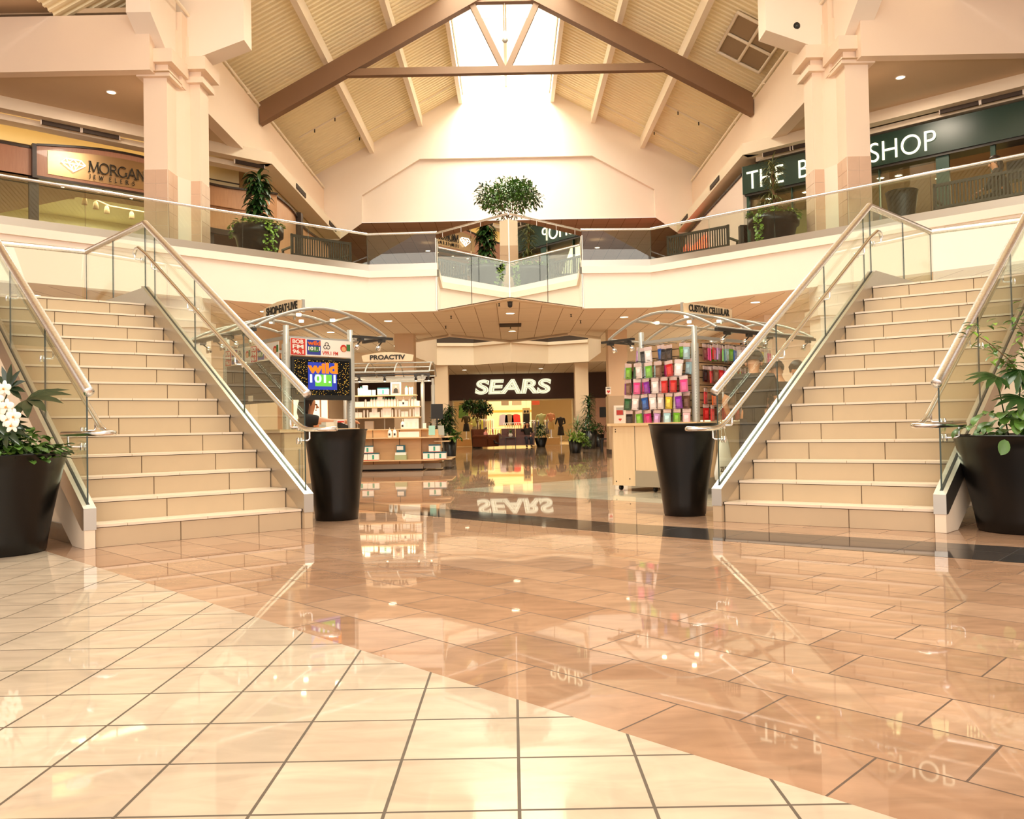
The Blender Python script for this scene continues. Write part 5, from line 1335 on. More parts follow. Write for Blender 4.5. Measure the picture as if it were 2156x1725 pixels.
# ================================================================ kiosks
M['maple'] = wood('pale_maple', rgb(234, 190, 128), rgb(244, 206, 150), 'Z', 4, 0.35, 0.1)
M['maple_top'] = wood('maple_counter', rgb(226, 176, 104), rgb(240, 196, 128), 'X', 4, 0.3, 0.2)
M['plinth'] = flat('grey_plinth_plate', rgb(176, 158, 130), 0.4, metal=0.2)
M['slatwall'] = wood('slatwall_maple', rgb(216, 160, 88), rgb(230, 178, 104), 'X', 4, 0.4, 0.1)
M['groove'] = flat('dark_slot', rgb(60, 40, 20), 0.8)
class KF:
    """kiosk frame: a runs along the stall, b across it; h flips the hand"""
    def __init__(s, P0, ang, h): s.P0 = Vector((*P0, 0)); s.ang = ang; s.h = h; s.ea = Vector((math.cos(ang), math.sin(ang), 0)); s.eb = Vector((-math.sin(ang), math.cos(ang), 0)) * h
    def box(s, mb, a0, b0, z0, a1, b1, z1, mi=0):
        y0, y1 = sorted((b0 * s.h, b1 * s.h)); mb.box(min(a0, a1), y0, z0, max(a0, a1), y1, z1, mi); return mb
    def p(s, a, b, z): return Vector((a, b * s.h, z))
    def w(s, a, b, z): return s.P0 + s.ea * a + s.eb * b + Vector((0, 0, z))
def spot_lamp(k, par, a, b, z, da, db):
    """track spotlight hanging from a rail, aimed along (da, db) and down"""
    l = MB(); k.box(l, a - 0.05, b - 0.02, z - 0.035, a + 0.05, b + 0.02, z, 0)
    l.tube([k.p(a, b, z - 0.03), k.p(a + da * 0.2, b + db * 0.2, z - 0.075)], 0.008, n=6)
    ax = Vector((da, db * k.h, -1.0)).normalized(); c = k.p(a + da * 0.2, b + db * 0.2, z - 0.075)
    l.lathe([(0.012, -0.02), (0.03, 0.0), (0.034, 0.05), (0.03, 0.05)], c, axis=ax, n=12, mi=1)
    o = l.build('spotlight', [M['dark_metal'], M['steel_bright']], par)
    g = MB(); g.lathe([(0.0, 0.047), (0.029, 0.047)], c, axis=ax, n=12); g.build('bulb', M['lamp_glow'], o)
def canopy_kiosk(P0, ang, h, label, sign, a_len, sign_a, track_a1, cb_=1.35):
    k = KF(P0, ang, h)
    t = empty('kiosk', (P0[0], P0[1], 0), ang, label, 'kiosk')
    cb = MB(); k.box(cb, 0.0, 0.0, 0.07, a_len, 0.03, 0.845); k.box(cb, 0.0, 0.0, 0.07, 0.03, cb_, 0.845); k.box(cb, a_len - .03, 0.0, 0.07, a_len, cb_, 0.845); k.box(cb, 0, cb_ - .03, 0.07, a_len, cb_, 0.845)
    k.box(cb, 0.03, 0.03, 0.07, a_len - .03, cb_ - .03, 0.12)
    for q in (0.24, 0.52, 0.95): k.box(cb, -0.003, q, 0.07, 0.0, q + 0.006, 0.84, 1)
    for q in (0.4, 0.9, 1.4, 1.9): k.box(cb, q, -0.003, 0.07, q + 0.006, 0.0, 0.84, 1)
    for (bb, z) in ((0.08, .12), (.08, .5), (cb_ - .07, .8), (cb_ - .07, .77), (cb_ - .3, .16), (cb_ - .07, .12), (0.6, .16)): cb.lathe([(0, 0), (0.009, 0), (0.009, 0.003)], k.p(-0.0, bb, z), axis=(-1, 0, 0), n=8, mi=1)
    cb.build('cabinet', [M['maple'], M['groove']], t)
    pp = MB(); k.box(pp, -0.012, 0.0, 0.07, 0, cb_ - .4, 0.27); k.box(pp, 0, -0.012, 0.07, a_len, 0, 0.2); pp.build('plinth_plate', M['plinth'], t)
    ch = MB(); k.box(ch, -0.015, 0.2, 0.07, -0.005, 0.215, 0.66); ch.build('corner_channel', M['alu'], t)
    tp = MB(); k.box(tp, -0.04, -0.04, 0.845, a_len + .04, 0.34, 0.88); k.box(tp, -0.04, 0.34, 0.845, 0.4, cb_ + .04, 0.88); k.box(tp, a_len - .4, .34, .845, a_len + .04, cb_ + .04, .88); k.box(tp, .4, cb_ - .3, .845, a_len - .4, cb_ + .04, .88)
    tp.build('countertop', M['maple_top'], t)
    for a, b in ((0.08, 0.08), (0.08, 0.7), (0.08, cb_ - .08), (a_len - .08, 0.08), (a_len / 2, 0.08), (a_len - .08, cb_ - .08)):
        c = MB(); c.lathe([(0.0, -0.012), (0.035, -0.012), (0.035, 0.012), (0, 0.012)], k.p(a, b, 0.036), axis=(0, 1, 0), n=14); k.box(c, a - .02, b - .02, 0.045, a + .02, b + .02, 0.07); c.build('caster', M['black_plastic'], t)
    posts = ((0.35, 0.25), (0.35, 1.1), (a_len - .45, 0.25), (a_len - .45, 1.1))
    for a, b in posts:
        p = MB(); p.lathe([(0.05, 0.88 if b < cb_ else 0.0), (0.05, 1.86), (0.036, 1.87), (0.034, 2.08), (0.0, 2.08)], k.p(a, b, 0), n=20)
        for i in range(24): p.ball(k.p(a - 0.035, b - 0.036, 0.95 + i * 0.035), 0.004, 1, 5, 3)
        p.build('post', [M['alu'], M['groove']], t)
    be = MB(); A1 = a_len - .45
    k.box(be, .35, .235, 1.92, A1, .265, 1.96); k.box(be, .35, 1.085, 1.92, A1, 1.115, 1.96); k.box(be, .335, .25, 1.92, .365, 1.1, 1.96); k.box(be, A1 - .015, .25, 1.92, A1 + .015, 1.1, 1.96)
    be.build('top_frame', M['alu'], t)
    # bowed canopy
    def ar(b_): q = (b_ + 0.25) / 1.7; return 2.0 + 0.27 * math.sin(PI * q) ** 0.9
    n_ar = 4; As = [0.1 + (track_a1 - 0.1) * i / (n_ar - 1) for i in range(n_ar)]
    for a in As:
        m = MB(); m.tube([k.p(a, -0.25 + 1.7 * i / 16, ar(-0.25 + 1.7 * i / 16)) for i in range(17)], 0.018, n=8); m.build('canopy_rib', M['alu'], t)
    m = MB()
    for b in (-0.25, 0.3, 1.0, 1.45): m.tube([k.p(0.1, b, ar(b) if b not in (-.25, 1.45) else 2.0), k.p(track_a1, b, ar(b) if b not in (-.25, 1.45) else 2.0)], 0.018, n=4)
    m.build('canopy_rails', M['alu'], t)
    m = MB(); k.box(m, 0.08, -0.285, 1.955, track_a1 + 0.02, -0.235, 1.99); k.box(m, 0.08, 1.43, 1.955, 0.6, 1.47, 1.985); k.box(m, -0.06, 0.9, 1.94, -0.02, 1.45, 1.97); m.build('track_bar', M['dark_metal'], t)
    for i in range(5): spot_lamp(k, t, 0.3 + i * (track_a1 - .45) / 4, -0.26, 1.955, 0.1, 0.35)
    spot_lamp(k, t, -0.04, 1.3, 1.94, 0.35, 0.0); spot_lamp(k, t, -0.04, 1.0, 1.94, 0.35, 0.0)
    for (a, b) in ((0.6, 0.55), (1.0, 0.8), (0.5, 0.95), (1.4, 0.6)):
        g = MB(); g.lathe([(0.0, 0), (0.028, 0)], k.p(a, b, ar(b) - 0.03), n=12); g.lathe([(0.028, 0), (0.03, 0.03)], k.p(a, b, ar(b) - 0.03), n=12); g.build('canopy_lamp', M['lamp_glow'], t)
    # name board
    a0, a1 = sign_a; zb = 2.3
    s_ = MB(); pts = [k.p(a0, 0.6, zb), k.p(a1, 0.6, zb)] + [k.p(a1 + 0.02 - (a1 - a0 + 0.04) * i / 10, 0.6, zb + 0.13 + (0.055 if h < 0 else 0.02) * math.sin(PI * i / 10)) for i in range(11)]
    s_.extrude(pts, (0, 0.03 * -h, 0)); s_.build('name_board', M['maple'], t)
    s_ = MB(); k.box(s_, a0 - .035, .585, zb - .01, a0, .615, zb + .14); k.box(s_, a1, .585, zb - .01, a1 + .035, .615, zb + .14)
    for q in (a0 + .2, a1 - .2): k.box(s_, q - .01, .59, 2.22, q + .01, .61, zb)
    s_.build('board_clips', M['alu'], t)
    s_ = MB()
    if h > 0: put_text(s_, sign, k.p(a0 + 0.08, 0.566, zb + 0.03), (1, 0, 0), (0, 0, 1), w=a1 - a0 - 0.14, h=0.095, depth=0.006, bold=0.03)
    else: put_text(s_, sign, k.p(a1 - 0.08, 0.566, zb + 0.035), (-1, 0, 0), (0, 0, 1), w=a1 - a0 - 0.14, h=0.1, depth=0.006, bold=0.03)
    s_.build('name_lettering', M['black_paint'], t)
    return k, t
kR, tR = canopy_kiosk((2.2, 9.75), math.atan2(.66, .75), 1, 'mall kiosk on the right hung with phone cases, board CUSTOM CELLULAR', 'CUSTOM CELLULAR', 2.4, (0.6, 1.66), 2.35)
kL, tL = canopy_kiosk((-2.53, 8.93), math.atan2(.73, -.68), -1, 'mall kiosk on the left with a screen and radio banners, board SHOP EAT LIVE', 'SHOP·EAT·LIVE', 2.4, (0.6, 1.55), 2.0, 0.93)
# slat panels of the right kiosk
m = MB(); kR.box(m, 0.38, 0.27, 0.9, 0.41, 1.08, 1.9); kR.box(m, 0.41, 0.27, 0.9, 1.93, 0.3, 1.9)
for i in range(10):
    z = 0.96 + i * 0.095; kR.box(m, 0.376, 0.27, z, 0.38, 1.08, z + 0.008, 1); kR.box(m, 0.41, 0.266, z, 1.93, 0.27, z + 0.008, 1)
m.build('slat_panel', [M['slatwall'], M['groove']], tR)
# ---- phone cases in clear bags: one master per colour, then copies
case_cols = {'pink': (226, 60, 130), 'magenta': (196, 30, 110), 'white': (244, 232, 226), 'black': (40, 34, 34), 'green': (110, 176, 50), 'dark green': (36, 80, 40), 'pale blue': (168, 206, 216),
             'blue': (40, 90, 170), 'purple': (130, 40, 160), 'lilac': (196, 150, 206), 'red': (206, 40, 40), 'orange': (216, 96, 30), 'brown': (116, 84, 64), 'yellow': (226, 200, 60), 'pale pink': (242, 190, 196)}
M['clear_bag'] = glass('clear_plastic_bag', (0.97, 0.93, 0.92), 1.9, 0.28)
M['card_white'] = flat('white_pink_card', rgb(246, 214, 206), 0.5)
masters = {}
def make_case(col):
    r_, g_, b_ = case_cols[col]
    t = empty('phone_case', (0, 0, -5), 0, 'x', 'phone case')
    m = MB(); m.box(-0.036, -0.009, -0.165, 0.036, 0.005, -0.04, 0); m.box(-0.022, -0.0105, -0.145, 0.022, -0.009, -0.065, 1)
    m.build('case', [flat('case_' + col, rgb(r_, g_, b_, 1), 0.25), flat('case_face_' + col, rgb(min(255, r_ + 40), min(255, g_ + 40), min(255, b_ + 40), 1), 0.2)], t)
    m = MB(); m.box(-0.042, -0.004, -0.036, 0.042, 0.0, 0.0, 0); m.build('header_card', M['card_white'], t)
    m = MB(); m.quad((-0.045, -0.014, -0.185), (0.045, -0.016, -0.185), (0.045, -0.006, 0), (-0.045, -0.006, 0)); m.build('bag', M['clear_bag'], t)
    return t
for c_ in case_cols: masters[c_] = make_case(c_)
used_m = set()
rows5 = ('top', 'second', 'third', 'fourth', 'bottom')
left_rows = [
    ['lilac', 'black', 'white', 'blue', 'black', 'black', 'green', 'pale blue'],
    ['pale blue', 'green', 'dark green', 'white', 'pale blue', 'green', 'white', 'brown', 'magenta', 'red', 'white', 'pale blue'],
    ['pale pink', 'brown', 'brown', 'pink', 'magenta', 'purple', 'white', 'white', 'orange', 'pale pink', 'pink', 'red', 'pink'],
    ['black', 'dark green', 'white', 'black', 'blue', 'orange', 'white', 'white', 'black', 'yellow', 'green', 'purple', 'brown'],
    ['purple', 'black', 'lilac', 'white', 'lilac', 'pink', 'magenta', 'brown', 'lilac', 'white', 'pale blue', 'green', 'green', 'pale pink']]
right_rows = [['brown', 'pink', 'red', 'lilac', 'green', 'pale blue', 'green', 'blue', 'white', 'pale pink', 'red', 'magenta', 'pale pink', 'white', 'brown', 'white', 'yellow', 'white', 'pink'],
              ['black', 'brown', 'red', 'pink', 'purple', 'pale blue', 'white', 'green', 'orange', 'pale pink', 'white', 'black', 'red', 'green', 'white'],
              ['red', 'orange', 'white', 'black', 'brown', 'white', 'black', 'pale blue', 'white', 'black', 'brown'],
              ['red', 'red', 'brown', 'red', 'red', 'black', 'red', 'white', 'brown', 'black', 'white', 'brown', 'white', 'black']]
def hook(p, q): MB().tube([p, q], 0.003, n=4).build('hook', M['dark_metal'], tR)
def put_case(col, wp, rz, face, row, tilt=0.0):
    mst = masters[col]
    lab = 'bagged %s phone case, %s row, %s face of the right kiosk' % (col, row, face)
    grp = 'phone cases, %s row, %s kiosk face, %s' % (row, face, col)
    if col not in used_m:
        used_m.add(col); o = mst; o.location = wp; o.rotation_euler = (0, 0, rz); o['label'] = lab; o['group'] = grp
    else: o = dup(mst, wp, rz, lab, grp)
    o.rotation_euler = (0, tilt, rz); o.scale = (1.28, 1.28, 1.2)
rzL = kR.ang - PI / 2     # left face looks along -a
rzR = kR.ang
def denser(row, k):
    out = []
    for c_ in row:
        out.append(c_)
        if RND.random() < k: out.append(c_ if RND.random() < .5 else RND.choice(row))
    return out
left_rows = [left_rows[0]] + [denser(r_, .55) for r_ in left_rows[1:]]; right_rows = [denser(r_, .6) for r_ in right_rows]
for r_i, row in enumerate(left_rows):
    z = 1.885 - 0.205 * r_i; n_ = len(row)
    b0 = 1.12 if r_i == 0 else 1.3
    for i, c_ in enumerate(row):
        b = b0 - (b0 - 0.31) * i / (n_ - 1); a = 0.34 - (0.0, 0.07, 0.12)[i % 3] - (0.03 if r_i else 0)
        w_ = kR.w(a, b, z - (0.02 if i % 3 else 0)); put_case(c_, w_, rzL + RND.uniform(-.25, .25), 'left', rows5[r_i], RND.uniform(-.12, .12))
        hook(kR.p(0.38, b, z + 0.006), kR.p(a - 0.03, b, z + 0.01))
for r_i, row in enumerate(right_rows):
    z = (1.86, 1.58, 1.3, 1.1)[r_i]; n_ = len(row)
    for i, c_ in enumerate(row):
        a = 0.5 + 1.42 * i / (n_ - 1) if r_i == 0 else 0.5 + 1.35 * i / (n_ - 1)
        b = 0.25 - (0.09 if i % 2 else 0.04); w_ = kR.w(a, b, z - (0.015 if i % 3 == 1 else 0))
        put_case(c_, w_, rzR + RND.uniform(-.3, .7), 'right', rows5[r_i], RND.uniform(-.08, .08))
        hook(kR.p(a, 0.27, z + 0.006), kR.p(a, b - 0.03, z + 0.01))
for c_, o in masters.items():
    if c_ not in used_m:
        for ch_ in list(o.children): bpy.data.objects.remove(ch_)
        bpy.data.objects.remove(o)
# white drawstring bag hanging on the right kiosk
wp = kR.w(0.45, -0.075, 0.68)
bg = empty('drawstring_bag', tuple(wp), kR.ang - 0.1, 'white plastic drawstring bag with black lettering hanging on the right kiosk', 'bag')
m = MB(); ring = []
prof = [(0.0, 0.04, 0.02), (-0.05, 0.065, 0.03), (-0.15, 0.09, 0.04), (-0.28, 0.125, 0.045), (-0.36, 0.15, 0.04), (-0.42, 0.14, 0.03), (-0.44, 0.11, 0.01)]
vs = []; n_ = 24
for z, rx, ry in prof:
    for j in range(n_):
        an = 2 * PI * j / n_; f_ = 1 + 0.06 * math.sin(an * 7 + z * 20)
        vs.append((rx * f_ * math.cos(an), ry * f_ * math.sin(an), z))
m.add(vs, [(i * n_ + j, i * n_ + (j + 1) % n_, (i + 1) * n_ + (j + 1) % n_, (i + 1) * n_ + j) for i in range(len(prof) - 1) for j in range(n_)], 0, True)
m.build('bag_body', flat('white_plastic_film', rgb(246, 240, 226), 0.3), bg)
m = MB(); m.tube([(-0.035, 0, 0), (-0.02, 0.01, 0.1), (0.0, 0.02, 0.16), (0.02, 0.01, 0.1), (0.035, 0, 0)], 0.003, n=5); m.build('drawstring', M['white_cloth'], bg)
m = MB(); put_text(m, 'zumiez', (-0.12, -0.058, -0.345), (1, 0, 0), (0, 0, 1), w=0.24, h=0.075, depth=0.008, bold=0.01); m.build('bag_lettering', M['black_paint'], bg)
bg.scale = (1.2, 1.0, 1.2)
# stock on the right kiosk counter is hidden by the planter; the left kiosk carries screens and banners
M['screen_black'] = flat('black_screen_glass', rgb(22, 18, 16), 0.15)
def facing(k, a, b, z, name, label, cat, face='a'):
    """a thing flat on the -a face (or -b face) of kiosk k: local +X runs to the viewer's right, -Y looks out"""
    w_ = k.w(a, b, z); out = -k.ea if face == 'a' else -k.eb
    rz = math.atan2(out.y, out.x) + PI / 2
    return empty(name, tuple(w_), rz, label, cat)
tv = facing(kL, 0.31, 0.675, 1.22, 'television', 'wall television showing wild 101.1 on the left kiosk', 'television', 'a')
m = MB(); m.box(-0.39, -0.03, 0.0, 0.39, 0.03, 0.5); m.build('housing', M['black_plastic'], tv)
sm, nt, out = newmat('speckled_screen')
tc = N(nt, 'ShaderNodeTexCoord'); vo = N(nt, 'ShaderNodeTexVoronoi'); vo.inputs['Scale'].default_value = 70; nt.links.new(tc.outputs['Object'], vo.inputs['Vector'])
lt_ = N(nt, 'ShaderNodeMath', operation='LESS_THAN'); lt_.inputs[1].default_value = 0.3; nt.links.new(vo.outputs['Distance'], lt_.inputs[0])
sx = N(nt, 'ShaderNodeSeparateColor'); nt.links.new(vo.outputs['Color'], sx.inputs[0])
g2 = N(nt, 'ShaderNodeMath', operation='GREATER_THAN'); g2.inputs[1].default_value = 0.5; nt.links.new(sx.outputs[0], g2.inputs[0])
mu = N(nt, 'ShaderNodeMath', operation='MULTIPLY'); nt.links.new(lt_.outputs[0], mu.inputs[0]); nt.links.new(g2.outputs[0], mu.inputs[1])
cr = N(nt, 'ShaderNodeMix', data_type='RGBA'); cr.inputs['A'].default_value = (0.9, 0.75, 0.1, 1); cr.inputs['B'].default_value = (0.9, 0.35, 0.05, 1); nt.links.new(sx.outputs[1], cr.inputs['Factor'])
c2_ = N(nt, 'ShaderNodeMix', data_type='RGBA'); c2_.inputs['A'].default_value = (0.012, 0.01, 0.008, 1); nt.links.new(mu.outputs[0], c2_.inputs['Factor']); nt.links.new(cr.outputs['Result'], c2_.inputs['B'])
em = N(nt, 'ShaderNodeEmission'); em.inputs[1].default_value = 0.9; nt.links.new(c2_.outputs['Result'], em.inputs[0]); nt.links.new(em.outputs[0], out.inputs[0])
m = MB(); m.box(-0.36, -0.033, 0.06, 0.36, -0.03, 0.47); m.build('screen', sm, tv)
e_or = emis('screen_orange', (1, 0.25, 0.02), 0.9); e_wh = emis('screen_white', (0.9, 0.95, 1), 0.9); e_gr = emis('screen_green', (0.25, 0.8, 0.08), 0.7); e_bl = emis('screen_blue', (0.06, 0.08, 0.5), 0.7)
m = MB(); m.box(-0.19, -0.035, 0.12, 0.19, -0.033, 0.44, 0); m.box(-0.1, -0.036, 0.16, 0.12, -0.035, 0.3, 1); m.build('screen_logo_ground', [e_bl, e_gr], tv)
m = MB(); put_text(m, 'wild', (-0.2, -0.039, 0.31), (1, 0, 0), (0, 0, 1), w=0.4, h=0.13, depth=0.002, bold=0.05); m.build('screen_lettering', e_or, tv)
m = MB(); put_text(m, '101.1', (-0.17, -0.039, 0.2), (1, 0, 0), (0, 0, 1), w=0.34, h=0.1, depth=0.002, bold=0.03); m.build('screen_numerals', e_wh, tv)
p_red = flat('banner_red', rgb(206, 56, 40, 1), 0.5); p_wht = flat('banner_white', rgb(246, 232, 214), 0.5); p_blu = flat('banner_blue', rgb(50, 60, 150, 1), 0.5); p_org = flat('banner_orange', rgb(226, 100, 30, 1), 0.5); p_grn = flat('banner_green', rgb(60, 120, 60, 1), 0.5); p_pch = flat('banner_peach', rgb(226, 170, 120, 1), 0.5)
def banner(par_k, a, b, z, face, L_, label, units):
    t = facing(par_k, a, b, z, 'radio_banner', label, 'banner', face)
    m = MB(); m.box(-L_ / 2, -0.004, 0, L_ / 2, 0.0, 0.2); m.build('sheet', p_wht, t)
    uw = L_ / units
    R_, U_ = (1, 0, 0), (0, 0, 1)
    gr, lt1, lt2, lt3 = MB(), MB(), MB(), MB()
    for i in range(units):
        x = -L_ / 2 + i * uw
        q = uw / 4
        gr.box(x + .005, -.006, .005, x + q * .95, -.004, .195, 0); gr.box(x + q * 1.05, -.006, .015, x + q * 1.95, -.004, .19, 1); gr.box(x + q * 1.2, -.007, .05, x + q * 1.8, -.006, .11, 2)
        for j, tx in enumerate(('BOB', 'FM', '96.1')): put_text(lt1, tx, (x + q * .12, -.008, .135 - .058 * j), R_, U_, w=q * .7, h=.048, depth=.002, bold=.03)
        put_text(lt1, '101.1', (x + q * 1.12, -.009, .065), R_, U_, w=q * .76, h=.045, depth=.002, bold=.03)
        put_text(lt2, 'wild', (x + q * 1.08, -.009, .125), R_, U_, w=q * .84, h=.055, depth=.002, bold=.04)
        put_text(lt3, 'V99.1 FM', (x + q * 2.05, -.006, .02), R_, U_, w=q * 1.05, h=.045, depth=.002, bold=.01)
        # trefoil hazard mark
        cx_, cz_ = x + q * 2.35, 0.125
        for kk in range(3):
            an = PI / 2 + kk * 2 * PI / 3; c = Vector((cx_ + 0.022 * math.cos(an), -.007, cz_ + 0.022 * math.sin(an)))
            pts = [c + Vector((0.022 * math.cos(an + PI + 0.5 + (2 * PI - 1.0) * i / 12), 0, 0.022 * math.sin(an + PI + 0.5 + (2 * PI - 1.0) * i / 12))) for i in range(13)]
            gr.tube(pts, 0.0035, 5, 3)
        gr.lathe([(0.0, 0), (0.045, 0), (0.045, .002)], (x + q * 3.5, -.004, .11), axis=(0, -1, 0), n=14, mi=4)
        gr.lathe([(0.0, 0), (0.03, 0), (0.03, .002)], (x + q * 3.5, -.006, .1), axis=(0, -1, 0), n=14, mi=5)
        gr.box(x + q * 3.7, -.0065, .08, x + q * 3.95, -.0045, .16, 2)
    gr.build('printed_shapes', [p_red, p_blu, p_grn, M['black_paint'], p_red, p_pch], t)
    lt1.build('white_lettering', p_wht, t); lt2.build('orange_lettering', p_org, t); lt3.build('red_lettering', p_red, t)
banner(kL, 0.30, 0.675, 1.735, 'a', 0.8, 'white radio station banner above the television on the left kiosk', 1)
banner(kL, 1.15, 0.2, 1.70, 'b', 1.45, 'long radio station banner over the dark panel on the left kiosk', 2)
dp = facing(kL, 1.15, 0.23, 1.2, 'dark_board', 'dark slatted board under the long banner on the left kiosk', 'board', 'b')
m = MB(); m.box(-0.72, -0.02, 0, 0.72, 0.0, 0.5)
for z in (0.12, 0.28, 0.42): m.box(-0.72, -0.022, z, 0.72, -0.02, z + 0.006, 1)
m.build('board', [flat('dark_brown_slatwall', rgb(60, 46, 34), 0.4), M['groove']], dp)
m = MB(); m.box(-0.1, -0.025, 0.03, 0.02, -0.021, 0.1); m.build('white_sticker', p_wht, dp)
# things on the left kiosk counter
def on_counter(k, a, b): return tuple(k.w(a, b, 0.881))
t = empty('receipt_printer', on_counter(kL, 0.2, 0.68), kL.ang + 0.2, 'beige receipt printer on the left kiosk counter', 'printer')
m = MB(); m.box(-0.06, -0.07, 0, 0.06, 0.07, 0.05, 0); m.box(-0.05, -0.06, 0.05, 0.03, 0.06, 0.075, 0); m.build('case', flat('beige_plastic', rgb(226, 214, 190), 0.4), t)
t = empty('card_reader', on_counter(kL, 0.15, 0.86), kL.ang, 'small black card reader under the reaching hand', 'card reader')
m = MB(); m.hexa([(-.04, -.05, 0), (.04, -.05, 0), (.04, .05, 0), (-.04, .05, 0)], [(-.04, -.05, .03), (.04, -.05, .03), (.04, .05, .07), (-.04, .05, .07)]); m.build('case', M['black_plastic'], t)
t = empty('keyboard', on_counter(kL, 0.16, 0.42), kL.ang, 'black keyboard on the left kiosk counter', 'keyboard')
m = MB(); m.box(-.07, -.18, 0, .07, .18, .018); m.build('case', M['black_plastic'], t)
t = empty('brochure_stack', on_counter(kL, 0.3, 0.9), kL.ang, 'white and pink printed stack at the far end of the left kiosk counter', 'brochures')
m = MB(); m.box(-.04, -.05, 0, .04, .05, .1, 0); m.box(-.042, -.045, .07, -.04, .045, .09, 1); m.build('sheets', [p_wht, p_red], t)
b = MB(); b.lathe([(0.14, 0), (0.16, .02), (0.03, .04), (0.03, .38), (0.16, .4), (0.16, .42), (0, .43)], (0, 0, 0), n=20)
t = empty('stool', (-2.7, 10.05, 0), 0, 'stool under the seated person inside the left kiosk', 'stool'); b.build('seat', M['dark_metal'], t)

# ================================================================ proactiv kiosk
YP = 16.8
t = empty('kiosk', (-2.6, YP, 0), 0, 'mall kiosk with wooden shelves of white bottles, board PROACTIV', 'kiosk')
def K(mb, name, mats): mb.xf(Matrix.Translation((2.6, -YP, 0))); return mb.build(name, mats, t)
m = MB(); m.box(-3.6, YP + .1, 0.12, -1.9, YP + 1.1, 0.84); m.box(-1.9, YP + .25, 0.12, -1.55, YP + 1.0, 0.84)
for x in (-2.9, -2.35): m.box(x, YP + .094, .12, x + .01, YP + .1, .84, 1)
K(m, 'cabinet', [M['slatwall'], M['groove']])
m = MB(); m.box(-3.62, YP + .05, 0.03, -1.86, YP + .1, 0.13); m.box(-1.86, YP + .2, .03, -1.5, YP + 1.0, .13)
K(m, 'plinth', M['plinth'])
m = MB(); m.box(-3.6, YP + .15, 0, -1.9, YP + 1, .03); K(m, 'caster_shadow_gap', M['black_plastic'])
def shelf(x0, x1, y0, y1, z, cham=0.0):
    m = MB(); m.prism([(x0, y0), (x1 - cham, y0), (x1, y0 + cham), (x1, y1), (x0, y1)], z - 0.022, z); K(m, 'shelf', M['maple_top'])
shelf(-3.5, -1.27, YP - .2, YP + 1.3, 0.225, .35); shelf(-3.5, -1.3, YP - .15, YP + 1.2, 0.685, .25); shelf(-3.5, -1.75, YP + .05, YP + 1.2, 0.86)
shelf(-3.3, -1.9, YP + .12, YP + .35, 1.11); shelf(-3.3, -1.9, YP + .12, YP + .35, 1.33); shelf(-3.32, -1.98, YP + .12, YP + .35, 1.57)
shelf(-1.62, -1.3, YP + .0, YP + .4, 0.6)
for x in (-3.25, -2.68, -2.06):
    m = MB(); m.box(x - .008, YP + .3, .86, x + .008, YP + .33, 1.57); K(m, 'shelf_upright', M['alu'])
for x, y, zt in ((-1.87, YP + .3, 2.02), (-1.72, YP + 1.0, 1.95), (-3.5, YP + .3, 2.02), (-3.5, YP + 1.0, 1.95)):
    m = MB(); m.lathe([(.042, .86), (.042, 1.8), (.03, 1.82), (.03, zt)], (x, y, 0), n=16); K(m, 'post', M['alu'])
m = MB(); m.box(-3.5, YP + .28, 1.9, -1.8, YP + .31, 1.94); m.box(-3.5, YP + 1.0, 1.88, -1.7, YP + 1.03, 1.92); K(m, 'top_frame', M['alu'])
def ar2(q): return (YP - .15 + 1.5 * q, 2.02 + 0.25 * math.sin(PI * q) ** .8)
for x in (-3.56, -3.0, -2.4, -1.68):
    m = MB(); m.tube([(x, *ar2(i / 14)) for i in range(15)], 0.017, n=8); K(m, 'canopy_rib', M['alu'])
m = MB()
for q in (0, .12, .5, .88, 1): m.tube([(-3.56, *ar2(q)), (-1.68, *ar2(q))], 0.016, n=6)
K(m, 'canopy_rails', M['alu'])
m = MB(); m.box(-3.56, YP - .17, 1.96, -1.66, YP - .13, 1.99); m.box(-3.1, YP + .1, 1.86, -1.8, YP + .14, 1.89); K(m, 'track_bar', M['dark_metal'])
for x in (-3.5, -3.12, -2.6, -1.96, -1.7):
    m = MB(); m.box(x - .03, YP - .17, 1.92, x + .03, YP - .13, 1.96); m.lathe([(.01, 0), (.03, .03), (.03, .07)], (x, YP - .12, 1.92), axis=(0, .4, -1), n=10); o = K(m, 'spotlight', M['dark_metal'])
    g = MB(); g.ball((x + 2.6, -.1, 1.86), 0.026, 0, 8, 5); g.build('bulb', M['lamp_glow'], o)
m = MB(); zb = 2.3
m.extrude([(-3.15, YP + .5, zb), (-2.1, YP + .5, zb)] + [(-2.07 - 1.11 * i / 12, YP + .5, zb + .13 + .07 * math.sin(PI * i / 12)) for i in range(13)], (0, .03, 0)); K(m, 'name_board', M['maple'])
m = MB(); put_text(m, 'PROACTIV', (-3.0, YP + .49, zb + .04), (1, 0, 0), (0, 0, 1), w=.75, h=.1, depth=.006, bold=.035); K(m, 'name_lettering', M['black_paint'])
area('proactiv_lamps', (-2.6, YP + 0.0, 1.85), 1.6, .2, 10, (1, .82, .55), rot=(0.5, 0, 0))
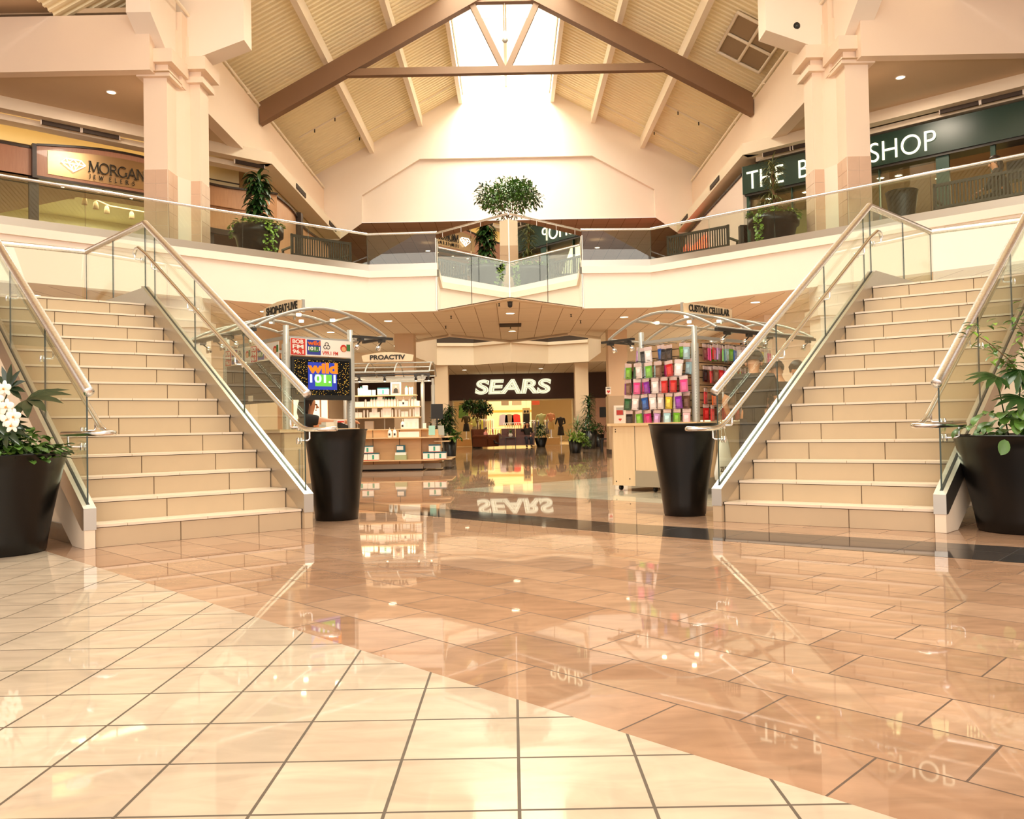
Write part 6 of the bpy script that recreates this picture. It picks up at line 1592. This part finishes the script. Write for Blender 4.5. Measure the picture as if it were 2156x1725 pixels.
# ---- stock: one master per kind, copied along the shelves
M['white_pack'] = flat('white_bottle_plastic', rgb(248, 240, 226), 0.3)
M['teal'] = flat('teal_print', rgb(60, 160, 136, 1), 0.4)
M['pack_top'] = flat('teal_box_top', rgb(36, 96, 110, 1), 0.4)
def mk(name, cat, fn):
    t_ = empty(name, (0, 0, -6), 0, 'x', cat); fn(t_); return t_
def f_tube(t_):
    MB().lathe([(.014, 0), (.014, .03), (.016, .035), (.017, .11), (.004, .125)], n=12).build('body', M['white_pack'], t_); MB().lathe([(.0145, 0), (.0145, .028)], n=12).build('cap', M['white_pack'], t_)
def f_bottle(t_):
    MB().lathe([(.024, 0), (.026, .01), (.026, .1), (.02, .115), (.01, .12)], n=14).build('body', M['white_pack'], t_); MB().lathe([(.011, .118), (.011, .14), (0, .14)], n=10).build('cap', M['teal'], t_)
def f_pump(t_):
    MB().lathe([(.035, 0), (.037, .01), (.037, .09), (.02, .115), (.01, .12)], n=14).build('body', M['white_pack'], t_)
    m_ = MB(); m_.tube([(0, 0, .12), (0, 0, .15), (0, -.035, .15)], .006, n=6); m_.build('pump', M['white_pack'], t_)
    m_ = MB(); m_.box(-.016, -.039, .03, .016, -.036, .065); m_.build('print', M['dark_metal'], t_)
def f_carton(t_):
    MB().box(-.03, -.025, 0, .03, .025, .085).build('carton', M['white_pack'], t_)
def f_tallbox(t_):
    MB().box(-.045, -.03, 0, .045, .03, .16).build('carton', M['white_pack'], t_); MB().box(-.02, -.0315, .03, .02, -.03, .1).build('print', M['plaster'], t_)
def f_kit(t_):
    MB().box(-.115, -.07, 0, .115, .07, .125).build('carton', M['white_pack'], t_); MB().box(-.116, -.071, .125, .116, .071, .15).build('lid', M['pack_top'], t_)
    m_ = MB(); m_.box(-.02, -.072, .02, .02, -.07, .11, 0); m_.box(-.116, -.0715, 0, .116, -.0705, .01, 1); m_.build('print', [M['teal'], p_red], t_)
KD = {'tube': mk('lotion_tube', 'tube', f_tube), 'bottle': mk('skincare_bottle', 'bottle', f_bottle), 'pump': mk('pump_bottle', 'bottle', f_pump), 'carton': mk('small_carton', 'box', f_carton), 'tallbox': mk('tall_carton', 'box', f_tallbox), 'kit': mk('skincare_kit_box', 'box', f_kit)}
kd_used = set()
desc = {'tube': 'slim white lotion tube', 'bottle': 'white skincare bottle with green cap', 'pump': 'white pump bottle with dark print', 'carton': 'small white carton', 'tallbox': 'tall white carton', 'kit': 'white skincare kit box with teal print'}
def put_stock(kind, x, y, z, where, uniq=None):
    lab = uniq or '%s on the %s of the PROACTIV kiosk' % (desc[kind], where); grp = None if uniq else '%ss, %s' % (desc[kind], where)
    o = KD[kind]
    if kind not in kd_used:
        kd_used.add(kind); o.location = (x, y, z); o['label'] = lab; o.scale = (1.0, 1.0, 1.0) if kind == 'kit' else (1.15, 1.15, 1.3)
        if grp: o['group'] = grp
    else:
        o = dup(o, (x, y, z), RND.uniform(-.1, .1), lab, grp)
        if not grp and 'group' in o: del o['group']
for x, kd in ((-3.2, 'tube'), (-3.15, 'bottle'), (-3.06, 'tallbox'), (-2.97, 'carton'), (-2.88, 'carton'), (-2.2, 'bottle'), (-2.13, 'tube'), (-2.08, 'tube')): put_stock(kd, x, YP + .22, 1.571, 'topmost shelf')
put_stock('kit', -2.68, YP + .22, 1.571, '', 'white skincare kit box standing alone on the topmost PROACTIV shelf')
for i, kd in enumerate(['carton', 'carton', 'carton', 'tube', 'carton', 'bottle', 'bottle', 'bottle', 'tallbox', 'bottle', 'bottle', 'bottle', 'bottle', 'bottle', 'tube', 'carton', 'pump', 'carton', 'tube', 'bottle', 'bottle', 'carton']): put_stock(kd, -3.24 + i * .061, YP + .22, 1.331, 'middle upper shelf')
for i, kd in enumerate(['carton', 'carton', 'tube', 'tube', 'carton', 'tallbox', 'carton', 'tube', 'tallbox', 'tallbox', 'tube', 'tube', 'tube', 'carton', 'carton', 'tube', 'tube', 'tallbox']): put_stock(kd, -3.24 + i * .074, YP + .22, 1.111, 'lowest upper shelf')
for x, kd in ((-2.52, 'pump'), (-2.42, 'pump')): put_stock(kd, x, YP - .05, 0.686, 'wide middle shelf')
for x, z in ((-2.3, .686), (-2.24, .686), (-2.18, .686), (-2.12, .686), (-2.06, .686), (-2.0, .686), (-1.95, .686)): put_stock('carton', x, YP - .05, z, 'wide middle shelf')
for x, y, kd in ((-2.28, YP + .15, 'pump'), (-2.2, YP + .18, 'tallbox'), (-2.1, YP + .18, 'tallbox'), (-2.0, YP + .18, 'tallbox'), (-1.83, YP + .2, 'carton')): put_stock(kd, x, y, 0.861, 'counter')
for x, z in ((-3.1, .226), (-2.86, .226), (-2.98, .377), (-1.72, .226), (-1.48, .226), (-1.6, .377)): put_stock('kit', x, YP - .05, z, 'bottom shelf')
t_ = empty('display_stack', (-2.3, YP - .03, .226), 0, 'green and white boxes stacked in the middle of the bottom PROACTIV shelf', 'box')
MB().box(-.12, -.08, 0, .12, .08, .1).build('green_base', flat('sage_green_box', rgb(170, 180, 120), .5), t_); MB().box(-.11, -.07, .1, .11, .07, .15).build('white_tray', M['white_pack'], t_); m = MB(); m.box(-.09, -.02, .15, .09, .02, .3, 0); m.box(-.08, -.022, .2, .05, -.02, .28, 1); m.build('leaflet', [M['pack_top'], M['white_pack']], t_)
t_ = empty('picture_frame', (-2.42, YP + .2, 1.571), 0, 'silver frame with a photo of a dark-suited person on the top PROACTIV shelf', 'picture frame')
m = MB(); m.box(-.11, -.01, 0, .11, .01, .27); m.xf(Matrix.Rotation(-.12, 4, 'X')); m.build('frame', M['alu'], t_)
m = MB(); m.box(-.08, -.0125, .03, .08, -.01, .24, 0); m.ball((0, -.012, .17), (.022, .004, .028), 1, 10, 6); m.extrude([(-.05, -.0135, .04), (.05, -.0135, .04), (.04, -.0135, .12), (0, -.0135, .145), (-.04, -.0135, .12)], (0, -.001, 0), 2); m.xf(Matrix.Rotation(-.12, 4, 'X')); m.build('photo', [flat('photo_ground', rgb(120, 96, 84), .4), M['skin'], M['black_cloth']], t_)
for x, q in ((-1.66, 0), (-1.46, .5)):
    t_ = empty('leaflet_stand', (x, YP - .02, .686), q, 'acrylic stand with %s leaflets on the right end of the PROACTIV kiosk' % ('green' if q == 0 else 'grey, angled'), 'leaflet stand')
    m = MB(); m.box(-.065, -.01, .03, .065, .01, .23, 0); m.xf(Matrix.Rotation(-.15, 4, 'X')); m.build('leaflets', flat('aqua_print' if q == 0 else 'grey_print', rgb(140, 200, 176) if q == 0 else rgb(170, 168, 150), .4), t_); MB().box(-.05, -.05, 0, .05, .04, .012).build('foot', M['alu'], t_)
t_ = empty('register_screen', (-1.62, YP + .75, .861), 0.3, 'dark monitor back at the right end of the PROACTIV kiosk', 'monitor')
MB().box(-.13, -.02, .2, .13, .02, .52).build('screen', M['black_plastic'], t_); m = MB(); m.tube([(0, 0, 0), (0, 0, .25)], .02, n=8); m.build('stand', M['black_plastic'], t_)
t_ = empty('shopping_box', (-3.05, YP + .2, .861), 0, 'grey box with a red triangle standing on the PROACTIV counter', 'box')
m = MB(); m.box(-.02, -.05, 0, .16, .05, .17, 0); m.build('box', flat('grey_box', rgb(170, 140, 110), .6), t_)

# ================================================================ columns' fittings
t = empty('defibrillator_cabinet', (3.2, 24.2, .87), 0, 'white AED wall cabinet with a red case on the concourse column', 'cabinet')
m = MB(); m.box(-.18, -.04, 0, .18, 0.015, .56); m.build('cabinet_body', M['white_pack'], t)
m = MB(); m.box(-.11, -.045, .27, .11, -.04, .5, 0); m.box(-.1, -.05, .28, .09, -.045, .42, 1); m.build('window', [M['alu'], flat('red_case', rgb(190, 50, 36, 1), .4)], t)
def heart(mb, c, r, y=-.045, mi=0):
    pts = []
    for i in range(24):
        a = 2 * PI * i / 24; pts.append((c[0] + r * 16 * math.sin(a) ** 3 / 16, y, c[1] + r * (13 * math.cos(a) - 5 * math.cos(2 * a) - 2 * math.cos(3 * a) - math.cos(4 * a)) / 16))
    mb.extrude(pts, (0, -.004, 0), mi)
m = MB(); heart(m, (0.0, .14), .045); m.build('heart_mark', flat('heart_red', rgb(206, 50, 40, 1), .5), t)
t = empty('flag_sign', (2.88, 24.225, 1.77), 0, 'small white AED flag sign with a red heart on the column edge', 'sign')
m = MB(); m.box(-.08, 0, 0, .075, .012, .22); m.build('plate', M['white_pack'], t)
m = MB(); heart(m, (0, .08), .05, -.002); m.build('heart_mark', bpy.data.materials['heart_red'], t)
m = MB(); put_text(m, 'AED', (-.06, -.003, .16), (1, 0, 0), (0, 0, 1), w=.12, h=.04, depth=.003, bold=.03); m.build('lettering', M['black_paint'], t)

# ================================================================ seating and plants before the department store
M['leather'] = flat('brown_leather', rgb(96, 48, 26, 1), 0.35, noise=0.2, nscale=8)
t = empty('sofa', (.13, 34.2, 0), 0, 'brown leather sofa before the department store', 'sofa')
m = MB(); m.box(-.78, -.4, .08, .78, .4, .38); m.build('base', M['leather'], t)
for k_ in range(2):
    m = MB(); m.box(-.6 + k_ * .6, -.42, .38, -.01 + k_ * .6, .2, .5); m.build('seat_cushion', M['leather'], t)
    m = MB(); m.box(-.6 + k_ * .6, .15, .5, -.01 + k_ * .6, .38, .78); m.build('back_cushion', M['leather'], t)
for sx_ in (-1, 1):
    m = MB(); m.box(sx_ * .7 - .08, -.42, .08, sx_ * .7 + .08, .4, .5); m.tube([(sx_ * .7, -.43, .5), (sx_ * .7, .4, .5)], .1, n=14); m.build('arm', M['leather'], t)
t = empty('armchair', (-1.12, 33.5, 0), .9, 'brown leather armchair left of the sofa, seen from the side', 'armchair')
m = MB(); m.box(-.35, -.38, .06, .35, .35, .36); m.box(-.25, -.35, .36, .25, .2, .46); m.build('seat', M['leather'], t)
m = MB(); m.hexa([(-.36, .2, .3), (.36, .2, .3), (.36, .36, .3), (-.36, .36, .3)], [(-.36, .34, .78), (.36, .34, .78), (.36, .46, .78), (-.36, .46, .78)]); m.build('backrest', M['leather'], t)
for sx_ in (-1, 1):
    m = MB(); m.box(sx_ * .33 - .07, -.38, .06, sx_ * .33 + .07, .35, .46); m.tube([(sx_ * .33, -.39, .46), (sx_ * .33, .35, .46)], .085, n=12); m.build('arm', M['leather'], t)
t = empty('side_table', (-.08, 33.4, 0), 0, 'small dark side table in front of the sofa', 'table')
m = MB(); m.box(-.22, -.18, .4, .22, .18, .43); m.build('tabletop', M['wood_dark'], t)
for x, y in ((-.2, -.16), (.2, -.16), (-.2, .16), (.2, .16)): MB().box(x - .015, y - .015, 0, x + .015, y + .015, .4).build('leg', M['wood_dark'], t)
t = empty('potted_plant', (-.08, 33.4, .43), 0, 'small green plant in a white vase on the side table', 'potted plant')
MB().lathe([(.05, 0), (.09, .05), (.085, .13), (.05, .16)], n=16).build('vase', M['white_pack'], t); m = MB(); strap_head(m, (0, 0, .18), 40, .2, .02, .8, 0, .03); m.build('leaves', M['leaf_mid'], t)
person('person', (.62, 34.0, 0), PI + .15, 'person in black sitting at the right end of the leather sofa, hand to the head', seated(.38, -.05, elR=V3(.3, .05, .8), haR=V3(.16, .03, 1.08), sleeve=1.5), M['black_cloth'], M['dark_denim'], 'long', scale=.82)
person('person', (-1.05, 33.5, 0), PI + 1.3, 'child in pink and white resting in the leather armchair', seated(.46, -.1, knL=V3(-.1, .4, .6), knR=V3(.1, .4, .6), anL=V3(-.1, .62, .35), anR=V3(.1, .62, .35)), flat('pink_cloth', rgb(226, 150, 140, 1), .8), M['black_cloth'], 'short', scale=.62)
def potplant(loc, label, pot, fn, cat='potted plant'):
    t_ = empty('potted_plant', loc, 0, label, cat)
    MB().lathe([(pot[1], 0), (pot[0], pot[2]), (pot[0] - .03, pot[2]), (pot[0] - .03, pot[2] - .06)], n=24).build('pot', M['black_pot'], t_)
    fn(t_); return t_
def L_(t_, fn, mat='leaf_dark', name='leaves'):
    m_ = MB(); fn(m_); m_.build(name, [M[mat], M['leaf_mid']], t_)
potplant((1.98, 25.6, 0), 'bushy trailing plant in a tapered black pot, nearest before the store', (.24, .15, .42), lambda t_: L_(t_, lambda m_: (bush(m_, (.08, -.05, .45), .3, .25, .2, 260, .1, .06, 0, .8), bush(m_, (.3, -.1, .3), .16, .16, .2, 100, .1, .06, 1, .8)), 'leaf_light'))
potplant((2.02, 26.6, 0), 'feathery upright plant behind the trailing plant', (.2, .16, .4), lambda t_: L_(t_, lambda m_: [strap_head(m_, (RND.uniform(-.2, .2), RND.uniform(-.1, .1), z), 16, .35, .025, .6, 0, .1) for z in (.5, .7, .85, .95)], 'leaf_mid'))
potplant((2.78, 29.6, 0), 'tall dracaena in a black pot beside the right concourse column', (.3, .22, .65), lambda t_: L_(t_, lambda m_: [m_.tube([(0, 0, .5), (0, 0, 1.85)], .025, n=6, mi=0)] + [strap_head(m_, (0, 0, z), 30, .36, .04, 1.2, 0, .08) for z in (1.05, 1.25, 1.45, 1.65, 1.8)] + [bush(m_, (-.05, 0, .78), .4, .35, .25, 160, .14, .06)]))
potplant((3.35, 32.0, 0), 'small leafy plant in a black pot left of the stool', (.26, .2, .5), lambda t_: L_(t_, lambda m_: bush(m_, (0, 0, .65), .25, .25, .3, 120, .12, .06)))
potplant((1.18, 33.9, 0), 'dark leafy plant in a wide black pot right of the sofa', (.27, .17, .38), lambda t_: L_(t_, lambda m_: bush(m_, (0, 0, .62), .28, .28, .36, 200, .14, .05)))
potplant((-1.75, 22.6, 0), 'dense dark plant in a tall black pot behind the PROACTIV kiosk', (.22, .16, .62), lambda t_: L_(t_, lambda m_: [strap_head(m_, (.02, 0, z), 34, .32, .035, 1.3, 0, .08) for z in (.95, 1.1, 1.25, 1.35)] + [bush(m_, (-.2, 0, .9), .3, .3, .35, 200, .16, .08), bush(m_, (.12, -.1, .62), .2, .2, .14, 80, .12, .08, 1)]))
fig_tree('fig_tree', (-1.5, 34.6, 0), 'dark fig tree in a tall pot between the armchair and the store', 1.62, .7, .48, 1500, 1.4, .13, 'leaf_dark', (.27, .22, .72))
t = empty('side_table', (2.93, 25.7, 0), 0, 'black open stool-like table beside the concourse column', 'table')
MB().box(-.16, -.16, .4, .16, .16, .44).build('tabletop', M['black_plastic'], t)
for x in (-.13, .13):
    for y in (-.13, .13): MB().box(x - .025, y - .025, 0, x + .025, y + .025, .4).build('leg', M['black_plastic'], t)

# ================================================================ inside the department store
t = empty('display_plinth', (-2.05, 37.3, 0), 0, 'yellow display plinth under the left mannequins in the store', 'plinth'); MB().box(-.5, -.3, 0, .38, .3, .32).build('box', flat('mustard_box', rgb(206, 150, 30), .5), t)
o_ = dup(t, (1.75, 37.0, 0), 0, 'yellow display plinth under the right mannequins in the store')
def mannequin(loc, label, topc, skirtc, h=1.5):
    t_ = empty('mannequin', loc, RND.uniform(-.4, .4), label, 'mannequin'); k_ = h / 1.6
    P = standing(1.7 * k_); 
    skin_obj('torso', [[(P['hip'], .1), (P['chest'], .11), (P['neck'], .04)], [(P['chest'], .11), (P['shL'], .045), (P['elL'], .035), (P['haL'], .03)], [(P['chest'], .11), (P['shR'], .045), (P['elR'], .035), (P['haR'], .03)]], [flat('cloth_%d_%d_%d' % topc, rgb(*topc, 1), .8)], t_, 1)
    m_ = MB(); m_.lathe([(.11, .95 * k_), (.16, .5 * k_), (.15, .48 * k_)], n=14); m_.build('skirt', flat('cloth_%d_%d_%d' % skirtc, rgb(*skirtc, 1), .8), t_)
    m_ = MB(); m_.tube([(0, 0, .02), (0, 0, .5 * k_)], .02, n=6); m_.lathe([(.12, 0), (.12, .015), (0, .02)], n=14); m_.build('stand', M['steel'], t_)
    return t_
mannequin((-2.1, 37.2, .32), 'headless mannequin in a dark olive top and black skirt on the left plinth', (70, 60, 30), (30, 26, 24), 1.2)
mannequin((-1.75, 37.8, .0), 'mannequin in a pale green top behind the left plinth', (206, 210, 130), (150, 140, 120), 1.5)
mannequin((1.35, 37.6, .0), 'mannequin in a light green coat left of the right plinth', (170, 180, 130), (170, 180, 130), 1.6)
mannequin((1.75, 36.95, .32), 'mannequin in a peach top on the right plinth', (226, 160, 120), (200, 170, 110), 1.25)
mannequin((2.2, 37.0, .0), 'mannequin in a dark jacket at the right edge of the store opening', (40, 34, 34), (36, 30, 30), 1.4)
def garment(mb, x, y, z, w, h, mi): 
    mb.extrude([(x, y - w, z), (x, y - w * 1.2, z - h), (x, y + w * 1.2, z - h), (x, y + w, z), (x, y + w * .3, z + .05), (x, y - w * .3, z + .05)], (.035, 0, 0), mi)
gcols = [(176, 40, 36), (226, 120, 60), (200, 210, 60), (230, 220, 200), (60, 70, 120), (120, 100, 80), (40, 36, 40), (160, 150, 170), (210, 170, 150)]
gm = [flat('garment_%d' % i, rgb(*c_, 1), .85) for i, c_ in enumerate(gcols)]
def rack(loc, n_, label, z=1.0, L_=1.2, pal=None, h=.55):
    t_ = empty('clothes_rack', loc, 0, label, 'clothes rack')
    m_ = MB(); m_.tube([(-L_ / 2, 0, 0), (-L_ / 2, 0, z + .08), (L_ / 2, 0, z + .08), (L_ / 2, 0, 0)], .012, n=6); m_.build('frame', M['steel'], t_)
    for i in range(n_):
        m_ = MB(); c_ = RND.choice(pal) if pal else RND.randrange(len(gm)); garment(m_, 0, 0, 0, .17, h, 0)
        g_ = empty('garment', (loc[0] - L_ / 2 + .06 + i * (L_ - .14) / (n_ - 1), loc[1], loc[2] + z), 0, '%s garment on the %s' % (('red', 'orange', 'lime', 'cream', 'navy', 'brown', 'black', 'grey', 'pink')[c_], label), 'garment', 'garments on the %s, %s' % (label, ('red', 'orange', 'lime', 'cream', 'navy', 'brown', 'black', 'grey', 'pink')[c_]))
        m_.build('cloth', gm[c_], g_)
rack((-.55, 37.6, 0), 9, 'low rack behind the fig tree in the store', .72, 1.1, [0, 1, 2, 3])
rack((.35, 38.6, 0), 14, 'cream clothes rack behind the sofa', .95, 1.5, [3, 5, 8, 3])
rack((1.35, 38.4, 0), 12, 'navy and grey clothes rack right of the middle', 1.05, 1.0, [4, 7, 6, 3])
rack((-1.3, 38.9, 0), 8, 'mixed rack at the left of the store', 1.15, .8)
def wallpanel(x0, x1, z0, z1, y, name, label, mat, cat):
    t_ = empty(name, ((x0 + x1) / 2, y, z0), 0, label, cat); MB().box((x0 - x1) / 2, 0, 0, (x1 - x0) / 2, .03, z1 - z0).build('panel', mat, t_); return t_
dw = wallpanel(-1.3, 1.0, 0.0, 3.2, 42.2, 'display_wall', 'cream lit display wall deep in the store', flat('cream_display_wall', rgb(250, 228, 160), .6), 'display wall')
MB().box(-1.15, -.03, 1.62, 1.15, 0, 1.72).build('orange_band', flat('orange_band', rgb(226, 160, 60, 1), .5), dw)
t_ = wallpanel(.5, .86, .75, 1.75, 38.9, 'poster', 'tall poster with two dark figures hanging in the store', flat('poster_ground', rgb(190, 160, 80), .5), 'poster')
m = MB(); 
for x in (-.07, .07): m.ball((x, -.01, .82), (.05, .006, .06), 0, 8, 5); m.extrude([(x - .08, -.012, .2), (x + .07, -.012, .2), (x + .08, -.012, .72), (x - .07, -.012, .72)], (0, -.002, 0))
m.build('printed_figures', M['black_cloth'], t_)
MB().tube([(0, .015, 1.0), (0, .015, 2.5)], .008, n=5).build('hanger_rod', M['alu'], t_)
for x0, x1, mt, dsc in ((-.5, -.15, 'poster_a', 'left'), (.0, .45, 'poster_b', 'middle'), (.95, 1.3, 'poster_a2', 'right, red-edged')):
    hs = wallpanel(x0, x1, 1.86, 2.2, 38.2, 'hanging_sign', 'small hanging picture sign, %s of three in the store' % dsc, flat(mt, {'poster_a': rgb(200, 170, 130), 'poster_b': rgb(240, 216, 170), 'poster_a2': rgb(210, 90, 60, 1)}[mt], .5), 'sign')
    MB().tube([(0, .015, .34), (0, .015, 1.39)], .008, n=5).build('hanger_rod', M['alu'], hs)
for x, ci, dsc in ((-.15, 5, 'brown'), (.2, 0, 'red'), (-.45, 7, 'grey'), (-2.3, 2, 'olive green')):
    g_ = empty('shirt_display', (x, 42.16 if x > -2 else 38.5, 1.45 if x > -2 else 1.9), PI / 2, '%s shirt hung up for display on the store wall' % dsc, 'shirt'); m = MB(); garment(m, 0, 0, 0, .2, .5 if x > -2 else .6, 0); m.build('cloth', gm[ci] if x > -2 else M['leaf_mid'], g_)
    if x < -2: MB().tube([(0, 0, .05), (0, 0, 1.35)], .008, n=5).build('hanger_rod', M['alu'], g_)
